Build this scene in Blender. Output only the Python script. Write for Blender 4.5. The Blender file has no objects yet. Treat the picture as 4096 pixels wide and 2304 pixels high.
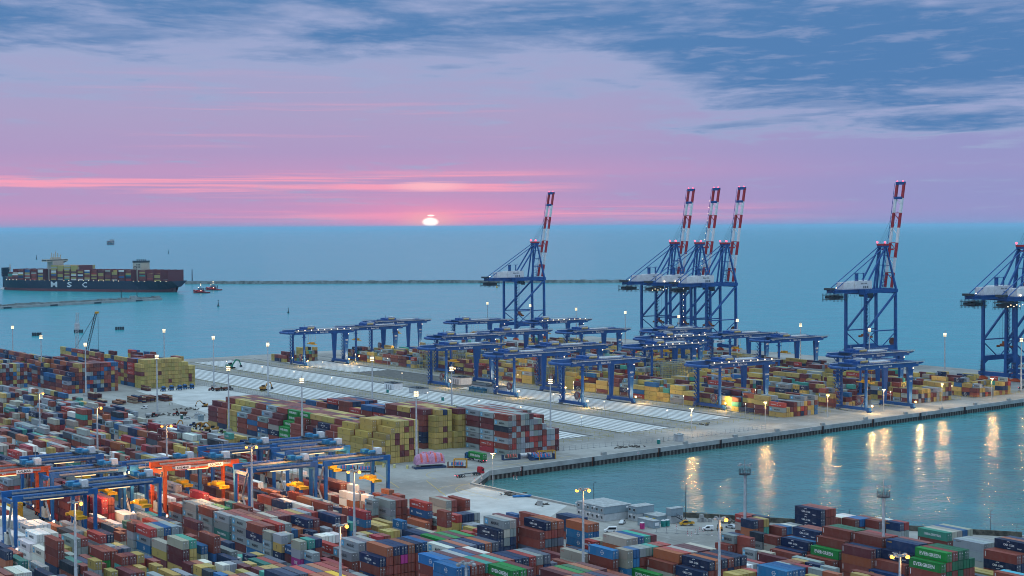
import bpy, bmesh, math, random
from mathutils import Vector, Matrix
S = bpy.context.scene
COL = S.collection
PSI = math.radians(34.918); CS, SN = math.cos(PSI), math.sin(PSI)
RT = Vector((CS, -SN, 0)); FW = Vector((SN, CS, 0)); UP = Vector((0, 0, 1))

# ------------------------------------------------------------ camera
cd = bpy.data.cameras.new('camera'); cam = bpy.data.objects.new('camera', cd); COL.objects.link(cam)
cd.sensor_width = 36; cd.lens = 36 * 6394.7 / 4096; cd.clip_start = 5; cd.clip_end = 900000
pit, rol = math.radians(2.2022), math.radians(.2728)
vd = FW * math.cos(pit) - UP * math.sin(pit)
u0 = FW * math.sin(pit) + UP * math.cos(pit)
cx = RT * math.cos(rol) - u0 * math.sin(rol); cy = u0 * math.cos(rol) + RT * math.sin(rol); cz = -vd
M = Matrix((cx, cy, cz)).transposed().to_4x4(); M.translation = (0, 0, 112.37)
cam.matrix_world = M; S.camera = cam

# ------------------------------------------------------------ exposure
S.view_settings.view_transform = 'Standard'; S.view_settings.look = 'None'
S.view_settings.exposure = 0; S.view_settings.gamma = 1
S.render.engine = 'CYCLES'
S.cycles.use_denoising = True
S.cycles.max_bounces = 6; S.cycles.volume_bounces = 1; S.cycles.transparent_max_bounces = 6
S.cycles.sample_clamp_indirect = 2; S.cycles.filter_width = 1.0

def lin(r, g, b, a=1.0):
    f = lambda c: ((c / 255 + .055) / 1.055) ** 2.4 if c > 10 else c / 255 / 12.92
    return (f(r), f(g), f(b), a)

class NT:                                   # short node-tree writer
    def __init__(s, t): s.t = t
    def n(s, typ, **kw):
        o = s.t.nodes.new(typ)
        for k, v in kw.items():
            if k.startswith('i_'):
                key = k[2:]; key = int(key) if key.isdigit() else key
                if hasattr(v, 'links') or isinstance(v, bpy.types.NodeSocket): s.t.links.new(v, o.inputs[key])
                else: o.inputs[key].default_value = v
            else: setattr(o, k, v)
        return o
    def m(s, op, a, b=None, c=None, clamp=False):
        o = s.t.nodes.new('ShaderNodeMath'); o.operation = op; o.use_clamp = clamp
        for i, v in enumerate((a, b, c)):
            if v is None: continue
            if isinstance(v, bpy.types.NodeSocket): s.t.links.new(v, o.inputs[i])
            else: o.inputs[i].default_value = v
        return o.outputs[0]
    def ss(s, v, a, b):                     # smoothstep
        o = s.t.nodes.new('ShaderNodeMapRange'); o.interpolation_type = 'SMOOTHSTEP'
        s.t.links.new(v, o.inputs[0]); o.inputs[1].default_value = a; o.inputs[2].default_value = b
        return o.outputs[0]
    def mix(s, f, a, b, mode='MIX'):
        o = s.t.nodes.new('ShaderNodeMix'); o.data_type = 'RGBA'; o.blend_type = mode
        for k, v in ((0, f), (6, a), (7, b)):
            if isinstance(v, bpy.types.NodeSocket): s.t.links.new(v, o.inputs[k])
            else: o.inputs[k].default_value = v
        return o.outputs[2]
    def ramp(s, v, stops):
        o = s.t.nodes.new('ShaderNodeValToRGB'); e = o.color_ramp.elements
        while len(e) < len(stops): e.new(.5)
        for i, (p, c) in enumerate(stops): e[i].position = p; e[i].color = c
        s.t.links.new(v, o.inputs[0]); return o.outputs[0]
    def noise(s, vec, scale, detail=4, rough=.55, dist=0):
        return s.n('ShaderNodeTexNoise', i_Vector=vec, i_Scale=scale, i_Detail=detail, i_Roughness=rough, i_Distortion=dist).outputs[0]
    def xyz(s, x, y, z=0.):
        o = s.t.nodes.new('ShaderNodeCombineXYZ')
        for i, v in enumerate((x, y, z)):
            if isinstance(v, bpy.types.NodeSocket): s.t.links.new(v, o.inputs[i])
            else: o.inputs[i].default_value = v
        return o.outputs[0]

# ------------------------------------------------------------ sky: dusk cloud deck over a pink horizon, as a function of world direction
W = bpy.data.worlds.new('World'); S.world = W; W.use_nodes = True
wt = W.node_tree; wt.nodes.clear(); N = NT(wt)
d = N.n('ShaderNodeTexCoord').outputs['Generated']
def dot(v):
    return N.n('ShaderNodeVectorMath', operation='DOT_PRODUCT', i_0=d, i_1=tuple(v)).outputs['Value']
sx, tz, fy = dot(RT), dot(UP), dot(FW)
tp = N.m('MAXIMUM', tz, 0.0)
grad = N.ramp(N.m('SQRT', tp), [
    (0.0, lin(152, 148, 192)), (.06, lin(180, 148, 193)), (.10, lin(198, 147, 192)), (.13, lin(184, 150, 195)),
    (.165, lin(182, 152, 196)), (.185, lin(192, 152, 195)), (.215, lin(176, 154, 197)), (.26, lin(172, 160, 199)), (.31, lin(163, 166, 204)),
    (.40, lin(150, 168, 208)), (.55, lin(160, 188, 220)), (1.0, lin(206, 232, 243))])
grad = N.mix(N.m('MULTIPLY', N.ss(sx, -.02, .30), N.m('SUBTRACT', .85, N.m('MULTIPLY', tz, 3), clamp=True)), grad, lin(138, 150, 202))
ahead = N.ss(fy, .2, .6)
# thin glowing pink bars above the sea
stv = N.xyz(N.m('MULTIPLY', sx, 4.5), N.m('MULTIPLY', tz, 190), 3.3)
st1 = N.noise(stv, 1.0, 5, .6, .25)
band = N.m('MULTIPLY', N.ss(tz, .0155, .025), N.m('SUBTRACT', 1, N.ss(tz, .030, .0375)))
band2 = N.m('MULTIPLY', N.ss(tz, .002, .007), N.m('SUBTRACT', 1, N.ss(tz, .011, .017)))
left = N.m('SUBTRACT', 1, N.ss(sx, -.02, .07))
mid2 = N.m('SUBTRACT', 1, N.ss(N.m('ABSOLUTE', N.m('ADD', sx, .02)), .05, .26))
bar = N.m('MULTIPLY', N.ss(st1, .43, .62), N.m('ADD', N.m('MULTIPLY', band, left), N.m('MULTIPLY', N.m('MULTIPLY', band2, mid2), .75), clamp=True))
high = N.m('MULTIPLY', N.m('MULTIPLY', N.ss(st1, .55, .72), N.m('MULTIPLY', N.ss(tz, .04, .055), N.m('SUBTRACT', 1, N.ss(tz, .085, .10)))), .28)
bar = N.m('MULTIPLY', N.m('ADD', bar, N.m('MULTIPLY', high, left), clamp=True), ahead)
sky = N.mix(N.m('MULTIPLY', bar, .85), grad, lin(255, 164, 186))
grey = N.m('MULTIPLY', N.ss(st1, .56, .68), N.m('MULTIPLY', N.m('SUBTRACT', 1, N.ss(tz, .05, .09)), .0))
# cloud deck (flat layer seen from below): broad banks broken into soft streaked puffs
tq = N.m('ADD', tp, .085)
qv = N.xyz(N.m('MULTIPLY', N.m('DIVIDE', sx, tq), 1.0), N.m('MULTIPLY', N.m('DIVIDE', 1, tq), 1.15), 1.7)
c1 = N.noise(qv, 1.9, 9, .56, .35); c2 = N.noise(qv, 5.2, 8, .58, .25); c3 = N.noise(qv, .8, 3, .5, .2)
mass = N.m('MULTIPLY', N.m('MULTIPLY', N.ss(N.m('ADD', sx, N.m('MULTIPLY', c3, .10)), .05, .26), .26), N.m('MULTIPLY', N.ss(N.m('ADD', tz, N.m('MULTIPLY', c1, .012)), .050, .068), N.m('SUBTRACT', 1, N.ss(tz, .10, .14))))
bias = N.m('ADD', N.m('MULTIPLY', N.ss(tz, .062, .125), .30), mass)
cov = N.m('ADD', N.m('ADD', N.m('MULTIPLY', c1, .70), N.m('MULTIPLY', c2, .30)), N.m('SUBTRACT', bias, .20))
cm = N.ss(cov, .33, .55)
dark = N.ss(cov, .46, .68)
ccol = N.mix(dark, lin(156, 169, 207), lin(78, 126, 178))
ccol = N.mix(N.m('MULTIPLY', N.ss(c2, .50, .70), .40), ccol, lin(166, 174, 208))
cm = N.m('MULTIPLY', N.m('MULTIPLY', cm, N.m('SUBTRACT', 1, N.ss(tz, .28, .6))), .95)
sky = N.mix(cm, sky, ccol)
# setting sun, half on the horizon, with its pink glow
S0, T0 = -.0508, .0030
def blob(s0, t0, a_, b_, e0, e1):
    ex = N.m('DIVIDE', N.m('SUBTRACT', sx, s0), a_); ey = N.m('DIVIDE', N.m('SUBTRACT', tz, t0), b_)
    return N.m('SUBTRACT', 1, N.ss(N.m('SQRT', N.m('ADD', N.m('MULTIPLY', ex, ex), N.m('MULTIPLY', ey, ey))), e0, e1))
def glow(a_, b_, k):
    gx = N.m('DIVIDE', N.m('SUBTRACT', sx, S0), a_); gy = N.m('DIVIDE', N.m('SUBTRACT', tz, T0), b_)
    return N.m('MULTIPLY', N.m('MULTIPLY', N.m('EXPONENT', N.m('MULTIPLY', N.m('ADD', N.m('MULTIPLY', gx, gx), N.m('MULTIPLY', gy, gy)), -1)), k), ahead)
sky = N.mix(glow(.060, .014, .62), sky, lin(255, 142, 178))
sky = N.mix(glow(.016, .0062, .80), sky, lin(255, 176, 176))
sky = N.mix(N.m('MULTIPLY', N.m('MULTIPLY', blob(S0, .0255, .03, .0045, .2, 1.1), ahead), N.m('MULTIPLY', N.ss(st1, .40, .55), .8)), sky, lin(255, 190, 200))
disc = N.m('MAXIMUM', blob(S0, T0, .0054, .0030, .62, 1.12), N.m('MULTIPLY', blob(S0 + .0004, .0071, .0024, .0006, .5, 1.2), .9))
sky = N.mix(N.m('MULTIPLY', disc, ahead), sky, (1.6, 1.3, 1.15, 1))
bg = N.n('ShaderNodeBackground', i_Color=sky, i_Strength=N.m('ADD', 1.0, N.m('MULTIPLY', N.ss(tz, .2, .7), .72)))
wt.links.new(bg.outputs[0], N.n('ShaderNodeOutputWorld').inputs[0])

# ------------------------------------------------------------ sun lamp, low over the sea
sl = bpy.data.lights.new('sun', 'SUN'); so = bpy.data.objects.new('sun', sl); COL.objects.link(so)
sl.energy = .003; sl.angle = math.radians(12); sl.color = (1, .62, .58)
sdir = (FW + RT * S0 + UP * .035).normalized()
so.rotation_euler = sdir.to_track_quat('Z', 'Y').to_euler(); so.location = (0, 0, 300)

# ------------------------------------------------------------ materials
MATS = {}
def mat(name, col, rough=.6, metal=0., var=.12, scale=.6, emit=0., spec=.4, grime=None):
    if name in MATS: return MATS[name]
    m = bpy.data.materials.new(name); m.use_nodes = True; t = m.node_tree; b = t.nodes['Principled BSDF']; n = NT(t)
    c = (*col[:3], 1)
    b.inputs['Roughness'].default_value = rough; b.inputs['Metallic'].default_value = metal
    b.inputs['Specular IOR Level'].default_value = spec
    if emit:
        b.inputs['Base Color'].default_value = c; b.inputs['Emission Color'].default_value = c; b.inputs['Emission Strength'].default_value = emit
    else:
        o = n.n('ShaderNodeTexCoord').outputs['Object']
        f = n.noise(o, scale, 5, .65)
        dk = tuple(x * (1 - 2.2 * var) for x in c[:3]) + (1,); lt = tuple(min(1, x * (1 + 1.3 * var)) for x in c[:3]) + (1,)
        cc = n.mix(n.ss(f, .3, .7), dk, lt)
        if grime: cc = n.mix(n.m('MULTIPLY', n.ss(n.noise(o, scale * 3.1, 6, .7), .56, .75), .55), cc, (*grime, 1))
        t.links.new(cc, b.inputs['Base Color'])
    MATS[name] = m; return m

BLUE = mat('crane_blue', (.012, .085, .30), .5, var=.1, scale=.2)
NAVY = mat('gantry_blue', (.012, .12, .36), .5, var=.12, scale=.3)
DARK = mat('dark_steel', (.03, .045, .06), .6)
GREY = mat('galvanised_steel', (.36, .38, .40), .5, .3)
PALE = mat('pale_steel', (.50, .53, .56), .5)
WHITE = mat('white_paint', (.72, .74, .76), .5, var=.06)
RED = mat('boom_red', (.42, .02, .03), .5)
ORANGE = mat('gantry_orange', (.68, .10, .025), .5, var=.12)
YEL = mat('spreader_yellow', (.75, .42, .02), .5, var=.1)
RAILY = mat('railing_yellow', (.42, .36, .08), .6)
RUST = mat('rusty_steel', (.16, .055, .03), .8, var=.2)
CONC = mat('concrete', (.36, .37, .37), .85, var=.1, scale=.15)
CONCD = mat('stained_concrete', (.16, .155, .14), .9, var=.25, scale=.3)
PILE = mat('sheet_pile_steel', (.035, .025, .022), .8, var=.25, scale=.4)
GLASS = mat('window_glass', (.015, .02, .025), .15, var=.05)
RUBBER = mat('tyre_rubber', (.015, .015, .016), .9)
SODIUM = mat('sodium_lamp', (1, .40, .06), emit=3.2)
FLOOD = mat('flood_lamp', (1, .80, .48), emit=2.2)
LAMPW = mat('warm_work_lamp', (1, .76, .50), emit=3)
AVIA = mat('aviation_light_red', (1, .07, .12), emit=4)
GREENL = mat('green_lamp', (.2, 1, .2), emit=6)
LETW = mat('white_lettering', (.75, .77, .78), .6, var=.03)
LETD = mat('dark_lettering', (.03, .04, .055), .6, var=.03)
LETR = mat('red_lettering', (.5, .03, .04), .6, var=.03)
LETY = mat('yellow_lettering', (.7, .4, .03), .6, var=.03)
STARB = mat('light_blue_panel', (.10, .42, .66), .6, var=.03)

# ------------------------------------------------------------ mesh builder
class MB:
    def __init__(s): s.v = []; s.f = []; s.mi = []; s.col = []
    def face(s, pts, mi=0, col=None):
        k = len(s.v); s.v += [tuple(p) for p in pts]; s.f.append(tuple(range(k, k + len(pts)))); s.mi.append(mi); s.col.append(col)
    def hexa(s, P, mi=0, col=None, top=None, skip=()):
        k = len(s.v); s.v += [tuple(p) for p in P]
        for j, q in enumerate(((0, 3, 2, 1), (4, 5, 6, 7), (0, 1, 5, 4), (1, 2, 6, 5), (2, 3, 7, 6), (3, 0, 4, 7))):
            if j in skip: continue
            s.f.append(tuple(k + i for i in q)); s.mi.append(mi); s.col.append(top if (j == 1 and top) else col)
        return s
    def box(s, x0, y0, z0, x1, y1, z1, mi=0, col=None, top=None, skip=()):
        return s.hexa(((x0, y0, z0), (x1, y0, z0), (x1, y1, z0), (x0, y1, z0), (x0, y0, z1), (x1, y0, z1), (x1, y1, z1), (x0, y1, z1)), mi, col, top, skip)
    def cbox(s, x, y, z, a, b, c, mi=0): return s.box(x - a / 2, y - b / 2, z - c / 2, x + a / 2, y + b / 2, z + c / 2, mi)
    def bar(s, p, q, w, h=None, mi=0, w2=None, h2=None):     # box beam from p to q (taper with w2,h2)
        p, q = Vector(p), Vector(q); h = h or w; w2 = w2 or w; h2 = h2 or h
        dd = (q - p).normalized(); ref = UP if abs(dd.z) < .95 else Vector((1, 0, 0))
        a = dd.cross(ref).normalized(); b = a.cross(dd).normalized()
        P = [p - a * w / 2 - b * h / 2, p + a * w / 2 - b * h / 2, p + a * w / 2 + b * h / 2, p - a * w / 2 + b * h / 2,
             q - a * w2 / 2 - b * h2 / 2, q + a * w2 / 2 - b * h2 / 2, q + a * w2 / 2 + b * h2 / 2, q - a * w2 / 2 + b * h2 / 2]
        return s.hexa(P, mi)
    def tube(s, p, q, r, r2=None, n=8, mi=0, caps=True):
        p, q = Vector(p), Vector(q); r2 = r if r2 is None else r2
        dd = (q - p).normalized(); ref = UP if abs(dd.z) < .95 else Vector((1, 0, 0))
        a = dd.cross(ref).normalized(); b = a.cross(dd).normalized(); k = len(s.v)
        for i in range(n):
            t = 2 * math.pi * i / n; o = a * math.cos(t) + b * math.sin(t); s.v += [tuple(p + o * r), tuple(q + o * r2)]
        for i in range(n):
            j = (i + 1) % n; s.f.append((k + 2 * i, k + 2 * j, k + 2 * j + 1, k + 2 * i + 1)); s.mi.append(mi); s.col.append(None)
        if caps:
            s.f.append(tuple(k + 2 * i for i in range(n))[::-1]); s.mi.append(mi); s.col.append(None)
            s.f.append(tuple(k + 2 * i + 1 for i in range(n))); s.mi.append(mi); s.col.append(None)
        return s
    def ball(s, c, r, n=6, mi=0, sz=1.):
        k = len(s.v); R_ = n // 2 + 1
        for i in range(R_ + 1):
            ph = math.pi * i / R_
            for j in range(n):
                th = 2 * math.pi * j / n
                s.v.append((c[0] + r * math.sin(ph) * math.cos(th), c[1] + r * math.sin(ph) * math.sin(th), c[2] + r * sz * math.cos(ph)))
        for i in range(R_):
            for j in range(n):
                a = k + i * n + j; b = k + i * n + (j + 1) % n
                s.f.append((a, a + n, b + n, b)); s.mi.append(mi); s.col.append(None)
        return s
    def prism(s, prof, axis, a, b, mi=0):       # closed profile (u,v) pulled along axis from a to b
        def pt(u, v, w): return {'x': (w, u, v), 'y': (u, w, v), 'z': (u, v, w)}[axis]
        k = len(s.v); n = len(prof)
        s.v += [pt(u, v, a) for u, v in prof] + [pt(u, v, b) for u, v in prof]
        for i in range(n):
            j = (i + 1) % n; s.f.append((k + i, k + j, k + n + j, k + n + i)); s.mi.append(mi); s.col.append(None)
        s.f.append(tuple(k + i for i in range(n))[::-1]); s.f.append(tuple(k + n + i for i in range(n))); s.mi += [mi, mi]; s.col += [None, None]
        return s
    def rail(s, p, q, h=1.1, n=6, r=.05, mi=0): # handrail between two points
        p, q = Vector(p), Vector(q)
        for k in (.55, 1): s.bar(p + UP * h * k, q + UP * h * k, r, r, mi)
        for i in range(n + 1):
            c = p.lerp(q, i / n); s.bar(c, c + UP * h, r, r, mi)
        return s
    def mesh(s, name, mats):
        me = bpy.data.meshes.new(name); me.from_pydata(s.v, [], s.f)
        for m in (mats if isinstance(mats, (list, tuple)) else [mats]): me.materials.append(m)
        me.polygons.foreach_set('material_index', s.mi)
        if any(c is not None for c in s.col):
            ca = me.color_attributes.new('paint', 'FLOAT_COLOR', 'CORNER'); buf = []
            for f, c in zip(s.f, s.col): buf += list(c or (.5, .5, .5, 1)) * len(f)
            ca.data.foreach_set('color', buf)
        bm = bmesh.new(); bm.from_mesh(me); bmesh.ops.recalc_face_normals(bm, faces=bm.faces); bm.to_mesh(me); bm.free()
        return me
    def obj(s, name, mats, parent=None, recalc=True):
        return link(name, s.mesh(name, mats), parent)

def link(name, data, parent=None, loc=None):
    o = bpy.data.objects.new(name, data); COL.objects.link(o)
    if parent: o.parent = parent
    if loc: o.location = loc
    return o
def tag(o, label=None, cat=None, group=None, kind=None):
    if label: o['label'] = label
    if cat: o['category'] = cat
    if group: o['group'] = group
    if kind: o['kind'] = kind
    return o
def thing(name, label, cat, loc=(0, 0, 0), rz=0., group=None):
    o = bpy.data.objects.new(name, None); COL.objects.link(o); o.location = loc; o.rotation_euler = (0, 0, rz)
    return tag(o, label, cat, group)
KIDS = {}
def copy_tree(src, loc, rz=None, label=None, group=None, parent=None):
    c = src.copy(); COL.objects.link(c)
    if parent is not None: c.parent = parent
    else:
        c.location = loc
        if rz is not None: c.rotation_euler = (0, 0, rz)
        if label: c['label'] = label
        if group: c['group'] = group
    for ch in [k for k in src.children]: copy_tree(ch, None, parent=c)
    return c
TXT = {}
def text_geo(s, res=1):                          # outline text as verts/faces (unit height), centred
    key = (s, res)
    if key in TXT: return TXT[key]
    cu = bpy.data.curves.new('t', 'FONT'); cu.body = s; cu.size = 1; cu.resolution_u = res; cu.fill_mode = 'FRONT'
    cu.offset = .022
    o = bpy.data.objects.new('t', cu); COL.objects.link(o); bpy.context.view_layer.update()
    me = o.to_mesh(); vs = [v.co.copy() for v in me.vertices]; fs = [tuple(p.vertices) for p in me.polygons]; o.to_mesh_clear()
    bpy.data.objects.remove(o); bpy.data.curves.remove(cu)
    x0 = min(v.x for v in vs); x1 = max(v.x for v in vs); y0 = min(v.y for v in vs); y1 = max(v.y for v in vs)
    vs = [((v.x - (x0 + x1) / 2) / (y1 - y0), (v.y - (y0 + y1) / 2) / (y1 - y0)) for v in vs]
    TXT[key] = (vs, fs, (x1 - x0) / (y1 - y0)); return TXT[key]
def put_text(mb, s, o, ex, ey, h, mi=0, width=None, col=None):   # text centred at o, along ex, up ey
    vs, fs, w = text_geo(s); o, ex, ey = Vector(o), Vector(ex), Vector(ey); k = len(mb.v)
    sxx = h if width is None else width / w
    mb.v += [tuple(o + ex * (a * sxx) + ey * (b * h)) for a, b in vs]
    for f in fs: mb.f.append(tuple(k + i for i in f)); mb.mi.append(mi); mb.col.append(col)

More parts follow.
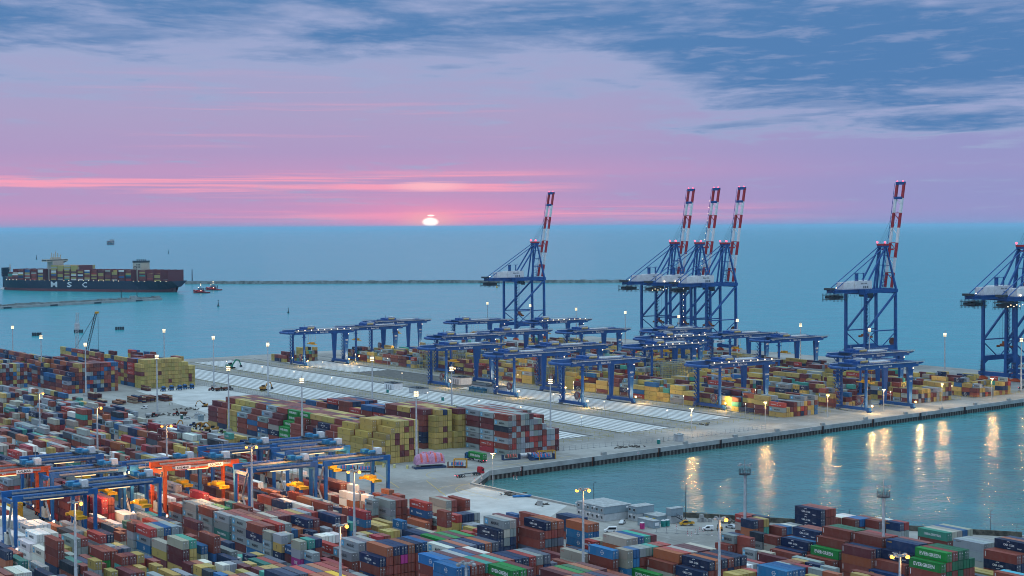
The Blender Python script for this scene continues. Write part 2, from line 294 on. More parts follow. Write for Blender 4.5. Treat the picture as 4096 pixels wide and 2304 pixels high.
def lamp(loc, power, col=(1, .72, .4), r=.3, name='lamp_light'):
    l = bpy.data.lights.new(name, 'POINT'); l.energy = power; l.color = col; l.shadow_soft_size = r
    o = bpy.data.objects.new(name, l); COL.objects.link(o); o.location = loc; return o
random.seed(11)
STACKS = [(3901,5906,19683,66048,101),(3927,5906,19708,0),(3747,6290,551146,198156,201),(3774,6290,14365696,265244,202),(3800,6290,21789702,262172,203),(3826,6290,18617846,262172,204),
(3852,6290,14349551,265756,205),(3878,6290,531464,1036),(3963,6242,740,256),(3990,6242,740,0),(4028,6182,531792,198412,209),(4054,6182,531792,132108,210),
(4080,6182,14624482,264192,211),(4107,6182,21789083,0),(4133,6182,14624483,0),(3721,6566,747,33024,301),(3747,6566,19683,66310,302),(3774,6566,669235,132616,303),
(3800,6566,21789450,264208,304),(3826,6566,15411803,2064),(3852,6566,14486688,16),(4090,6524,675278,198408,307),(4117,6524,537497,1032),(4143,6524,679652,0),
(3732,6814,531496,231308,401),(3759,6814,551138,132104,402),(3796,6840,14348907,265232,403),(3822,6840,18068994,16),(3848,6840,14388276,16),(4141,6902,531461,198156,406),
(4168,6902,570817,12),(4194,6902,669232,8),(4220,6902,531457,1032),(4246,6902,551134,1032),(3715,7102,1323,33026,501),(3741,7102,19705,66311,502),(3767,7102,531441,132616,503),
(3794,7102,18600435,264216,504),(3820,7102,18226481,2048),(3846,7102,18069017,16),(3643,7513,1009,258),(3735,7414,747,33026,602),(3762,7414,19696,66054,603),
(3788,7414,19699,4),(3814,7414,669235,132104,605),(3840,7414,807003,0),(3866,7414,531441,0),(3632,7635,925,33026,701),(4265,7525,25749,66310,702),(4291,7525,25734,6),
(3660,7743,19683,66310,801),(3747,7669,19953,66308,802),(3998,7760,21798922,396824,803),(4025,7760,14348907,3096),(4051,7760,18068994,24),(4234,7661,25731,66310,806),
(4260,7661,19685,518),(4287,7661,25740,0),(3621,7877,729,33026,901),(3647,7873,19690,66054,902),(3673,7873,19697,0),(3749,7813,27181,66310,904),(3878,7893,26973,66052,905),
(3904,7893,26989,518),(3930,7893,26982,0),(3957,7893,26981,0),(4186,7795,19683,66052,909),(4213,7795,19699,518),(4239,7795,19699,0),(4265,7795,19683,0),
(3782,7971,531509,132620,1001),(3808,7971,669223,12),(3834,7971,551702,12),(3860,8021,669235,1032),(4160,7921,19683,4),(4186,7921,25740,4),(4212,7921,25740,0),
(4238,7921,25740,0),(3831,8133,571080,1800),(3857,8149,688905,0),(3302,6680,669642,132616,10101),(3328,6680,669238,132104,10102),(3354,6680,688921,132104,10103),
(3244,6973,19991,516),(3270,6973,19991,4),(3297,6973,19991,4),(3323,6973,19686,0),(3186,7150,19696,66052,10301),(3212,7150,531454,132620,10302),(3238,7150,531443,132108,10303),
(3264,7150,807017,132620,10304),(3290,7150,571185,132108,10305),(3316,7150,551138,132108,10306),(3343,7150,807017,132108,10307),(3137,7452,751,33026,10401),
(3187,7426,19953,66310,10402),(3213,7426,531443,132620,10403),(3240,7426,669225,8),(3266,7426,531451,1032),(3292,7426,807004,1032),(3318,7426,688906,8),
(3344,7426,669232,1032),(3081,7750,531456,198414,10501),(3117,7697,542656,198414,10502),(3144,7697,531862,12),(3170,7697,669230,1550),(3196,7697,688913,12),
(3222,7697,531462,1032),(3248,7697,669222,8),(3274,7697,531444,8),(3061,7996,19963,66308,10601),(3232,7988,531505,132616,10602),(3258,7988,531451,132104,10603),
(3284,7988,531457,132104,10604),(3310,7988,551145,132104,10605),(3337,7988,531442,8),(3210,8269,24789,66308,10701),(3236,8269,19693,4),(3263,8269,19693,0),
(3077,8518,550395,198414,10801),(3103,8518,14367874,264222,10802),(3129,8518,14367863,265758,10803),(3155,8518,14367863,264222,10804),(3288,8540,542783,231308,10805),
(3314,8540,539165,132620,10806),(2980,8720,542038,198158,10901),(3006,8720,14630578,264222,10902),(3032,8720,14634901,263710,10903),(3059,8768,18068995,2078),
(3243,8976,807003,132608,11001),(3418,9004,20075,66432,11002),(3444,9004,20075,4),(3126,9485,736,258),(3152,9485,736,0),(3288,9391,19699,516),(3029,9511,539460,198414,11201),
(3108,9617,19983,774),(3134,9617,20075,516),(3160,9617,20075,516),(3186,9617,19961,518),(3066,9886,531903,198415,11301),(3239,10166,19963,66438,11401),
(3265,10166,19683,6),(3309,10120,19683,66310,11403),(2667,6910,18068996,0),(2694,6910,14880374,0),(2720,6910,18068994,0),(2746,6910,21789095,0),(2772,6910,14880349,0),
(2672,7158,15411790,264192,20201),(2698,7158,14348907,2048),(2724,7158,18601078,2048),(2751,7158,15411812,0),(2777,7158,14348909,2048),(2803,7158,14348908,2064),
(2586,7420,14880370,265232,20301),(2612,7420,14880991,264208,20302),(2638,7420,14348908,264208,20303),(2476,7676,18600882,265232,20401),(2502,7676,21789502,264208,20402),
(2529,7676,14880348,264216,20403),(2555,7676,18068994,264216,20404),(2581,7676,14348928,264216,20405),(2607,7676,14348907,2048),(2634,7676,18069015,2048),
(2660,7676,21789459,2064),(2686,7676,14359127,264208,20409),(2712,7676,15412181,262160,20410),(2738,7676,14880351,264216,20411),(2764,7676,14359121,265240,20412),
(2791,7676,21789485,264216,20413),(2817,7676,807407,8),(2502,7928,14348922,396800,20501),(2528,7928,18600450,2048),(2554,7928,14348908,2048),(2581,7928,15411797,2048),
(2607,7928,18069010,2048),(2633,7928,18068995,2048),(2659,7928,15411798,2048),(2614,8184,15412011,264192,20601),(2640,8184,14880362,0),(2666,8184,14880350,2048),
(2692,8168,18600461,2064),(2719,8168,14880362,264208,20605),(2745,8168,18068996,264208,20606),(2771,8168,21789485,262168,20607),(2438,8418,544576,198412,20701),
(2464,8418,14348909,265246,20702),(2490,8418,14348921,265758,20703),(2516,8418,14349569,264222,20704),(2542,8418,14348909,264222,20705),(2569,8418,14348921,266014,20706),
(2595,8434,14348923,262168,20707),(2621,8434,14348908,0),(2665,8430,18069016,264192,20709),(2691,8430,15411790,0),(2717,8430,21789724,2048),(2743,8430,14348908,0),
(2769,8430,15412432,2048),(2474,8892,19690,99079,20801),(2500,8892,531637,132872,20802),(2526,8892,531467,1024),(2552,8892,531449,0),(2024,8058,21789095,264192,30101),
(1936,9198,740,33026,30201),(1798,9531,740,33026,30301),(1892,9531,740,258),(1943,9511,740,33026,30303),(1764,9625,27173,66310,30401),(1858,9657,20250,66308,30402),
(1884,9657,19684,65540,30403),(1910,9657,19694,65542,30404),(1518,9820,729,258),(1549,9820,981,33026,30502),(1575,9820,738,33026,30503),(1730,9832,748,33155,30504),
(1781,9856,1013,0),(1838,9868,20277,66054,30506),(1864,9868,19683,66310,30507),(1729,10110,807003,231311,30601),(1584,10251,19751,66310,30701),(1737,10414,978,33155,30801),
(1834,10390,25738,66310,30802),(1860,10390,25731,65542,30803),(1929,10420,19875,66308,30804),(1955,10420,19697,65540,30805),(1733,10694,897,33155,30901),
(1759,10694,26412,66310,30902),(1785,10694,26496,4),(1811,10694,26496,516),(1731,11018,897,33155,31001),(1757,11018,978,258),(1790,11040,26412,66308,31003),
(1816,11040,26496,4),(1843,11040,26496,516),(1754,11330,26496,66438,31101),(1780,11330,26496,518),(1806,11330,26496,4),(1957,12354,1065,33027,31201),(2100,7808,21828449,2048),
(2126,7808,14348909,0),(2152,7808,22064655,0),(2179,7808,15018129,2048),(2050,8058,14368604,2064),(2077,8058,14486714,264208,40202),(2103,8058,14624472,2048),
(2129,8058,15411815,2048),(2155,8058,14368592,2048),(2182,8058,14506374,2048),(2208,8058,22064643,264208,40207),(2054,9017,745,256),(2080,9017,740,0),(2047,9157,748,258),
(2168,9161,730,258),(2197,9211,740,258),(2049,9301,956,33154,40501),(2075,9301,740,2),(2119,9283,738,33026,40503),(2145,9283,737,2),(2172,9283,755,0),(2039,9429,730,33026,40601),
(2066,9429,731,0),(2092,9429,738,2),(2254,9445,1120,258),(2280,9445,767,2),(2057,9628,748720,231310,40701),(2083,9628,539778,132622,40702),(2172,9654,543105,198414,40703),
(2231,9646,736,33026,40704),(2352,9547,556426,132878,40705),(2133,9678,19969,66310,40801),(2256,9689,36,1),(2282,9689,48,0),(2054,9878,20719,99207,40901),
(2051,10140,700032,231310,41001),(2077,10140,531721,132108,41002),(2103,10140,570823,131084,41003),(2130,10140,807280,132104,41004),(2042,10387,675270,133007,41101),
(2292,10462,19684,66310,41102),(2106,11038,981,258),(2106,11350,981,258),(2198,11362,981,33154,41302),(2224,11362,738,258),(2373,9033,20122,66308,50101),
(2449,9132,946,258),(2359,9157,549163,198414,50201),(2394,9173,689304,132108,50202),(2420,9173,551138,1036),(2482,9148,19902,66304,50204),(2367,9283,25559,896),
(2357,9413,1052981,198414,50401),(2383,9429,531449,8),(2529,9493,19692,516),(2556,9493,19692,4),(2582,9493,19692,518),(2486,9533,19683,512),(2375,9774,832140,231310,50601),
(2401,9774,570807,1032),(2437,9776,531444,132104,50603),(2463,9776,531449,132104,50604),(2541,9691,19696,516),(2607,9721,19690,516),(2498,9817,19699,4),
(2524,9817,19685,4),(2556,9812,807016,132616,50703),(2582,9812,551125,132108,50704),(2665,9816,531455,198156,50705),(2691,9816,688906,14),(2379,10024,556423,231296,50801),
(2405,10024,688910,0),(2431,10024,688907,1024),(2457,10024,531441,1024),(2484,10056,531451,8),(2510,10056,688906,8),(2536,10056,688906,8),(2562,10056,551127,0),
(2588,10056,688916,0),(2614,10056,669230,8),(2641,10056,688908,8),(2370,10276,684025,231182,50901),(2396,10276,531442,0),(2422,10276,551124,1024),(2448,10276,807003,1024),
(2374,10570,536733,198414,51001),(2400,10570,570815,1032),(2426,10570,669244,1032),(2370,10832,531638,198156,51101),(2397,10832,551132,0),(2423,10832,688913,1024),
(2376,11128,19872,99207,51201),(2403,11128,19690,0),(2751,9513,734,258),(2778,9513,729,2),(2721,9643,739,258),(2747,9643,740,2),(2774,9643,743,0),(2826,9633,740,258),
(2852,9633,740,2),(2886,9649,19914,66310,60206),(2726,9808,20108,774),(2795,9842,531851,198414,60302),(2848,9846,740,258),(2874,9846,740,2),(2938,10229,531637,132878,60401),
(2983,10134,536741,198414,60402),(3009,10134,531441,14),(3035,10134,531441,14),(2756,10301,27007,512),(2861,10301,19926,512),(2494,10500,728541,132104,70201),
(2546,10500,21223,0),(2756,10556,29898,516),(2835,10556,24813,66308,70302),(2861,10556,1006,0),(3035,10601,729,256),(3114,10601,21398,0),(3166,10601,19683,516),
(3192,10601,27,1),(2494,10757,748757,1024),(2730,10810,21425,66308,70402),(2756,10810,26982,512),(2835,10810,25031,66052,70404),(2861,10810,26440,4),(3061,10725,19962,772),
(3114,10725,21195,512),(2467,10879,960365,1032),(2494,10879,680886,1024),(3035,10857,27036,66310,70503),(3061,10857,26501,6),(3192,10857,19712,516),(2730,11064,26433,66310,70601),
(2782,11064,24787,516),(2861,11064,27162,66048,70604),(3035,10979,21393,896),(3035,11111,972,386),(2467,11264,21709,512),(2494,11264,848129,132104,70802),
(2546,11264,19713,512),(2730,11320,793,256),(2756,11320,24800,66052,70805),(2809,11320,21143,516),(2835,11320,27041,516),(3035,11233,1009,256),(3061,11233,739,0),
(3140,11233,19935,516),(3166,11233,973,0),(3035,11364,26973,99078,70901),(3061,11364,1107,0),(3114,11364,19710,66308,70903),(3140,11364,19737,4),(2060,11500,532198,231310,71002),
(2139,11500,551993,198414,71003),(2165,11500,633528,14),(2415,11520,22257,66436,71005),(2441,11520,20224,516),(2467,11520,21148,0),(2494,11520,21195,0),
(2730,11576,793,33026,71009),(2756,11576,784,0),(2782,11576,24976,66052,71011),(3035,11620,20412,66310,71101),(3087,11620,26987,516),(3114,11620,20061,4),
(3140,11620,20413,0),(1809,11756,28756,516),(1835,11756,28683,516),(2060,11756,551854,133006,71204),(2086,11756,551880,8),(2112,11756,551885,1038),(2139,11756,551152,12),
(2165,11756,630585,0),(2415,11776,19872,66439,71209),(2441,11776,25037,0),(2467,11776,35249,0),(2494,11776,594412,132104,71212),(2520,11776,21425,4),(2730,11830,731,33152,71214),
(2756,11830,19710,66052,71215),(2782,11830,24975,4),(2809,11830,20412,4),(2835,11830,19710,4),(2861,11830,27360,4),(3035,11876,792,33154,71301),(3061,11876,729,0),
(3087,11876,26497,512),(1835,12010,19695,0),(2060,12010,630613,132992,71402),(2086,12010,551152,0),(2112,12010,551260,0),(2139,12010,630613,0),(2165,12010,630613,0),
(2415,12030,981,33152,71407),(2441,12030,21670,512),(2467,12030,25819,0),(2494,12030,532906,132104,71410),(2730,12084,757,33154,71411),(2782,12084,30079,768),
(2835,12084,20791,512),(2861,12084,24840,0),(3035,12130,21178,99206,71501),(3061,12130,19719,516),(3087,12130,20476,4),(3114,12130,27360,4),(3140,12130,19692,4),
(1861,12264,28458,4),(2060,12264,551853,132992,71602),(2086,12264,551152,0),(2112,12264,630585,0),(2165,12264,551885,1024),(2415,12284,539435,198540,71606),
(2494,12284,30337,512),(2546,12284,691092,1032),(2730,12340,21332,66310,71611),(2756,12340,21169,6),(2782,12340,21340,4),(2835,12340,21520,512),(2861,12340,24977,0),
(3035,12384,26624,66436,71701),(3061,12384,20422,0),(3087,12384,21204,0),(2060,12520,551152,132995,71801),(2086,12520,551858,0),(2139,12520,554905,1032),
(2165,12520,551881,0),(2415,12540,747968,132993,71805),(2467,12540,34304,4),(2494,12540,21529,4),(2520,12540,26524,4),(2546,12540,27175,0),(2380,12901,717323,1807),
(2406,12901,18469519,3615),(2432,12901,23606,519),(2511,12901,551422,1036),(2705,12801,929,258),(2731,12801,20682,519),(2757,12801,20399,7),(2784,12801,23524,516),
(3030,12800,39069,66310,80111),(3056,12800,19919,775),(3109,12800,26244,516),(3187,12800,25003,66052,80115),(2380,13025,14487133,3864),(2485,13025,734873,1032),
(2511,13025,925381,0),(2563,13025,26278,4),(2731,12925,19748,768),(2784,12925,19684,512),(2862,12925,29163,772),(2380,13156,30139,898),(2485,13156,20034,0),
(2590,13156,20063,4),(2705,13057,688376,1548),(2731,13057,697228,1544),(2836,13057,29441,516),(3030,13057,635329,1800),(3056,13057,20061,0),(3082,13057,25886,4),
(3187,13057,20062,512),(2055,13201,29896,903),(2081,13201,691288,1039),(2107,13201,556416,143),(2134,13201,640076,1036),(2160,13201,669251,1036),(2186,13201,578664,12),
(2212,13201,19684,4),(2238,13201,19691,4),(2705,13179,559421,1536),(2784,13179,19885,4),(2810,13179,29194,4),(3030,13179,754063,1792),(3056,13179,919269,8),
(3135,13179,26460,516),(3187,13179,29921,512),(2055,13325,24874,896),(2081,13325,807067,1024),(2107,13325,538922,0),(2134,13325,708736,0),(2160,13325,556292,0),
(2186,13325,704430,0),(2238,13325,20449,0),(2265,13325,30404,4),(2380,13410,18763552,266136,80509),(2406,13410,18600626,24),(2511,13410,602343,1032),(2563,13410,21524,0),
(2590,13410,29899,0),(2705,13310,945362,1800),(2731,13310,848132,8),(2757,13310,728278,8),(2784,13310,550755,8),(2836,13310,26614,4),(2862,13310,15413258,396316,80521),
(3030,13310,22096,896),(3056,13310,952136,1024),(3082,13310,639847,8),(3109,13310,555481,12),(3187,13310,22874116,396824,80527),(2107,13456,19913,512),
(2212,13456,944305,1032),(2265,13456,1049578,132104,80603),(2380,13664,30268,774),(2406,13664,733574,1024),(2537,13664,670005,1032),(2563,13664,694583,8),
(2590,13664,24794,0),(2705,13565,749492,1804),(2731,13565,534022,0),(2757,13565,25652053,2064),(2784,13565,19131903,16),(3030,13564,21116,771),(3056,13564,812300,1032),
(3082,13564,25733071,264208,80714),(3109,13564,15697781,2064),(3187,13564,539555,1024),(2081,13710,926566,12),(2107,13710,25225,4),(2134,13710,551124,1032),
(2160,13710,1049192,8),(2186,13710,728281,8),(2212,13710,736525,0),(2238,13710,681102,8),(2265,13710,753273,0),(2705,13689,694197,1792),(2731,13689,535518,0),
(2757,13689,25194434,2048),(2380,13921,671038,1800),(2406,13921,736479,8),(2590,13921,556523,1032),(2705,13821,24978,768),(2186,13964,789061,1024),(2212,13964,14518281,264208,81002),
(2238,13964,15561270,16),(2265,13964,20416509,2064),(2380,14045,14630339,3600),(2406,14045,543196,0),(2432,14045,743113,0),(2511,14045,586143,8),(2590,14045,536986,1024),
(2705,13945,23473,768),(2731,13945,670330,1032),(3030,14001,770,3),(3056,14001,41,1),(3082,14001,25013,772),(3240,14001,15038129,3096),(3402,14000,1296,259),
(3429,14000,20669,66311,81021),(3455,14000,730,259),(2380,14177,27554,512),(2563,14177,532960,1032),(2590,14177,683289,0),(2705,14077,19710,772),(2810,14077,18083763,3088),
(3082,14125,19872,768),(3109,14125,23544,0),(3135,14125,734110,1032),(3240,14125,533196,1024),(2186,14220,536557,0),(2563,14299,754221,1024),(2590,14299,793198,0),
(2705,14199,27252,768),(2731,14199,31556,4),(2757,14199,20683,0),(2810,14199,18226744,3072),(2836,14199,14762253,16),(3455,14256,27694,512),(2432,14430,30114,512),
(2485,14430,541890,1032),(2511,14430,728659,1032),(2563,14430,19961,0),(2757,14330,536546,132616,81308),(2784,14330,681275,8),(2810,14330,18640724,2064),
(3030,14379,1296,256),(3056,14379,30089,516),(3109,14379,25947,516),(3135,14379,20446,4),(3161,14379,19721,0),(2212,14476,23273875,24),(2238,14476,14368870,24),
(2265,14476,16344531,2064),(3030,14510,33561,774),(3056,14510,29916,4),(3082,14510,21160,4),(3109,14510,31735,0),(3161,14510,565902,132616,81408),(3187,14510,571111,8),
(3213,14510,728649,8),(3350,14510,30159,0),(3376,14510,21530,4),(3429,14510,26984,516),(2380,14684,748229,1032),(2406,14684,817596,12),(2511,14684,541222,1024),
(2537,14684,690012,8),(2563,14684,592380,8),(2590,14684,30112,0),(2705,14585,19712,516),(2731,14585,21574,4),(2757,14585,749683,1024),(2810,14585,793721,1024),
(2705,14709,35694,512),(2757,14709,576288,1024),(3030,14764,755947,132616,81604),(3082,14764,31644,0),(3109,14764,807192,132104,81606),(3135,14764,552725,8),
(3161,14764,543308,0),(3187,14764,14383555,2064),(3240,14764,670745,8),(3350,14764,25334,512),(3376,14764,30166,0),(2380,14940,29449,0),(2485,14940,551367,1548),
(2511,14940,815033,8),(2537,14940,815294,0),(2563,14940,572400,0),(2590,14940,674723,8),(2705,14840,630593,1544),(2731,14840,789156,8),(2705,15096,562795,1800),
(2731,15096,18098972,2064),(2757,15096,814498,8),(2784,15096,532305,8),(2810,15096,595870,8),(2836,15096,815087,8),(3030,15020,814808,1536),(3135,15020,747955,1024),
(3161,15020,532420,0),(3187,15020,933345,0),(3350,15020,31645,512),(2537,15197,691288,0),(2563,15197,559345,0),(2590,15197,758441,0),(3030,15276,536936,1536),
(3056,15276,948810,8),(3135,15276,22069,0),(3240,15276,531500,1024),(2537,15319,810650,1024),(2563,15319,732196,0),(2590,15319,749790,0),(2705,15350,700622,1540),
(2810,15350,560801,0),(2862,15350,735213,1032),(2380,15450,546785,1032),(2406,15450,695306,8),(2485,15450,947162,1548),(2511,15450,19746,0),(2537,15450,950630,1024),
(2563,15450,590484,0),(2590,15450,18089414,2064),(3030,15530,753362,1800),(3056,15530,558440,0),(3082,15530,713753,0),(3109,15530,703755,8),(3187,15530,847103,1544),
(3213,15530,748151,8),(2485,15704,846631,1540),(2731,15604,19697,512),(2757,15604,821826,1032),(2810,15604,807203,1024),(2836,15604,644652,0),(2705,15860,25226,516),
(2731,15860,23338,0),(2810,15860,18079399,3088),(3030,15785,932596,1804),(3240,15785,821077,0),(2459,15960,788238,8),(2485,15960,571536,0),(2537,15960,797756,1032),
(2563,15960,596909,1032),(2590,15960,814306,1032),(3030,15909,26629,768),(3056,15909,1044316,0),(3240,15909,537543,1024),(2705,16116,848131,1032),(2757,16116,21808774,3096),
(2784,16116,25653659,28),(3030,16041,669985,1548),(3056,16041,697369,0),(3082,16041,551127,8),(3109,16041,543410,8),(3135,16041,635696,8),(3161,16041,675027,8),
(3240,16041,19886,0),(2511,16217,679436,8),(3030,16165,30026,512),(3056,16165,576477,0),(3161,16165,689911,0),(3240,16165,20635,0),(2511,16339,1048520,0),
(2537,16339,532980,8),(2705,16371,25306,512),(3030,16296,20048,512),(3135,16296,15023683,3096),(3161,16296,19668420,16),(3187,16296,538093,0),(3213,16296,599975,8),
(2705,16624,23713,516),(2731,16624,29545,0),(2757,16624,532367,1032),(2784,16624,807070,8),(2810,16624,18095293,2064),(2836,16624,20593798,16),(2862,16624,28328954,16),
(3030,16673,736,0),(3135,16673,635150,1544),(2705,16880,29977,512),(2731,16880,19879,0),(2757,16880,24827,0),(2784,16880,19290379,3088),(2862,16880,18590509,2048),
(3030,16804,18108927,3612),(3056,16804,22879665,28),(3082,16804,27704,4),(3109,16804,20431,4),(3135,16804,29896,0),(3187,16804,18601190,3088),(3240,16804,18647105,2064),
(3030,17060,545733,1536),(3161,17060,21340,0),(3330,17000,35298,0),(3409,17000,1090,258),(2705,17136,919,0),(2731,17136,24975,512),(2810,17136,734382,1536),
(3030,17316,945,256),(3082,17316,815373,1024),(3161,17316,1043431,8),(3187,17316,20201383,3096),(3213,17316,672896,8),(3409,17257,21499,516),(2705,17391,21449,516),
(2731,17391,25172,0),(2757,17391,689185,1032),(2784,17391,807950,1036),(2810,17391,15254530,2072),(2836,17391,19919582,16),(3409,17379,19709,512),(2705,17513,20711,512),
(2757,17513,821152,1024),(2810,17513,19807138,2048),(3056,17570,26946,4),(3082,17570,536817,1024),(3109,17570,629864,0),(3161,17570,679436,1024),(3213,17570,807767,1024),
(3409,17510,24813,0),(2862,17645,15643649,2064),(2862,17769,18206965,2048),(3030,17825,19269846,3096),(3056,17825,722669,8),(2757,17900,28081,4),(2810,17900,807752,1544),
(2836,17900,539015,8),(3030,17949,818755,1024),(3056,17949,28173677,16),(3109,17949,557360,1032),(3030,18080,550456,1536),(3056,18080,15079913,2048),(3135,18080,812843,1024),
(3161,18080,718257,8),(3187,18080,919303,8),(3213,18080,743074,8),(3240,18080,1049132,8),(3435,18021,21843,0),(2784,18156,766962,8),(2862,18156,925189,1024),
(3109,18337,14880915,2064),(3213,18337,590679,0),(3409,18276,25353,516),(3056,18459,27034,512),(3109,18459,18254349,2048),(3187,18459,590038,1024),(3240,18459,533180,0),
(3356,18530,19694,512),(3030,18590,23116064,3096),(3056,18590,22065383,24),(3082,18590,912925,8),(3240,18590,15419824,3088),(3240,18845,21280987,3088),
(3240,18969,18778322,2048),(3409,19041,19704,516),(3030,19100,29413,516),(3056,19100,27037,0),(3240,19100,21789467,2048),(3409,19165,34291,512),(3109,19357,38779,0),
(3187,19357,18266123,2072),(3030,19479,929,256),(3187,19479,19702908,2048),(3030,19610,630866,1804),(3056,19610,578104,12),(3082,19610,749480,12),(3109,19610,817425,12),
(3135,19610,26253,0),(3187,19610,684721,1024),(3187,19864,629920,1032),(3213,19864,674373,0),(3187,20120,813105,1024),(3213,20120,676566,0),(3187,20376,531638,1536),
(3213,20376,692563,0),(3161,20631,635155,8),(3187,20631,911446,8),(4443,12810,13176030753,2097151,90101),(4469,12810,13602921499,127),(4495,12810,13678765002,15999),
(4522,12810,13277188340,127),(4548,12810,10575735875,127),(4574,12810,10964322757,15999),(4600,12810,389079701,63),(4626,12810,405494594,63),(4653,12810,18130238,3999),
(4679,12810,537469,15),(4705,12810,538928,15),(4731,12810,551935,15),(3772,13060,28010,115591,90201),(3798,13060,748262,132111,90202),(3824,13060,20419598,265759,90203),
(3851,13060,551329157,530367,90204),(3877,13060,14885683130,1056895,90205),(3903,13060,14736552329,127),(3929,13060,14728048976,16255),(3955,13060,14879844558,255),
(3982,13060,14742398180,127),(4443,13066,12444361000,16383),(4469,13066,14481767527,0),(4495,13066,13278196488,0),(4522,13066,13608235936,0),(4548,13066,10991461806,0),
(4574,13066,13561454411,0),(4600,13066,14338868894,0),(4626,13066,13678366428,64),(4653,13066,11727328238,64),(4705,13066,493315248,32),(4731,13066,387585243,48),
(3772,13316,756281,133000,90301),(3798,13316,20222768,265232,90302),(3824,13316,14885682401,1585264,90303),(3851,13316,14728049273,64),(3877,13316,14880041102,8192),
(3903,13316,10618730948,0),(3929,13316,14885887240,0),(3955,13316,14885879231,0),(3982,13316,14885690112,0),(4443,13324,13190504164,1064959,90310),(4469,13324,13579386460,0),
(4495,13324,13291344520,0),(4522,13324,13706951817,0),(4548,13324,13315987845,0),(4574,13324,10995047035,0),(4600,13324,10575151776,0),(4626,13324,10891017980,0),
(4653,13324,13176548370,0),(3772,13570,20419598,266128,90401),(3798,13570,407642960,528432,90402),(3824,13570,551329146,32),(3851,13570,551329146,0),(4271,13611,551329157,8127),
(4297,13611,14885887250,8319),(4323,13611,14742201353,511),(4350,13611,14885887250,12415),(4376,13581,28010,903),(4402,13581,14885887240,15487),(4428,13581,14885887240,511),
(4469,13580,13287231043,8192),(4495,13580,13602784444,0),(4522,13580,13291010901,0),(4548,13580,13321238842,0),(4574,13580,10849532958,0),(4600,13580,10853088382,0),
(4626,13580,10948905224,0),(4653,13580,10578929428,0),(3772,13824,748710,1935),(3798,13824,20215170,2048),(3824,13824,393491169,4096),(3851,13824,588580763,0),
(3877,13824,402517658,0),(3903,13824,393274373,0),(3955,13824,545476006,0),(4240,13740,10653817411,1064959,90510),(4266,13740,10653817411,127),(4292,13740,14727825162,64),
(4319,13740,14722530743,0),(4345,13740,14885886953,0),(4371,13740,10480548717,0),(4397,13740,10853836353,64),(4423,13740,11011457531,0),(3772,14080,531886,1920),
(3798,14080,14360935,2064),(3824,14080,387645329,4096),(3851,14080,588305916,0),(3877,14080,552709154,0),(3903,14080,387421526,0),(3929,14080,545268969,0),
(3955,14080,551104614,0),(3982,14080,589053449,0),(4240,13996,14885886980,12384),(4266,13996,11011682360,0),(4292,13996,10624261563,0),(4319,13996,14885886942,0),
(4345,13996,14879824886,0),(4371,13996,14879817596,0),(4397,13996,14880033083,0),(4423,13996,14879824875,0),(3772,14336,27703,896),(3798,14336,747982,1024),
(3824,14336,551104328,6144),(3851,14336,589053152,0),(3877,14336,393483231,0),(3903,14336,393490872,0),(3929,14336,551124298,0),(3955,14336,387951941,0),
(3982,14336,393276854,0),(4240,14250,14721978609,12288),(4266,14250,14885690409,0),(4292,14250,14880564513,0),(4319,14250,14880041399,0),(4345,14250,10618408720,0),
(4371,14250,14721986628,0),(4397,14250,10460353203,0),(4423,14250,14722518339,0),(3772,14590,747954,1931),(3798,14590,20194758,264208,90802),(3824,14590,545790523,4096),
(3851,14590,388168821,0),(3877,14590,545810184,0),(3903,14590,545790663,0),(3929,14590,545259789,0),(3955,14590,401769407,0),(3982,14590,546065777,0),(4240,14504,545821349,6176),
(4266,14504,389232446,0),(3772,14844,20299,896),(3798,14844,548095,1024),(3824,14844,545790523,6176),(3851,14844,545790285,0),(3877,14844,545286195,0),
(3903,14844,545266496,0),(3929,14844,545790512,0),(3955,14844,546007177,0),(3982,14844,552699234,0),(4240,14760,588837373,6176),(4266,14760,402368299,0),
(4292,14760,439295832,0),(4319,14760,387746071,0),(3772,15100,541189,1934),(3798,15100,14612104,2064),(3824,15100,551104668,4144),(3851,15100,393294420,0),
(3877,15100,387951958,0),(3903,15100,551125027,0),(3929,15100,551104614,0),(3955,15100,551114874,0),(3982,15100,545266485,0),(4240,15016,23127960,2064),
(4266,15016,22860290,0),(3772,15356,681622,1928),(3798,15356,18403801,2048),(3824,15356,545258662,4128),(3851,15356,551104517,0),(3877,15356,545266523,0),
(3903,15356,588836817,0),(3929,15356,402053166,0),(3955,15356,401986827,0),(3982,15356,394880535,0),(4240,15270,545289813,6176),(4266,15270,387420935,32),
(4292,15270,625506098,32),(4319,15270,393286779,32),(4345,15270,402321265,32),(4371,15270,430743893,32),(4397,15270,395186230,32),(3772,15610,807435,1920),
(3798,15610,21800745,2064),(3824,15610,551105424,4096),(3851,15610,407891930,0),(3877,15610,551104318,0),(3903,15610,393286779,0),(3929,15610,545535136,0),
(3955,15610,545259574,0),(3982,15610,407616273,0),(4240,15524,388238079,6192),(4266,15524,436588664,0),(4292,15524,594153522,0),(4319,15524,431223211,0),
(4345,15524,395924652,0),(4371,15524,545475290,0),(4397,15524,595745672,0),(3772,15864,531448,1928),(3798,15864,14349103,2048),(3824,15864,545259503,4128),
(3851,15864,545534325,0),(3877,15864,545798315,0),(3903,15864,387441199,0),(3929,15864,545278892,0),(3955,15864,588305954,0),(3982,15864,545258494,0),(4240,15780,20226537,2064),
(3772,16120,756281,1932),(3798,16120,20419598,2048),(3824,16120,387441209,4096),(3851,16120,401770163,0),(3877,16120,387421516,0),(3903,16120,551132020,0),
(3929,16120,588325896,0),(3955,16120,401986676,0),(3982,16120,588313207,0),(4240,16036,15953830,2048),(4266,16036,21856457,0),(4292,16036,14573885,0),(4319,16036,14575923,0),
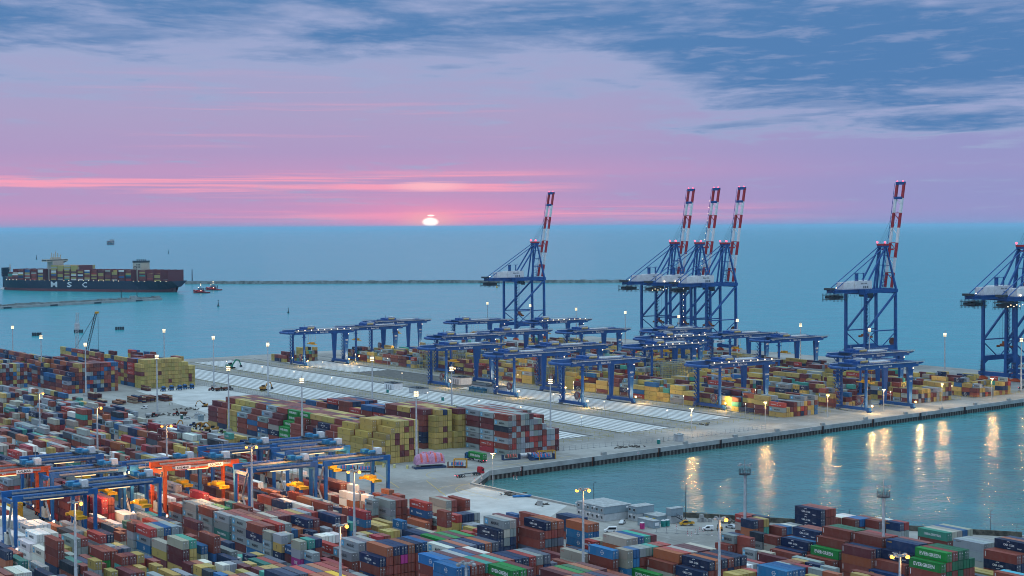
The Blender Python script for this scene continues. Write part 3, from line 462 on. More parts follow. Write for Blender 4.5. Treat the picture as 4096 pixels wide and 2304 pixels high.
(3772,16376,807003,1920),(3798,16376,21789081,2048),(3824,16376,551124729,4096),(3851,16376,546006420,0),(3877,16376,387440902,0),(3903,16376,393294350,0),
(3929,16376,407831760,0),(3955,16376,545278878,0),(3982,16376,551105047,0),(4240,16290,532616,0),(3772,16630,748711,1920),(3798,16630,20215198,2048),(3824,16630,20411309,0),
(4240,16544,561368,0),(4266,16544,561627,0),(4292,16544,758187,0),(3920,6164,998,0),(3640,6689,1037,256),(3670,6620,918,256),(3509,6821,1118,256),(3587,6821,1001,258),
(3587,6945,953,33026,100502),(3640,6945,1276,258),(3561,7077,1121,2),(3587,7077,1031,258),(3640,7077,742,258),(3670,7130,736,258),(3561,7199,1033,0),(3587,7199,1269,0),
(3613,7199,785,2),(3640,7199,1037,0),(3456,7330,1089,2),(3482,7330,925,258),(3509,7330,948,0),(3613,7330,973,33024,100804),(3696,7384,1161,33026,100805),
(3020,7476,729,0),(3046,7476,729,0),(3046,7730,866,0),(3020,7984,918,256),(3072,8241,784,256),(3177,8241,1123,256),(2396,8384,925,0),(3072,8365,730,256),
(3151,8365,999,0),(3177,8365,796,0),(2396,8640,998,0),(2076,8897,1109,0),(2102,8897,946,0),(2129,8897,1007,0),(2181,8897,1452,256),(2422,8896,734,258),
(2129,9019,1010,256),(2181,9019,1108,256),(2207,9019,929,0),(2233,9019,740,0),(2260,9019,758,0),(1887,9150,736,256),(1966,9150,871,258),(2233,9150,776,33024,101804),
(2260,9150,1272,256),(2286,9150,755,258),(3046,9261,759,258),(3099,9261,1029,256),(1620,9404,739,0),(1646,9404,742,0),(1730,9404,919,256),(1835,9404,865,33026,102004),
(1861,9404,1161,33026,102005),(2181,9404,1094,33024,102007),(2888,9404,743,33024,102008),(2915,9404,958,0),(2941,9404,739,0),(3099,9385,929,256),(1489,9660,1082,0),
(1620,9660,770,33024,102102),(1940,9661,47,0),(1966,9661,1431,258),(2941,9660,755,256),(3046,9639,27,0),(1756,9785,1431,258),(1809,9785,918,2),(1940,9785,1083,2),
(1966,9785,770,0),(3020,9770,1109,33026,102205),(3099,9770,736,384),(1646,9917,1114,258),(1756,9916,1046,256),(1809,9916,1026,256),(2286,9917,824,258),
(2915,9916,929,258),(1646,10039,1114,256),(2286,10039,756,0),(3125,10024,729,2),(1620,10170,1316,33026,102501),(1782,10171,1007,258),(1940,10171,1040,2),
(1966,10171,1052,258),(1782,10293,731,0),(1887,10293,1001,256),(1940,10293,1169,0),(1966,10293,1037,0),(2233,10293,999,258),(1646,10424,729,2),(1809,10424,929,2),
(1887,10424,1027,0),(1646,10680,986,256),(1861,10680,1247,0),(1966,10680,821,256),(2050,10681,999,33155,102804),(2260,10681,1033,2),(2915,10681,1013,258),
(2076,10805,729,258),(2260,10805,1010,0),(2286,10805,1034,2),(2705,10805,783,0),(1913,10936,1099,256),(1940,10936,925,2),(1966,10936,1036,2),(2076,10936,1322,33026,103004),
(2155,10936,776,256),(2181,10936,783,0),(2233,10936,1029,256),(2260,10936,928,0),(2286,10936,932,0),(2632,10936,1304,0),(2941,10936,1033,2),(1913,11190,1298,256),
(1966,11190,736,256),(2050,11190,919,33154,103103),(2076,11190,783,256),(2260,11190,926,256),(2286,11190,777,0),(2705,11190,1000,33026,103107),(3728,21240,590693,1935),
(3753,21240,22862182,2079),(3779,21240,393542631,4159),(3804,21240,16659612776,8319),(3830,21240,11236002129,127),(3855,21240,13402159805,127),(3880,21240,10648803348,127),
(3906,21240,13750820092,127),(3931,21240,16117828417,127),(3957,21240,15603395068,127),(3982,21240,10646890884,127),(4007,21240,10863718032,8319),(4033,21240,13337858455,127),
(4058,21240,10489051222,127),(4266,21320,551321867,8127),(4291,21320,14885887250,8319),(4317,21320,14885887250,127),(4342,21320,14885887250,127),(4368,21320,14885887250,127),
(4393,21320,14885690420,127),(4418,21320,14885887250,8319),(4444,21320,14885887250,127),(4469,21320,14742398180,127),(4495,21320,14885887250,127),(4520,21320,14885887250,127),
(4545,21320,14885887250,127),(4571,21320,551329157,63),(4596,21320,551329157,63),(4622,21320,20215478,31),(4647,21320,20419598,31),(3728,21496,571547,1920),
(3753,21496,18227566,2064),(3804,21496,10461968317,12288),(3830,21496,10690729299,0),(3855,21496,10664963153,0),(3931,21496,16824369762,0),(3957,21496,13179964978,0),
(3982,21496,11048797981,0),(4266,21600,16659673786,16320),(4291,21600,10474730260,0),(4317,21600,11628685080,0),(4342,21600,14880033369,0),(4469,21600,14880623603,0),
(4596,21600,11829372921,0),(4622,21600,14722037939,64),(3728,21750,532564,1928),(3753,21750,15164226,2048),(3779,21750,596060668,4128),(3804,21750,11624494763,8192),
(3931,21750,10876787608,0),(4266,21857,15904445402,16256),(3728,22004,552301,1920),(3753,22004,15136241,2048),(3779,22004,617584016,4096),(3804,22004,10575213188,8192),
(4058,22004,16766443989,0),(4266,21979,16817135609,16256),(4418,21979,10503717042,0),(4266,22110,14881686536,16256),(4393,22110,10625659353,8192),(4418,22110,10509522512,0),
(4495,22110,10475519697,0),(4520,22110,14730493735,0),(3728,22261,14512594,3984),(3753,22261,423775433,4128),(3804,22261,11048934386,8192),(4266,22365,10690259108,12288),
(3728,22385,22881853,3968),(3753,22385,395126762,4096),(3779,22385,10469072774,8256),(4266,22489,553013881,4096),(3452,22500,594151994,62),(3478,22500,401789269,62),
(3503,22500,402626005,62),(3529,22500,488670787,63),(3554,22500,407627219,63),(3579,22500,488028518,63),(3605,22500,488138443,63),(3630,22500,622873639,63),
(3728,22516,15945647,3968),(3753,22516,503973389,4096),(3779,22516,15884240060,8192),(3880,22516,15730380225,0),(3906,22516,15904502253,0),(3931,22516,10849061120,0),
(4007,22516,15728277978,0),(4266,22621,16665210848,12352),(4520,22621,16048199872,8192),(4622,22621,10476324162,0),(3728,22770,20858,896),(3753,22770,20510431,3072),
(3779,22770,502753095,4096),(3830,22770,10496806511,0),(3855,22770,13768112714,0),(4007,22770,11442073095,0),(4596,22745,14730698194,0),(4266,22877,16093630071,12352),
(4520,22877,14922890983,8192),(3728,23024,815400,8),(3753,23024,21818981,2048),(3779,23024,552452616,4096),(3830,23024,16889205571,8192),(4266,22999,10480764501,12288),
(4266,23130,14722293521,12288),(4317,23130,16680878438,0),(4418,23130,11823558715,0),(4571,23130,14723600907,0),(4596,23130,15892968085,0),(3579,23264,402518090,32),
(3605,23264,545427905,32),(3630,23264,409426117,32),(3804,23280,16660724949,12352),(3830,23280,10693980596,0),(4266,23384,10624254571,12288),(3753,23536,14380686,2048),
(3779,23536,495588348,4128),(3804,23536,15884783453,8192),(4266,23640,10460680095,12288),(4368,23640,11622626645,0),(3753,23790,15156869,2048),(3779,23790,503333689,4096),
(3804,23790,10460885752,8192),(3830,23790,15992447794,0),(4266,23896,10624049127,12288),(3804,24044,11465632973,12288),(4266,24150,14888327947,12288),(3779,24300,617565803,4128),
(3804,24300,10668739621,8192),(4266,24404,16121538605,12288),(3804,24556,16093914003,8192),(6625,13450,27894,903),(6654,13450,1037,131),(6682,13450,1027,387),
(6710,13450,20413,519),(6739,13450,19987,519),(6768,13450,29248,903),(6796,13450,531745,1039),(6824,13450,25083,647),(6853,13450,28006,7),(6882,13450,858067,1935),
(7810,13520,20629,903),(7838,13520,931,259),(7867,13520,20612,647),(7896,13520,1162,131),(7924,13520,25094,519),(7952,13520,756,3),(7981,13520,1027,3),
(8010,13520,25738,519),(8038,13520,28006,7),(8066,13520,536852,1039),(8095,13520,556265,15),(8124,13520,757432,271),(8400,13521,730,387),(8428,13521,25090,519),
(8457,13521,1118,3),(8486,13521,30,129),(8514,13521,764,259),(8542,13521,926,3),(8571,13521,38,1),(8600,13521,38,1),(8628,13521,27,129),(8656,13521,28091,775),
(8685,13521,541681,1039),(8714,13521,28002,7),(6625,13704,552161,1935),(6682,13704,559582,1032),(6739,13704,28006,0),(6768,13704,28013,0),(6796,13704,753068,1032),
(6882,13704,669303,1024),(8400,13645,29171,901),(8656,13645,767,256),(8685,13645,749253,1536),(7220,13801,20423,903),(7248,13801,38,1),(7277,13801,20709,903),
(7306,13801,38,129),(7334,13801,919,259),(7362,13801,27745,519),(7391,13801,38,1),(7420,13801,28,129),(7448,13801,919,259),(7476,13801,1108,3),(7505,13801,929,3),
(7534,13801,929,259),(7810,13777,25084,901),(7867,13777,28010,0),(7924,13777,27736,0),(8066,13777,24878,512),(8095,13777,677549,1024),(8400,13777,756418,1929),
(8457,13777,681190,1032),(8542,13777,25229,512),(8571,13777,20791,4),(8600,13777,28145,4),(8628,13777,31651,4),(8685,13777,25094,512),(6625,13960,41,129),
(6654,13960,670248,1792),(7220,13925,559332,1928),(7277,13925,759652,1032),(7362,13925,27702,512),(7476,13925,28000,516),(7810,13899,759,384),(7838,13899,24986,512),
(7867,13899,562788,1032),(8066,13899,559441,1544),(8400,13899,20720,896),(8428,13899,556255,1024),(8600,13899,539768,1032),(8714,13899,27999,512),(7220,14057,929,0),
(7476,14057,24874,512),(7534,14057,561378,1032),(7810,14031,559333,1932),(7838,14031,756365,1548),(8400,14030,556535,1544),(8542,14030,689662,1024),(8656,14030,953005,1024),
(8714,14030,748883,1032),(6625,14217,28269,903),(6654,14217,20617,774),(6710,14217,559447,1024),(7448,14179,24797,0),(7505,14179,556261,1032),(7810,14153,758387,1920),
(6625,14339,25094,899),(6682,14339,748144,1032),(6710,14339,677443,1024),(7248,14311,689215,1548),(7277,14311,22067,4),(7391,14311,559181,1800),(7810,14285,770,384),
(8038,14285,28145,512),(8095,14285,753355,1032),(8124,14285,590808,1036),(8400,14285,35080,512),(8457,14285,748765,1024),(6625,14470,19987,899),(6654,14470,551434,1032),
(6710,14470,551881,1024),(6739,14470,756273,0),(6796,14470,559343,1032),(6824,14470,677545,8),(6853,14470,953373,8),(7248,14433,553673,1544),(7391,14433,753084,1536),
(7810,14409,946,384),(7924,14409,27736,512),(8066,14409,671707,1032),(8095,14409,553609,1024),(8400,14409,19711,0),(8457,14409,551429,1536),(7220,14564,598867,1548),
(7277,14564,756277,1024),(7391,14564,679017,1024),(7476,14564,559171,1032),(7505,14564,753354,0),(7534,14564,753145,8),(7810,14540,556255,1548),(7838,14540,748051,12),
(7867,14540,679061,12),(7896,14540,815320,12),(7924,14540,25099,4),(7952,14540,551422,1032),(7981,14540,669952,8),(8457,14541,28006,512),(8571,14541,759926,1024),
(8600,14541,532204,8),(8628,14541,756202,8),(8685,14541,854428,1032),(8714,14541,854399,0),(6625,14724,29458,901),(6654,14724,25094,0),(6682,14724,674623,1024),
(6796,14724,559177,1024),(6853,14724,559171,1024),(8400,14665,740,258),(8428,14665,730,256),(8486,14665,756173,1544),(8571,14665,532198,1024),(7220,14820,28000,768),
(7277,14820,670255,1024),(7810,14796,756281,1792),(7838,14796,677674,0),(8400,14796,20450,512),(8428,14796,29188,4),(6625,14980,27740,901),(6654,14980,20450,0),
(6682,14980,20509,0),(7248,15077,1034,256),(7306,15077,24986,0),(7476,15077,788347,1032),(7505,15077,674697,8),(8400,15050,929,256),(8457,15050,949915,1544),
(8514,15050,25165,0),(8542,15050,953121,1036),(8600,15050,20710,516),(6625,15236,694316,1928),(6654,15236,561635,8),(6682,15236,669978,1032),(6710,15236,669962,1032),
(6882,15236,20612,512),(7220,15199,919,2),(7220,15330,563086,1548),(7248,15330,748721,12),(7277,15330,559717,12),(7420,15330,757,256),(7476,15330,28010,512),
(7505,15330,670151,1032),(7810,15305,25364,512),(7838,15305,25084,0),(7867,15305,559451,1032),(7981,15305,25084,512),(8400,15304,556417,1548),(8428,15304,669526,12),
(8457,15304,559181,1024),(8656,15304,677549,1032),(8685,15304,748880,0),(6625,15491,28020,896),(7810,15429,669223,1544),(7867,15429,815326,1024),(6625,15613,1037,384),
(7220,15584,20710,512),(7448,15584,20453,516),(7476,15584,28145,516),(7505,15584,20450,0),(7810,15560,788087,1544),(7838,15560,559441,0),(8010,15560,750176,1032),
(8038,15560,795647,12),(8400,15560,559235,1792),(8428,15560,698393,0),(8457,15560,559497,0),(8656,15560,747992,1024),(8714,15560,763487,1024),(6625,15744,756286,1932),
(6654,15744,20720,516),(6682,15744,20716,0),(6882,15744,559441,1032),(7220,15840,27894,772),(7248,15840,559339,1032),(7277,15840,756421,1032),(7391,15840,25954,512),
(7420,15840,559456,1032),(7448,15840,756001,8),(7810,15816,536744,1536),(7896,15816,756284,0),(8038,15816,677441,1024),(8400,15817,31385,768),(8685,15817,677539,1024),
(6625,16000,22313,896),(6682,16000,552161,1024),(6739,16000,748690,1032),(6768,16000,749261,1032),(6796,16000,788137,1036),(6824,16000,25360,4),(6853,16000,28010,0),
(6882,16000,756281,1024),(8400,15939,25219,768),(8685,15939,854578,1024),(7220,16097,770,256),(7838,16070,1091,256),(7896,16070,27892,512),(8010,16070,753355,1032),
(8066,16070,559345,1024),(8124,16070,760192,1024),(8428,16070,1037,256),(8486,16070,753355,1544),(8542,16070,559524,1032),(8571,16070,807770,8),(8628,16070,677438,1024),
(6625,16256,20770,900),(6654,16256,559339,1032),(6882,16256,753355,1024),(7220,16219,1037,384),(7810,16324,24797,772),(7838,16324,27736,516),(7981,16324,674623,1544),
(8038,16324,756271,1024),(8066,16324,559191,0),(8095,16324,846380,0),(8400,16324,559360,1544),(8428,16324,748879,12),(8457,16324,675351,12),(8571,16324,677545,1024),
(8656,16324,556612,1024),(8685,16324,757459,0),(8714,16324,855884,0),(7220,16351,767,256),(7277,16351,35192,516),(7306,16351,25894,4),(7391,16351,20710,512),
(6625,16510,756001,1929),(6882,16510,677539,1024),(7277,16473,552431,1800),(7391,16473,31350,512),(8514,16581,552157,1024),(7220,16604,20450,516),(7248,16604,19879,4),
(7277,16604,25094,0),(7420,16604,671717,1544),(7505,16604,30247,512),(8457,16705,19873,512),(8514,16705,755974,1024),(6625,16764,20720,900),(6768,16764,945702,1032),
(6853,16764,669249,1032),(7810,16836,737,256),(7896,16836,952,0),(7924,16836,1162,0),(8066,16836,28010,516),(8124,16836,748873,1536),(8457,16837,536574,1544),
(8656,16837,753368,1032),(8714,16837,756541,1032),(6625,17020,1037,384),(6739,17020,35026,512),(6853,17020,552053,1024),(8457,16959,559333,1536),(8656,16959,677431,1024),
(7810,17090,29464,772),(7838,17090,35022,4),(7867,17090,28006,4),(7896,17090,551313,1036),(7924,17090,21911,4),(7952,17090,28277,4),(8066,17090,19983,768),
(8124,17090,25543,0),(8514,17090,27730,512),(8628,17090,27931,0),(8656,17090,748991,1024),(6625,17276,1081,384),(6682,17276,730,256),(6710,17276,847114,1548),
(6739,17276,552215,8),(6768,17276,566622,8),(6882,17276,556535,1536),(7810,17344,27740,768),(8038,17344,539677,1032),(8124,17344,677333,1032),(8400,17344,27902,516),
(8428,17344,35013,4),(8457,17344,25164,4),(8486,17344,753247,1032),(8514,17344,539758,8),(8542,17344,559343,8),(8685,17344,541685,1024),(6625,17530,28010,900),
(6654,17530,753878,1036),(6682,17530,27709,4),(6796,17530,674527,1024),(6853,17530,559181,1032),(7220,17480,20261,516),(7248,17480,753361,1036),(7277,17480,847105,12),
(7334,17480,755981,1548),(7362,17480,945831,14),(7420,17480,757,258),(7476,17480,826,258),(7505,17480,562822,1548),(7810,17600,772,256),(7838,17600,35219,512),
(7896,17600,28053,512),(7924,17600,24991,0),(7952,17600,24820,4),(8400,17600,19991,768),(8428,17600,753361,1032),(8457,17600,756270,8),(8600,17600,556525,1024),
(7476,17736,750532,1032),(7810,17856,25083,900),(7838,17856,591517,1032),(7896,17856,756197,1032),(7924,17856,753357,8),(7952,17856,846680,1032),(8066,17856,24814,516),
(8095,17856,29171,4),(8124,17856,559343,1032),(7220,17991,28054,516),(7248,17991,20440,4),(7277,17991,551955,1036),(7306,17991,25084,4),(8486,17979,25083,512),
(7220,18113,20615,512),(7277,18113,559183,1024),(7810,18110,1303,0),(7838,18110,20710,512),(7924,18110,556261,1024),(8571,18110,552053,1536),(8600,18110,539768,0),
(8628,18110,551896,8),(8656,18110,677549,8),(8714,18110,756014,1032),(7220,18244,27736,512),(7248,18244,539758,1032),(7277,18244,799180,0),(7420,18244,25090,4),
(7448,18244,20730,0),(7476,18244,677431,1032),(7534,18244,677279,1032),(7896,18364,20720,512),(7981,18364,747988,1024),(8010,18364,748993,0),(8400,18364,27999,516),
(8457,18364,24820,516),(8486,18364,25175,4),(8514,18364,556430,1032),(8542,18364,763625,12),(8656,18364,954461,1024),(8714,18364,847672,1024),(6625,18500,756173,1935),
(6654,18500,925,3),(6682,18500,753139,1551),(6710,18500,20710,7),(6739,18500,764,3),(6768,18500,756169,1551),(6796,18500,756065,15),(6824,18500,694042,15),
(6853,18500,756163,15),(6882,18500,22178,6),(6910,18500,19981,4),(6938,18500,28000,0),(7220,18501,20440,516),(7220,18625,27907,512),(7277,18625,28010,512),
(7810,18620,552056,1544),(7838,18620,539494,8),(7867,18620,606107,8),(7896,18620,748883,1032),(7952,18620,670249,1032),(8400,18620,748987,1544),(8428,18620,559582,1032),
(8457,18620,748883,8),(8486,18620,552161,8),(8685,18620,756065,1024),(6625,18757,20720,896),(7534,18757,815319,1032),(6625,18879,767,384),(6654,18879,28061,512),
(6824,18879,559495,1024),(7362,18879,28000,512),(7505,18879,559171,1032),(7810,18876,28000,512),(7981,18876,560909,1024),(8038,18876,748991,0),(8400,18877,749261,1536),
(8685,18877,677539,1024),(6625,19010,28,128),(6654,19010,1087,256),(6682,19010,20602,512),(6710,19010,29917,0),(7220,19011,677549,1806),(7248,19011,1081,2),
(7277,19011,753496,1548),(7534,19011,753635,1024),(8400,18999,20442,512),(8600,18999,532360,1024),(8656,18999,756277,1024),(7220,19133,28006,768),(7476,19133,24976,512),
(7534,19133,674622,1536),(7810,19130,788249,1544),(7838,19130,815060,8),(7867,19130,541685,8),(8628,19131,949975,1024),(6625,19264,25090,902),(6654,19264,24986,4),
(6710,19264,591257,1544),(6882,19264,20439,512),(7220,19265,925,256),(7391,19265,28091,4),(7420,19265,670525,1036),(7448,19265,20725,4),(8628,19253,602462,1024),
(7420,19389,753419,1024),(8428,19384,31385,516),(8457,19384,25099,4),(8486,19384,20717,4),(8542,19384,29173,512),(6625,19521,25167,896),(6710,19521,753355,1536),
(6796,19521,748717,0),(6853,19521,24813,512),(7220,19520,748991,1548),(7248,19520,25084,4),(7277,19520,598813,1036),(7391,19520,556531,1544),(7448,19520,559441,1024),
(6625,19645,929,384),(6654,19645,27730,512),(6710,19645,553500,1024),(6853,19645,674414,8),(7838,19641,551891,1544),(7867,19641,960393,8),(7896,19641,20413,4),
(8066,19641,753280,1032),(8095,19641,20602,4),(8457,19641,27740,512),(8571,19641,539768,1032),(8600,19641,748181,8),(8656,19641,559456,1032),(8714,19641,559575,1032),
(6625,19776,20440,900),(6739,19776,20602,512),(6824,19776,674633,1024),(6853,19776,756007,0),(6938,19776,953111,1032),(7838,19765,854436,1536),(8066,19765,748900,1024),
(8400,19765,35300,516),(8428,19765,20419,4),(8457,19765,20440,0),(8600,19765,795647,1024),(7810,19896,28000,768),(7981,19896,792787,1024),(8010,19896,539494,8),
(8038,19896,758194,8),(8066,19896,748980,0),(8124,19896,748873,1024),(8400,19896,20494,512),(8486,19896,748987,1032),(8542,19896,750331,1032),(8656,19896,20712,512),
(6625,20030,20710,896),(6654,20030,22060,0),(6682,20030,27732,0),(6739,20030,27894,512),(6768,20030,750179,1032),(7220,20031,753246,1548),(7248,20031,20446,4),
(7448,20031,858341,1032),(7220,20153,20446,768),(7334,20153,19981,516),(7810,20150,24976,512),(7867,20150,29188,512),(7896,20150,537570,1032),(8400,20150,25171,768),
(8457,20150,27730,0),(8486,20150,561530,1024),(8656,20150,808029,1024),(8714,20150,753361,1024),(6625,20284,560899,1928),(6654,20284,792623,8),(6682,20284,753085,8),
(6938,20284,763615,1024),(7220,20284,22070,768),(7277,20284,748721,1024),(7420,20284,758242,1544),(8066,20404,748888,1032),(8095,20404,950816,8),(8124,20404,759699,0),
(8428,20405,25094,512),(6625,20540,28007,896),(6824,20540,677549,1032),(7220,20540,20261,512),(7420,20540,753365,1024),(7534,20540,753361,1032),(8457,20529,756055,1032),
(8542,20529,854598,1024),(7838,20661,28006,516),(8038,20661,953184,1024),(8400,20660,559150,1544),(8428,20660,551864,8),(8486,20660,552431,1024),(8542,20660,753824,0),
(6625,20796,552157,1928),(6654,20796,674770,8),(6682,20796,560639,8),(6910,20796,756008,1024),(7220,20797,30186,512),(7306,20797,562978,1032),(7334,20797,748991,8),
(7838,20785,20413,512),(7896,20785,20709,4),(7981,20785,31644,512),(8010,20785,20639,0),(8066,20785,848752,1024),(8124,20785,670248,1024),(7306,20919,539656,1024),
(7505,20919,757459,1024),(7838,20916,25009,512),(7896,20916,756352,1544),(7952,20916,556270,1036),(8066,20916,756169,1536),(8400,20916,532397,1536),(7220,21050,552049,1548),
(7248,21050,539758,12),(7277,21050,756011,8),(7420,21050,694954,1024),(7810,21171,28061,516),(8066,21171,756406,1024),(8400,21170,19991,0),(8571,21170,756283,1024),
(7306,21304,598547,1024),(7867,21293,536636,1032),(7896,21425,669958,1024),(8486,21424,753284,1544),(8514,21424,756057,8),(7220,21560,21881,516),(7248,21560,669994,1036),
(7277,21560,670259,12),(7391,21560,815060,1024),(7420,21560,759916,0),(7448,21560,595793,0),(7534,21560,756358,1032),(7838,21549,27902,512),(7896,21549,681275,1024),
(6625,21701,27894,903),(6654,21701,38,1),(6682,21701,25954,775),(6710,21701,740,3),(6739,21701,740,3),(6768,21701,20730,519),(6796,21701,552161,1039),(6824,21701,532197,12),
(6882,21701,669954,1032),(7838,21680,30322,512),(8038,21680,757631,1036),(8400,21681,31539,0),(8457,21681,25819,0),(8486,21681,747992,1024),(8714,21681,670141,1032),
(6625,21825,1172,384),(6682,21825,756277,1032),(6768,21825,960121,1544),(7220,21816,20720,768),(7448,21816,795539,1024),(7534,21816,551314,1024),(8714,21805,559333,1024),
(6625,21956,20440,900),(6654,21956,27907,4),(6796,21956,559441,1536),(7810,21936,925,0),(7838,21936,27892,512),(7924,21936,27730,0),(7981,21936,19991,512),
(8066,21936,748883,1024),(8428,21937,28000,0),(8514,21937,28012,0),(8628,21937,756281,0),(8685,21937,591517,1024),(7220,22070,757627,1800),(7248,22070,854389,8),
(7306,22070,747984,1032),(7362,22070,753355,1024),(6625,22210,24813,896),(6682,22210,854686,1032),(6739,22210,19993,0),(7838,22190,21905,512),(7896,22190,20791,0),
(8066,22190,28010,512),(8124,22190,753355,1024),(8400,22190,756281,1544),(8486,22190,24824,0),(8542,22190,848584,1032),(7220,22325,1034,256),(7534,22325,670251,1032),
(6625,22464,20602,896),(6739,22464,552053,1024),(6768,22464,677323,8),(6882,22464,22070,512),(6910,22464,536571,1024),(7220,22449,757,256),(7362,22449,670529,0),
(7896,22444,28087,512),(7981,22444,748981,1544),(8010,22444,557318,8),(8038,22444,756011,8),(8066,22444,748143,8),(8400,22444,28000,512),(8542,22444,793006,1024),
(8628,22444,758387,0),(7220,22580,1033,256),(7248,22580,19991,516),(7277,22580,27892,4),(7334,22580,551881,1024),(7476,22580,532258,1024),(7505,22580,679732,0),
(7534,22580,755974,8),(6625,22720,767,384),(6654,22720,28006,512),(6682,22720,559150,1032),(6710,22720,674521,8),(6824,22720,748718,0),(6853,22720,539768,0),
(7810,22700,756271,1544),(7896,22700,756271,1032),(7924,22700,788401,8),(7952,22700,677248,8),(8400,22700,748981,1032),(8486,22700,699419,1024),(8514,22700,669979,0),
(8685,22700,559181,1024),(7220,22836,27740,512),(7277,22836,697151,1032),(7306,22836,756284,8),(7420,22836,553535,0),(7534,22836,788249,1024),(6625,22976,27902,900),
(6796,22976,753365,1024),(6938,22976,756021,1032),(7838,22956,560909,1536),(8038,22956,851776,1024),(8428,22956,753095,1024),(8714,22956,851668,1024),(7220,23090,551935,1544),
(7248,23090,532562,8),(7277,23090,788357,0),(7448,23090,694576,1024),(7476,23090,556416,0),(7505,23090,750341,0),(6625,23230,20446,896),(6768,23230,27898,512),
(7867,23210,27740,512),(8600,23211,559171,1024),(8656,23211,598817,0),(7220,23344,30207,512),(7391,23344,537571,1024),(7420,23344,559453,0),(8486,23333,756271,1536),
(8600,23333,563221,1024),(6625,23484,532750,1928),(6654,23484,559144,8),(6682,23484,748981,8),(6710,23484,812141,8),(6882,23484,27732,0),(6938,23484,677549,1024),
(7838,23464,20612,512),(7867,23464,536848,1032),(7952,23464,684839,1032),(8010,23464,559332,1024),(8038,23464,847541,0),(8066,23464,556616,0),(8400,23464,753257,1544),
(8428,23464,753257,8),(8457,23464,35026,4),(8486,23464,748164,1024),(6625,23740,767,384),(6654,23740,29188,512),(6910,23740,25823,512),(7334,23725,551162,1032),
(7810,23721,753105,1032),(7810,23845,671437,1024),(6060,24001,1026,387),(6088,24001,20440,519),(6117,24001,35296,7),(6146,24001,1027,3),(6174,24001,48,1),
(6202,24001,740,259),(6231,24001,748262,1551),(6260,24001,29927,7),(6288,24001,27723,7),(6316,24001,19987,7),(6345,24001,677279,1039),(6060,24125,1080,384),
(6088,24125,35020,512),(6231,24125,815330,1536),(6288,24125,551432,8),(6316,24125,559453,8),(6060,24257,1108,384),(6202,24257,28006,4),(6060,24379,1037,384),
]
# ------------------------------------------------------------ sea, ground, quay
def water_mat():
    m = bpy.data.materials.new('sea_water'); m.use_nodes = True; t = m.node_tree; b = t.nodes['Principled BSDF']; n = NT(t)
    o = n.n('ShaderNodeNewGeometry').outputs['Position']
    sep = n.n('ShaderNodeSeparateXYZ', i_0=o)
    rx = n.n('ShaderNodeVectorMath', operation='DOT_PRODUCT', i_0=o, i_1=tuple(RT)).outputs['Value']
    rf = n.n('ShaderNodeVectorMath', operation='DOT_PRODUCT', i_0=o, i_1=tuple(FW)).outputs['Value']
    # harbour water is greener and murkier than the open sea
    basin = n.m('SUBTRACT', 1, n.ss(rf, 650, 1500))
    body = n.mix(basin, (.016, .295, .345, 1), (.066, .165, .168, 1))
    big = n.noise(o, .004, 4, .6, .5)
    body = n.mix(n.m('MULTIPLY', n.ss(big, .35, .7), .35), body, (.022, .310, .37, 1))
    # long pale slicks drifting on the surface
    sl_ = n.noise(n.xyz(n.m('MULTIPLY', rx, .0016), n.m('MULTIPLY', rf, .0062), 4.), 1., 5, .6, .6)
    body = n.mix(n.m('MULTIPLY', n.ss(sl_, .58, .70), .30), body, (.08, .36, .42, 1))
    rip_tone = n.noise(n.xyz(n.m('MULTIPLY', rx, .016), n.m('MULTIPLY', rf, .030), 2.), 1., 6, .68, .3)  # light and dark of unresolved waves, painted into the body colour
    body = n.mix(n.m('MULTIPLY', n.ss(rip_tone, .36, .64), .34), body, n.mix(basin, (.004, .205, .262, 1), (.036, .115, .120, 1)))
    t.links.new(body, b.inputs['Base Color'])
    b.inputs['Roughness'].default_value = .22; b.inputs['Specular IOR Level'].default_value = .16
    w1 = n.noise(o, .32, 3, .6); w2 = n.noise(o, .06, 3, .55); w3 = n.noise(o, .012, 2, .5)
    h = n.m('ADD', n.m('ADD', n.m('MULTIPLY', w1, .55), n.m('MULTIPLY', w2, 1.6)), n.m('MULTIPLY', w3, 3.0))
    bp = n.n('ShaderNodeBump', i_Height=h, i_Distance=1.0, i_Strength=.55)
    t.links.new(bp.outputs[0], b.inputs['Normal'])
    return m
R_ = 108000.
sea = MB(); sea.face([(-R_, -25000, -4), (R_, -25000, -4), (R_, R_, -4), (-R_, R_, -4)])
tag(sea.obj('sea', water_mat()), kind='structure')

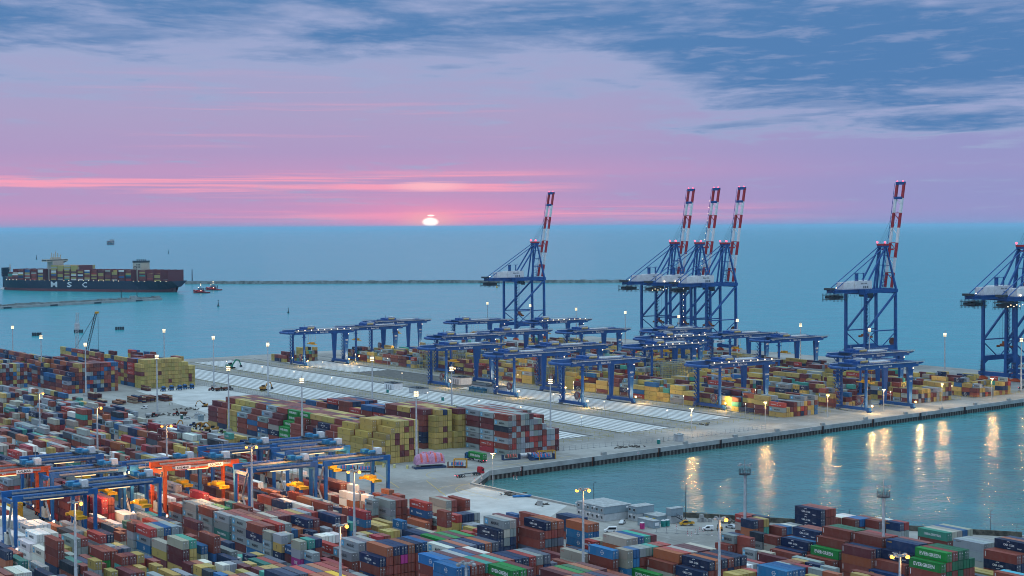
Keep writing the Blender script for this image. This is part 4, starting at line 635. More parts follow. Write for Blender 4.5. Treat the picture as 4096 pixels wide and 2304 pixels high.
OUT = [(-900, -300), (940, -300), (476.7, 363.3), (417, 448.4), (404.5, 466.5), (386, 509), (383.2, 580), (408.5, 604.7), (630, 627.5), (854, 650.2), (1000, 668), (1000, 1292), (700, 1289), (545, 1283), (250, 1300), (-900, 1300)]
def ground_mat():
    m = bpy.data.materials.new('yard_paving'); m.use_nodes = True; t = m.node_tree; b = t.nodes['Principled BSDF']; n = NT(t)
    o = n.n('ShaderNodeTexCoord').outputs['Object']
    a = n.noise(o, .02, 6, .62, .4); c = n.noise(o, .13, 5, .7); f = n.noise(o, 1.1, 4, .7)
    base = n.mix(n.ss(a, .36, .66), (.20, .20, .19, 1), (.33, .335, .325, 1))
    base = n.mix(n.m('MULTIPLY', n.ss(c, .52, .74), .6), base, (.42, .43, .43, 1))
    base = n.mix(n.m('MULTIPLY', n.ss(f, .55, .75), .35), base, (.10, .10, .095, 1))
    br = n.n('ShaderNodeTexBrick', i_Vector=o, i_Scale=1., i_Color1=(1, 1, 1, 1), i_Color2=(.93, .93, .93, 1), i_Mortar=(.70, .70, .70, 1))
    br.inputs['Mortar Size'].default_value = .12; br.inputs['Brick Width'].default_value = 12; br.inputs['Row Height'].default_value = 9; br.offset = 0
    base = n.mix(.8, base, br.outputs[0], 'MULTIPLY')
    tr = n.noise(n.n('ShaderNodeMapping', i_Vector=o, i_Scale=(.25, .012, 1)).outputs[0], 1, 4, .6)
    base = n.mix(n.m('MULTIPLY', n.ss(tr, .55, .7), .35), base, (.09, .09, .088, 1))
    t.links.new(base, b.inputs['Base Color']); b.inputs['Roughness'].default_value = .8
    return m
g = MB(); n_ = len(OUT); g.face([(x, y, 0) for x, y in OUT])
for i in range(n_):
    (x0, y0), (x1, y1) = OUT[i], OUT[(i + 1) % n_]
    g.face([(x0, y0, 0), (x1, y1, 0), (x1, y1, -6), (x0, y0, -6)], 1)
tag(g.obj('ground', [ground_mat(), CONCD]), kind='structure')

# pale new concrete slab on the open areas
SLAB = mat('pale_new_concrete', (.46, .48, .48), .8, var=.10, scale=.06)
def sheet(name, pts, z, m):
    k = MB(); k.face([(x, y, z) for x, y in pts]); return tag(k.obj(name, m), kind='structure')
sheet('concrete_apron', [(356, 850), (402, 850), (402, 905), (418, 1055), (470, 1055), (470, 985), (470, 868), (420, 868), (402, 842), (372, 842)], .006, SLAB)
sheet('concrete_pavement', [(331, 470), (384, 512), (380, 572), (352, 560), (336, 520)], .006, SLAB)
# runway strips that carry the container rows of the empty stacking blocks
st = MB()
STRIP = mat('runway_concrete', (.60, .63, .64), .75, var=.07, scale=.12)
def strips(x0, x1, y0, y1):
    x = x0
    while x < x1 - 1:
        y = y0
        while y < y1 - 4:
            L = min(12.4, y1 - y); st.box(x, y, .0, x + 2.9, y + L, .10, skip=(0,)); y += L + .35
        x += 4.29
gv = MB()
for x0, x1, y0, y1 in ((603, 640, 690, 1196), (544, 580, 675, 1246), (487, 522, 675, 1241)): gv.face([(x0, y0, .006), (x1, y0, .006), (x1, y1, .006), (x0, y1, .006)])
tag(gv.obj('gravel_bed', mat('dark_gravel', (.11, .11, .105), .9, var=.2, scale=.3)), kind='structure')
strips(604.5, 639, 691, 935); strips(604.5, 639, 1085, 1195); strips(545, 579, 676, 1245); strips(488, 521, 676, 760); strips(488, 521, 870, 1240)
tag(st.obj('runway_strips', STRIP), kind='structure')
rl = MB()
for x in (602, 640.6, 660, 698.6, 719, 757.6, 778, 816.6, 837, 875.6, 543, 581.4, 485, 523.5):
    rl.box(x - .35, 675, 0, x + .35, 1250, .12, skip=(0,))
tag(rl.obj('crane_rails', DARK), kind='structure')
dl = MB()
for x, w_ in ((589, 12), (650, 9), (708.5, 9), (767.5, 9), (531, 13)): dl.face([(x - w_ / 2, 668, .014), (x + w_ / 2, 668, .014), (x + w_ / 2, 1255, .014), (x - w_ / 2, 1255, .014)])
tag(dl.obj('road_lanes', mat('worn_asphalt', (.25, .248, .235), .85, var=.12, scale=.08)), kind='structure')
mk = MB()                                             # yellow and white road paint
def arc(cx_, cy_, r, a0, a1, w=.25, n=14):
    for i in range(n):
        a, b_ = math.radians(a0 + (a1 - a0) * i / n), math.radians(a0 + (a1 - a0) * (i + 1) / n)
        mk.face([(cx_ + q * math.cos(e), cy_ + q * math.sin(e), .02) for q, e in ((r, a), (r + w, a), (r + w, b_), (r, b_))])
arc(388, 560, 22, 100, 200); arc(376, 566, 16, 60, 180); arc(396, 604, 18, 90, 190)
for x0, y0, x1, y1 in ((357, 560, 372, 600), (370, 540, 372, 575), (398, 612, 470, 622), (425, 634, 440, 646), (352, 590, 368, 640), (300, 530, 300.4, 570), (296, 500, 296.4, 560)):
    v = Vector((x1 - x0, y1 - y0, 0)).normalized(); p = Vector((-v.y, v.x, 0)) * .15
    mk.face([(x0 - p.x, y0 - p.y, .02), (x0 + p.x, y0 + p.y, .02), (x1 + p.x, y1 + p.y, .02), (x1 - p.x, y1 - p.y, .02)])
for k in range(26):
    y = 440 + k * 4.2
    for dx in (0, 2.4): mk.face([(169.2 + dx - .1, y, .02), (169.4 + dx, y, .02), (169.4 + dx, y + 4.2, .02), (169.2 + dx - .1, y + 4.2, .02)])
    mk.face([(169.3, y, .024), (171.7, y, .024), (171.7, y + .25, .024), (169.3, y + .25, .024)])
tag(mk.obj('road_markings', mat('road_paint_yellow', (.48, .36, .07), .7)), kind='structure')

# quay wall: pale capping beam over dark sheet piling, with ladders and bollard blocks
def quay(name, pts, label, cap_h, z0=-.02, blocks=True, piling=True):
    r = thing(name, label, 'quay wall', (pts[0][0], pts[0][1], 0)); o = Vector((pts[0][0], pts[0][1], 0))
    cap = MB(); pile = MB(); lad = MB()
    for (x0, y0), (x1, y1) in zip(pts, pts[1:]):
        p, q = Vector((x0, y0, 0)) - o, Vector((x1, y1, 0)) - o; L = (q - p).length; v = (q - p) / L; out = Vector((v.y, -v.x, 0))
        for e, (a, b_) in enumerate([(p, q)]):
            A = [a + out * -.9, b_ + out * -.9, b_ + out * .35, a + out * .35]
            cap.hexa([tuple(k + UP * (-cap_h)) for k in A] + [tuple(k + UP * .55) for k in A])
        if piling:
            k = int(L / 1.3)
            for i in range(k):
                c = p + v * (i + .5) * L / k; w_ = v * L / k * .5
                dd = .10 if i % 2 else -.16
                A = [c - w_ + out * -.6, c + w_ + out * -.6, c + w_ + out * dd, c - w_ + out * dd]
                pile.hexa([tuple(j + UP * -6) for j in A] + [tuple(j + UP * (-cap_h + .02)) for j in A])
            k = int(L / 46)
            for i in range(k):
                c = p + v * (20 + i * 46)
                for s_ in (-.55, .55): lad.bar(c + v * s_ + out * .5 + UP * -4.5, c + v * s_ + out * .5 + UP * .5, .22, .22)
                for j in range(10): lad.bar(c - v * .5 + out * .5 + UP * (-4 + j * .45), c + v * .5 + out * .5 + UP * (-4 + j * .45), .07, .07)
                lad.bar(c + out * .42 + UP * -4.5, c + out * .42 + UP * .4, 1.9, .1, 1)
    cap.obj('capping_beam', CONC, r)
    if piling: pile.obj('sheet_piling', PILE, r); lad.obj('ladder_recess', [RUST, DARK], r)
    return r
quay('quay_wall', [(383.2, 580), (408.5, 604.7), (630, 627.5), (854, 650.2), (1000, 668)], 'long pale concrete quay wall over dark sheet piling along the empty stacking yard', 1.7)
quay('basin_wall', [(386, 509), (383.2, 580)], 'low pale concrete wall along the basin end beside the rubble', 1.2, piling=False)
quay('old_wall', [(940, -300), (476.7, 363.3), (417, 448.4), (404.5, 466.5), (386, 509)], 'old stained concrete wall between the cabins and the basin', 1.0, piling=False)
wl = MB()
for (x0, y0), (x1, y1) in (((476.7, 363.3), (417, 448.4)), ((417, 448.4), (404.5, 466.5))):
    v = Vector((x1 - x0, y1 - y0, 0)).normalized(); p = Vector((-v.y, v.x, 0))
    a, b_ = Vector((x0, y0, 0)), Vector((x1, y1, 0))
    A = [a - p * -.4, b_ - p * -.4, b_ + p * 1.0, a + p * 1.0]; wl.hexa([tuple(k) for k in A] + [tuple(k + UP * 1.9) for k in A])
tag(wl.obj('parapet_wall', mat('mossy_concrete', (.10, .095, .075), .9, var=.3, scale=.5)), 'dark mossy parapet wall behind the yellow pickup truck', 'wall')
bb = None
def qpt(x):
    P = [(408.5, 604.7), (630, 627.5), (854, 650.2), (1000, 668)]
    for a, b_ in zip(P, P[1:]):
        if x <= b_[0]: return a[1] + (b_[1] - a[1]) * (x - a[0]) / (b_[0] - a[0])
for i, x in enumerate((482, 540, 578, 612, 651, 690, 728, 764, 800, 837, 874)):
    b_ = MB(); b_.box(-1.5, -.2, .5, 1.5, 1.0, 1.9)
    if bb is None: bb = b_.mesh('block', CONC)
    o = link('mooring_block', bb, loc=(x, qpt(x) + .1, 0)); o.rotation_euler = (0, 0, .102)
    tag(o, 'square concrete block standing on the quay edge', 'concrete block', 'concrete blocks along the quay edge')
sgn = None
for i, x in enumerate((428, 505, 640, 748, 853)):
    s_ = MB(); s_.box(-.7, -.06, -.7, .7, .06, .7, 0); s_.tube((0, -.07, 0), (0, -.12, 0), .55, n=14, mi=1); s_.tube((0, -.12, 0), (0, -.14, 0), .42, n=14, mi=0); s_.bar((-.38, -.15, .38), (.38, -.15, -.38), .14, .03, 1)
    s_.bar((0, -.15, .25), (0, -.15, -.3), .08, .02, 2); s_.bar((-.2, -.15, -.18), (.2, -.15, -.18), .07, .02, 2)
    if sgn is None: sgn = s_.mesh('sign', [WHITE, LETR, LETD])
    o = link('no_anchoring_sign', sgn, loc=(x, qpt(x) - .45, -.75)); o.rotation_euler = (0, 0, .102)
    tag(o, 'square no anchoring sign on the quay wall face', 'sign', 'no anchoring signs on the quay wall')

# ------------------------------------------------------------ containers
PAINT = {'b': (.24, .056, .040), 'B': (.135, .030, .038), 'o': (.36, .115, .050), 'h': (.40, .050, .040), 'r': (.36, .02, .02), 'i': (.33, .030, .045),
         'm': (.27, .315, .335), 'M': (.80, .79, .74), 'g': (.30, .34, .345), 'w': (.80, .79, .74), 'k': (.42, .40, .335), 'y': (.46, .345, .10), 'Y': (.74, .44, .015),
         'c': (.006, .022, .075), 'n': (.010, .034, .098), 'u': (.016, .155, .36), 'U': (.018, .115, .29), 's': (.020, .090, .24), 'q': (.012, .045, .14), 'd': (.020, .036, .055),
         't': (.045, .24, .195), 'T': (.06, .33, .27), 'e': (.008, .22, .040), 'E': (.012, .13, .06), 'p': (.50, .04, .26), 'a': (.06, .38, .56), 'v': (.095, .12, .165)}
def paint_mat(name, attr):
    m = bpy.data.materials.new(name); m.use_nodes = True; t = m.node_tree; b = t.nodes['Principled BSDF']; n = NT(t)
    if attr: c = n.n('ShaderNodeAttribute', attribute_name='paint').outputs['Color']
    else: c = n.n('ShaderNodeObjectInfo').outputs['Color']
    o = n.n('ShaderNodeNewGeometry').outputs['Position']
    f = n.noise(o, .33, 5, .65); r = n.noise(n.n('ShaderNodeMapping', i_Vector=o, i_Scale=(1.3, 1.3, .25)).outputs[0], 1, 5, .7)
    c = n.mix(n.m('MULTIPLY', n.ss(f, .40, .8), .16), c, (.30, .28, .26, 1))
    c = n.mix(n.m('MULTIPLY', n.ss(r, .58, .76), .45), c, (.13, .05, .028, 1))
    t.links.new(c, b.inputs['Base Color']); b.inputs['Roughness'].default_value = .55; b.inputs['Specular IOR Level'].default_value = .3
    # pressed wall ribs
    sp = n.n('ShaderNodeSeparateXYZ', i_0=o)
    wv = n.m('SINE', n.m('MULTIPLY', n.m('ADD', sp.outputs[1], sp.outputs[0]), 22.4))
    bp = n.n('ShaderNodeBump', i_Height=wv, i_Distance=.03, i_Strength=.35); t.links.new(bp.outputs[0], b.inputs['Normal'])
    return m
P_ONE, P_MIX = paint_mat('container_paint', 0), paint_mat('container_paint_mixed', 1)
CW, CH = 2.44, 2.80
LEN = {'A': 12.19, 'B': 6.06}
def body_mesh(L):
    b = MB(); p = .16; i = .06
    for x in (0, CW - p):
        for y in (0, L - p): b.box(x, y, 0, x + p, y + p, CH)                        # corner posts
    for x in (0, CW - p):
        for z in (0, CH - .12): b.box(x, p, z, x + p, L - p, z + .12)               # side rails
    for y in (0, L - p):
        for z in (0, CH - .12): b.box(p, y, z, CW - p, y + p, z + .12)
    b.box(i, .10, .1, CW - i, L - i, CH - .05)                                       # shell
    k = int(L / .56)
    for j in range(k):                                                               # wall and roof ribs
        y = p + .1 + j * (L - 2 * p - .2) / k
        b.box(i - .035, y, .12, i, y + .28, CH - .12, skip=(3,)); b.box(p, y, CH - .05, CW - p, y + .28, CH - .02, skip=(0,))
        b.box(CW - i, y, .12, CW - i + .035, y + .28, CH - .12, skip=(5,))
    return b.mesh('container_body', P_ONE)
def door_mesh():
    b = MB(); w = (CW - .36) / 2
    b.box(0, -.03, .14, w, .08, CH - .14, 0)
    for z in (.2, .95, 1.7, 2.4): b.box(.04, -.055, z, w - .04, -.03, z + .12, 0)
    for x in (w * .28, w * .74):
        b.tube((x, -.09, .1), (x, -.09, CH - .1), .045, n=5, mi=1); b.box(x - .05, -.12, 1.05, x + .22, -.08, 1.14, 1)
    b.box(w * .36, -.062, 1.9, w * .66, -.055, 2.15, 2)
    return b.mesh('door', [P_ONE, GREY, LETW])
BODY = {k: body_mesh(v) for k, v in LEN.items()}; DOOR = door_mesh()
LMAT = [LETW, LETD, LETR, LETY, STARB]
LCOL = [(.74, .76, .77, 1), (.035, .045, .06, 1), (.5, .03, .04, 1), (.7, .4, .03, 1), (.10, .42, .66, 1)]
def letters(b, c, L, x=-.03, y0=0., z0=0., lod=0):
    """markings on the long -X wall; reads from the far end (y=L) towards the doors (y=0)"""
    ex, ey = (0, -1, 0), (0, 0, 1)
    C_ = (lambda k: LCOL[k]) if lod else (lambda k: None)
    def T_(s, u, z, h, mi, wmax=None):
        w = text_geo(s)[2] * h; W_ = None
        if wmax and w > wmax * L: W_ = wmax * L
        put_text(b, s, (x, y0 + L * (1 - u), z0 + z), ex, ey, h, mi, W_, C_(mi))
    def Q_(u0, u1, z_0, z_1, mi): b.face([(x, y0 + L * (1 - u0), z0 + z_0), (x, y0 + L * (1 - u1), z0 + z_0), (x, y0 + L * (1 - u1), z0 + z_1), (x, y0 + L * (1 - u0), z0 + z_1)], mi, C_(mi))
    def star(u, z, r, mi):
        yc = y0 + L * (1 - u)
        for k in range(7):
            a = math.pi / 2 + 2 * math.pi * k / 7
            b.face([(x - .012, yc + r * math.cos(a), z0 + z + r * math.sin(a)), (x - .012, yc + .3 * r * math.cos(a + .45), z0 + z + .3 * r * math.sin(a + .45)), (x - .012, yc, z0 + z), (x - .012, yc + .3 * r * math.cos(a - .45), z0 + z + .3 * r * math.sin(a - .45))], mi, C_(mi))
    def arc_(u, z, r, a0, a1, w, mi):
        yc = y0 + L * (1 - u)
        for k in range(6):
            a, e = math.radians(a0 + (a1 - a0) * k / 6), math.radians(a0 + (a1 - a0) * (k + 1) / 6)
            b.face([(x, yc - q * math.cos(t), z0 + z + q * math.sin(t)) for q, t in ((r, a), (r + w, a), (r + w, e), (r, e))], mi, C_(mi))
    if c in 'mM':
        Q_(.07, .215, .55, 2.25, 4); star(.142, 1.4, .62, 0); T_('MAERSK', .57, 1.35, .95, 1, .62)
    elif c in 'eE': T_('EVERGREEN', .48, 1.42, 1.15, 0, .72)
    elif c == 'c':
        T_('CMA CGM', .44, 1.45, .72, 0, .34); arc_(.44, 1.45, .98, 60, 130, .16, 0); arc_(.44, 1.45, .98, 240, 310, .16, 0)
        if L > 8: Q_(.70, .84, .82, .92, 0); Q_(.71, .82, .60, .70, 0)
    elif c == 'h':
        T_('HAMBURG', .31, 1.35, .66, 0, .40); T_('SÜD', .78, 1.35, .66, 0, .18); arc_(.60, 1.0, 1.0, 60, 120, .2, 0); arc_(.60, 2.2, 1.0, 230, 300, .2, 0)
    elif c == 't': T_('CHINA SHIPPING', .50, 1.4, .85, 0, .58)
    elif c in 'u':
        yc = .58; arc_(yc, 1.4, .66, 0, 360, .12, 0); T_('COSCO', yc, 1.4, .40, 0); Q_(.03, .045, .4, 2.3, 0)
    elif c == 'k': T_('OOCL', .10, 2.1, .38, 2)
    elif c == 'q': T_('seaco', .12, 2.1, .42, 3)
    elif c == 'i': T_('CAI', .09, 2.05, .46, 0)
    elif c == 's': T_('Safmarine', .56, 1.4, .75, 0, .55); Q_(.10, .18, 1.0, 1.8, 0)
    elif c == 'p': T_('ONE', .5, 1.4, 1.2, 0, .4)
    elif c == 'y':
        T_('M', .44, 1.78, .50, 1, .1); T_('SC', .44, 1.15, .50, 1, .1)
    elif c == 'Y': arc_(.80, 1.4, .0, 0, 360, .65, 1); T_('CONTAINER', .4, 1.4, .5, 1, .45)
    elif c in 'bB' and L > 8: Q_(.045, .065, .8, 2.4, 0)
    elif c == 'g' and L > 8: Q_(.04, .07, 2.0, 2.35, 4); T_('MAERSK LINE', .19, 2.15, .26, 1)
LETT = {}
def lettering_mesh(c, k):
    if (c, k) not in LETT:
        b = MB(); letters(b, c, LEN[k]); LETT[(c, k)] = b.mesh('lettering', LMAT) if b.f else None
    return LETT[(c, k)]
CNAME = {'b': 'rust brown', 'B': 'maroon', 'o': 'orange brown', 'h': 'bright red', 'r': 'red', 'i': 'crimson', 'm': 'light grey', 'M': 'white refrigerated', 'g': 'pale grey', 'w': 'plain white', 'k': 'cream', 'y': 'mustard', 'Y': 'bright yellow', 'c': 'navy', 'n': 'plain navy', 'u': 'sky blue', 'U': 'plain blue', 's': 'royal blue', 'q': 'deep blue', 'd': 'charcoal', 't': 'teal', 'T': 'turquoise', 'e': 'bright green', 'E': 'dark green', 'p': 'magenta', 'a': 'pale cyan', 'v': 'slate'}
BNAME = {'right': 'corner block beyond lamp', 'middle': 'block below the cabins', 'front': 'front centre block', 'left1': 'white container block', 'left2': 'block behind lamp post', 'left3': 'grey lettered block', 'left4': 'block beside basin yard', 'gantry': 'block under the gantries', 'yard': 'yard behind the gantries', 'centre': 'mustard centre block', 'fill': 'low stacks at front', 'far': 'far block', 'asc': 'blue crane yard'}
ORD = ['first', 'second', 'third', 'fourth', 'fifth', 'sixth', 'seventh', 'eighth', 'ninth', 'tenth']
def ordn(i):
    if i <= 10: return ORD[i - 1]
    T1 = {1: 'eleventh', 2: 'twelfth', 3: 'thirteenth', 4: 'fourteenth', 5: 'fifteenth', 6: 'sixteenth', 7: 'seventeenth', 8: 'eighteenth', 9: 'nineteenth'}
    if i < 20: return T1[i - 10]
    if i % 10 == 0: return {20: 'twentieth', 30: 'thirtieth', 40: 'fortieth', 50: 'fiftieth'}.get(i, 'far')
    return {2: 'twenty', 3: 'thirty', 4: 'forty', 5: 'fifty'}[i // 10] + '-' + ORD[i % 10 - 1]
HH = 2.85
rest = MB(); rng = random.Random(5)
CODES = list('bBohriMmgwkyYcnuUsqdtTeEpav')
BLOCKS = ['right', 'middle', 'front', 'left1', 'left2', 'left3', 'left4', 'gantry', 'yard', 'centre', 'fill', 'far', 'asc']
for q in STACKS:                                # x, y and length, colours of the tiers, masks (own object, lettered, doors in view), row and stack number
    X, Y, k = q[0] / 10, q[1] // 2 / 10, 'AB'[q[1] & 1]
    codes = []; v = q[2]
    while v > 1: codes.insert(0, CODES[v % 27]); v //= 27
    hm, tm, dm = q[3] >> 14, q[3] >> 7 & 127, q[3] & 127; L = LEN[k]; nt = len(codes)
    if hm: bl, jr, ks = BLOCKS[q[4] // 10000], q[4] // 100 % 100, q[4] % 100
    for t, c in enumerate(codes):
        a = PAINT[c]; j = rng.uniform(.78, 1.22); a = tuple(min(.9, v * j * rng.uniform(.93, 1.07)) for v in a) + (1,)
        z = t * HH
        if hm >> t & 1:
            o = link('shipping_container', BODY[k], loc=(X, Y, z)); o.color = a
            up = nt - 1 - t; tw = ['topmost', 'second from top', 'third from top', 'fourth from top', 'fifth from top', 'sixth from top', 'seventh from top'][up]
            tag(o, f"{CNAME[c]} {'long' if k == 'A' else 'short'} container, {tw}, {ordn(ks)} stack of {ordn(jr)} row, {BNAME[bl]}", 'container', 'shipping containers stacked in the terminal')
            w = (CW - .36) / 2
            for x in (.17, CW / 2 + .01):
                dd = link('door', DOOR, o, (x, .02, 0)); dd.color = tuple(v * .92 for v in a[:3]) + (1,)
            lm = lettering_mesh(c, k)
            if lm: link('lettering', lm, o)
        else:
            rf = tuple(min(.95, v * .9 + .02) for v in a[:3]) + (1,)
            rest.box(X, Y, z + .06, X + 2.40, Y + L, z + 2.74, 0, a, rf, skip=(0,) if t == 0 else ())
            dk = tuple(v * .35 for v in a[:3]) + (1,); md = tuple(v * .72 for v in a[:3]) + (1,); lt = tuple(min(.9, v * 1.1 + .10) for v in a[:3]) + (1,)
            if dm >> t & 1:
                for x in (.45, .95, 1.45, 1.95): rest.box(X + x, Y - .05, z + .15, X + x + .07, Y, z + CH - .15, 0, lt, skip=(0, 1, 4))
                rest.box(X + 1.18, Y - .03, z + .1, X + 1.26, Y, z + CH - .1, 0, dk, skip=(0, 1, 4))
            if tm >> t & 1:
                letters(rest, c, L, X - .03, Y, z, 1)
tag(rest.obj('stacked_containers', P_MIX), 'mass of stacked shipping containers filling the terminal behind the front blocks', 'containers', kind='stuff')
# ------------------------------------------------------------ ship-to-shore quay cranes (x seaward, y along the rails; legs at x 0/35, y 0/-20.5)
def make_sts():
    r = thing('quay_crane', 'x', 'crane', group='blue ship-to-shore cranes with raised booms')
    GX, GY = 35., -20.5
    for i, (x, y) in enumerate(((0, 0), (0, GY), (GX, 0), (GX, GY))):
        b = MB(); s_ = 1 if y == 0 else -1
        b.bar((x, y, 6), (x + (.0 if x == 0 else -.4), y, 61), 2.3, 1.9, 0, 1.9, 1.7); b.bar((x, y, 3), (x, y, 15.5), 3.0, 2.2, 0, 2.3, 1.9)
        lg = b.obj('leg', BLUE, r)
        if i == 1:
            s = MB()
            for k in range(20):
                z = 5 + k * 2.8; s.box(x - 1.5, y - 3.0, z, x + 1.5, y - 1.1, z + .12); s.bar((x - 1.3, y - 2.9 + .8 * (k % 2), z), (x + 1.3, y - 2.1 - .8 * (k % 2) + .8, z + 2.8), .5, .2)
                s.rail((x - 1.5, y - 3.0, z), (x + 1.5, y - 3.0, z), n=2)
            s.obj('stair_tower', BLUE, lg)
        if i == 0:
            s = MB()
            for k in range(4): s.box(x - 3.4, y - 1, 4 + k * 3, x - 1, y + 1, 4.2 + k * 3); s.rail((x - 3.4, y - 1, 4.2 + k * 3), (x - 1, y - 1, 4.2 + k * 3), n=2)
            s.obj('access_landing', DARK, lg)
    for x in (0, GX):
        b = MB(); b.box(x - 1.1, GY - 3.2, 2.6, x + 1.1, 3.2, 5.6); b.rail((x + 1.0, GY + 1, 5.6), (x + 1.0, -1, 5.6), n=8)
        b.obj('sill_beam', BLUE, r)
        for y in (0, GY):
            g_ = MB()
            for k in range(-4, 5):
                g_.tube((x - .5, y + k * .95, .45), (x + .5, y + k * .95, .45), .45, n=8); 
            g_.box(x - .7, y - 4.2, .6, x + .7, y + 4.2, 1.3); g_.prism([(y - 4, 1.3), (y + 4, 1.3), (y + 1, 2.6), (y - 1, 2.6)], 'x', x - .6, x + .6)
            g_.obj('bogie', ORANGE, r)
    for y in (0, GY):
        b = MB(); b.box(1, y - .9, 13.3, GX - 1, y + .9, 16.8)
        for xx, s_ in ((1, 1), (GX - 1, -1)): b.prism([(xx, 10.8), (xx, 13.3), (xx + 4 * s_, 13.3)], 'y', y - .8, y + .8)
        b.rail((2, y - .9, 16.8), (GX - 2, y - .9, 16.8), n=12); pb = b.obj('portal_beam', BLUE, r)
        b = MB()
        b.tube((1, y, 29), (GX - 1, y, 57.5), .95); b.tube((1, y, 28.6), (GX - 1, y, 28.6), .5)
        b.tube((1, y, 26.5), (GX * .42, y, 16.8), .42); b.tube((GX - 1, y, 26.5), (GX * .58, y, 16.8), .42)
        b.obj('diagonal_brace', BLUE, r)
    b = MB()
    for x in (0, GX): b.box(x - 1, GY, 57.6, x + 1, 0, 61.6); 
    b.box(-1, -.9, 58.6, GX + 1.6, .9, 61.4); b.box(-1, GY - .9, 58.6, GX + 1.6, GY + .9, 61.4)
    b.obj('upper_frame', BLUE, r)
    b = MB()
    for y in (-6.75, -13.75):
        b.box(-28, y - .75, 58.9, GX + 2.5, y + .75, 61.6)
    for x in (-28, -20, -11, 10, 24): b.box(x - .5, -13.75, 59.4, x + .5, -6.75, 61)
    b.rail((-28, -14.9, 61.2), (GX, -14.9, 61.2), n=30); b.rail((-28, -5.6, 61.2), (GX, -5.6, 61.2), n=30)
    b.box(-28, -15, 61, GX, -13.75, 61.2); b.box(-28, -6.75, 61, GX, -5.5, 61.2)
    gd = b.obj('trolley_girder', BLUE, r)
    b = MB()
    for k in range(14): b.bar((-14 + k * 2.2, -15.2, 58.8), (-13 + k * 2.2, -15.2, 55.5 + 1.2 * (k % 3)), .12); 
    b.obj('festoon_cable', DARK, gd)
    b = MB()
    b.box(-31, -16, 54.2, -16, -4.5, 54.6); b.box(-31, -16, 57.4, -16, -4.5, 57.8); b.box(-31.5, -14, 61.6, -27, -6.5, 63.2)
    for k in range(11):
        x = -31 + k * 1.5
        for y in (-16, -4.5): b.bar((x, y, 52.6), (x, y, 58.8), .22)
    b.box(-29.5, -14.5, 55, -18, -6, 56.8); b.rail((-31, -16, 57.8), (-16, -16, 57.8), n=10)
    b.obj('rear_platform', DARK, r)
    b = MB(); b.box(-5.5, -14.7, 61.7, 14, -5.8, 68.2, 0); b.box(-17.5, -14.2, 61.7, -5.5, -6.3, 67.4, 0); b.rail((-17.5, -14.2, 67.4), (-5.5, -14.2, 67.4), n=6, mi=1); b.rail((-5.5, -14.7, 68.2), (14, -14.7, 68.2), n=10, mi=1)
    for k in range(3): b.box(4 + k * 2.2, -14.78, 62.4, 5.1 + k * 2.2, -14.7, 64.2, 2)
    mh = b.obj('machinery_house', [WHITE, PALE, DARK], r)
    b = MB(); put_text(b, 'Baltic Hub', (4.6, -14.75, 66.1), (1, 0, 0), (0, 0, 1), 1.2)
    b.obj('lettering', LETD, mh)
    b = MB(); b.box(-3, -14, 68.2, -1, -12, 74); b.box(-1 - 2.6, -14.6, 74, -.4, -11.4, 74.3); b.rail((-3.6, -14.6, 74.3), (-.4, -14.6, 74.3), n=3); b.bar((5, -13.8, 68.2), (5, -13.8, 74), .8); b.box(3.2, -14.6, 74, 6.8, -11.4, 74.3); b.rail((3.2, -14.6, 74.3), (6.8, -14.6, 74.3), n=3)
    b.obj('hoist_gallery', BLUE, r)
    b = MB()
    for y, t in ((0, -7.2), (GY, -13.3)):
        b.bar((GX + .3, y, 61), (31.5, t, 95), 1.5, 1.3, 0, 1.2, 1.0); 
    for t in (-6.9, -13.6): b.bar((24.5, t, 61), (30.2, t, 94), 1.1)
    for y in (-7, -13.5): b.tube((6.5, y, 62), (30.5, y, 94.5), .75); b.tube((-26, y, 62), (30, y, 95.2), .38)
    b.box(29, -14.5, 94.2, 33.5, -6, 95.8); b.bar((33.5, -10, 79), (33.5, -10.6, 79), .5)
    for z in (72, 80, 88): b.bar((GX - .5 - (z - 61) * .1, -2 - (z - 61) * .16, z), (GX - .5 - (z - 61) * .1, GY + 2 + (z - 61) * .16, z), .5)
    b.obj('mast_frame', BLUE, r)
    b = MB(); b.box(28.6, -14.8, 95.8, 33.8, -5.8, 97.2); b.bar((29, -14, 97.2), (29, -14, 98.2), .3); b.box(33.5, -14.6, 92, 39, -13.2, 93.4); b.box(33.5, -7.2, 92, 39, -5.8, 93.4)
    b.obj('mast_head', RED, r)
    ang = math.radians(80.4); H0 = Vector((37.6, 0, 62)); du = Vector((math.cos(ang), 0, math.sin(ang))); LB = 85.
    b = MB()
    for y in (-6.75, -13.75):
        for k in range(7):
            b.bar(H0 + Vector((0, y, 0)) + du * (LB * k / 7), H0 + Vector((0, y, 0)) + du * (LB * (k + 1) / 7 + .0), 2.0, 1.5, k % 2)
    for k in range(1, 7):
        for a_, e_ in ((k, k), (k, k - .5)): b.bar(H0 + Vector((0, -6.75, 0)) + du * (LB * a_ / 7), H0 + Vector((0, -13.75, 0)) + du * (LB * e_ / 7), .5, .5, 0 if k % 2 else 1)
    bo = b.obj('boom', [RED, WHITE], r)
    b = MB(); b.bar(H0 + Vector((0, -6, 0)) + du * 73, H0 + Vector((0, -14.5, 0)) + du * 73, 2.0); b.bar(H0 + Vector((0, -6, 0)) + du * 85, H0 + Vector((0, -14.5, 0)) + du * 85, 2.4)
    b.rail(H0 + Vector((-1, -6, 0)) + du * 72, H0 + Vector((-1, -14.5, 0)) + du * 72, n=5)
    for k in range(20): b.bar(H0 + Vector((-1.6, -5.6, 0)) + du * (k * 4), H0 + Vector((-1.6, -5.6, 0)) + du * (k * 4 + 2.6), .5, .12)
    b.bar(H0 + Vector((-1.6, -5.4, 0)), H0 + Vector((-1.6, -5.4, 0)) + du * 85, .2)
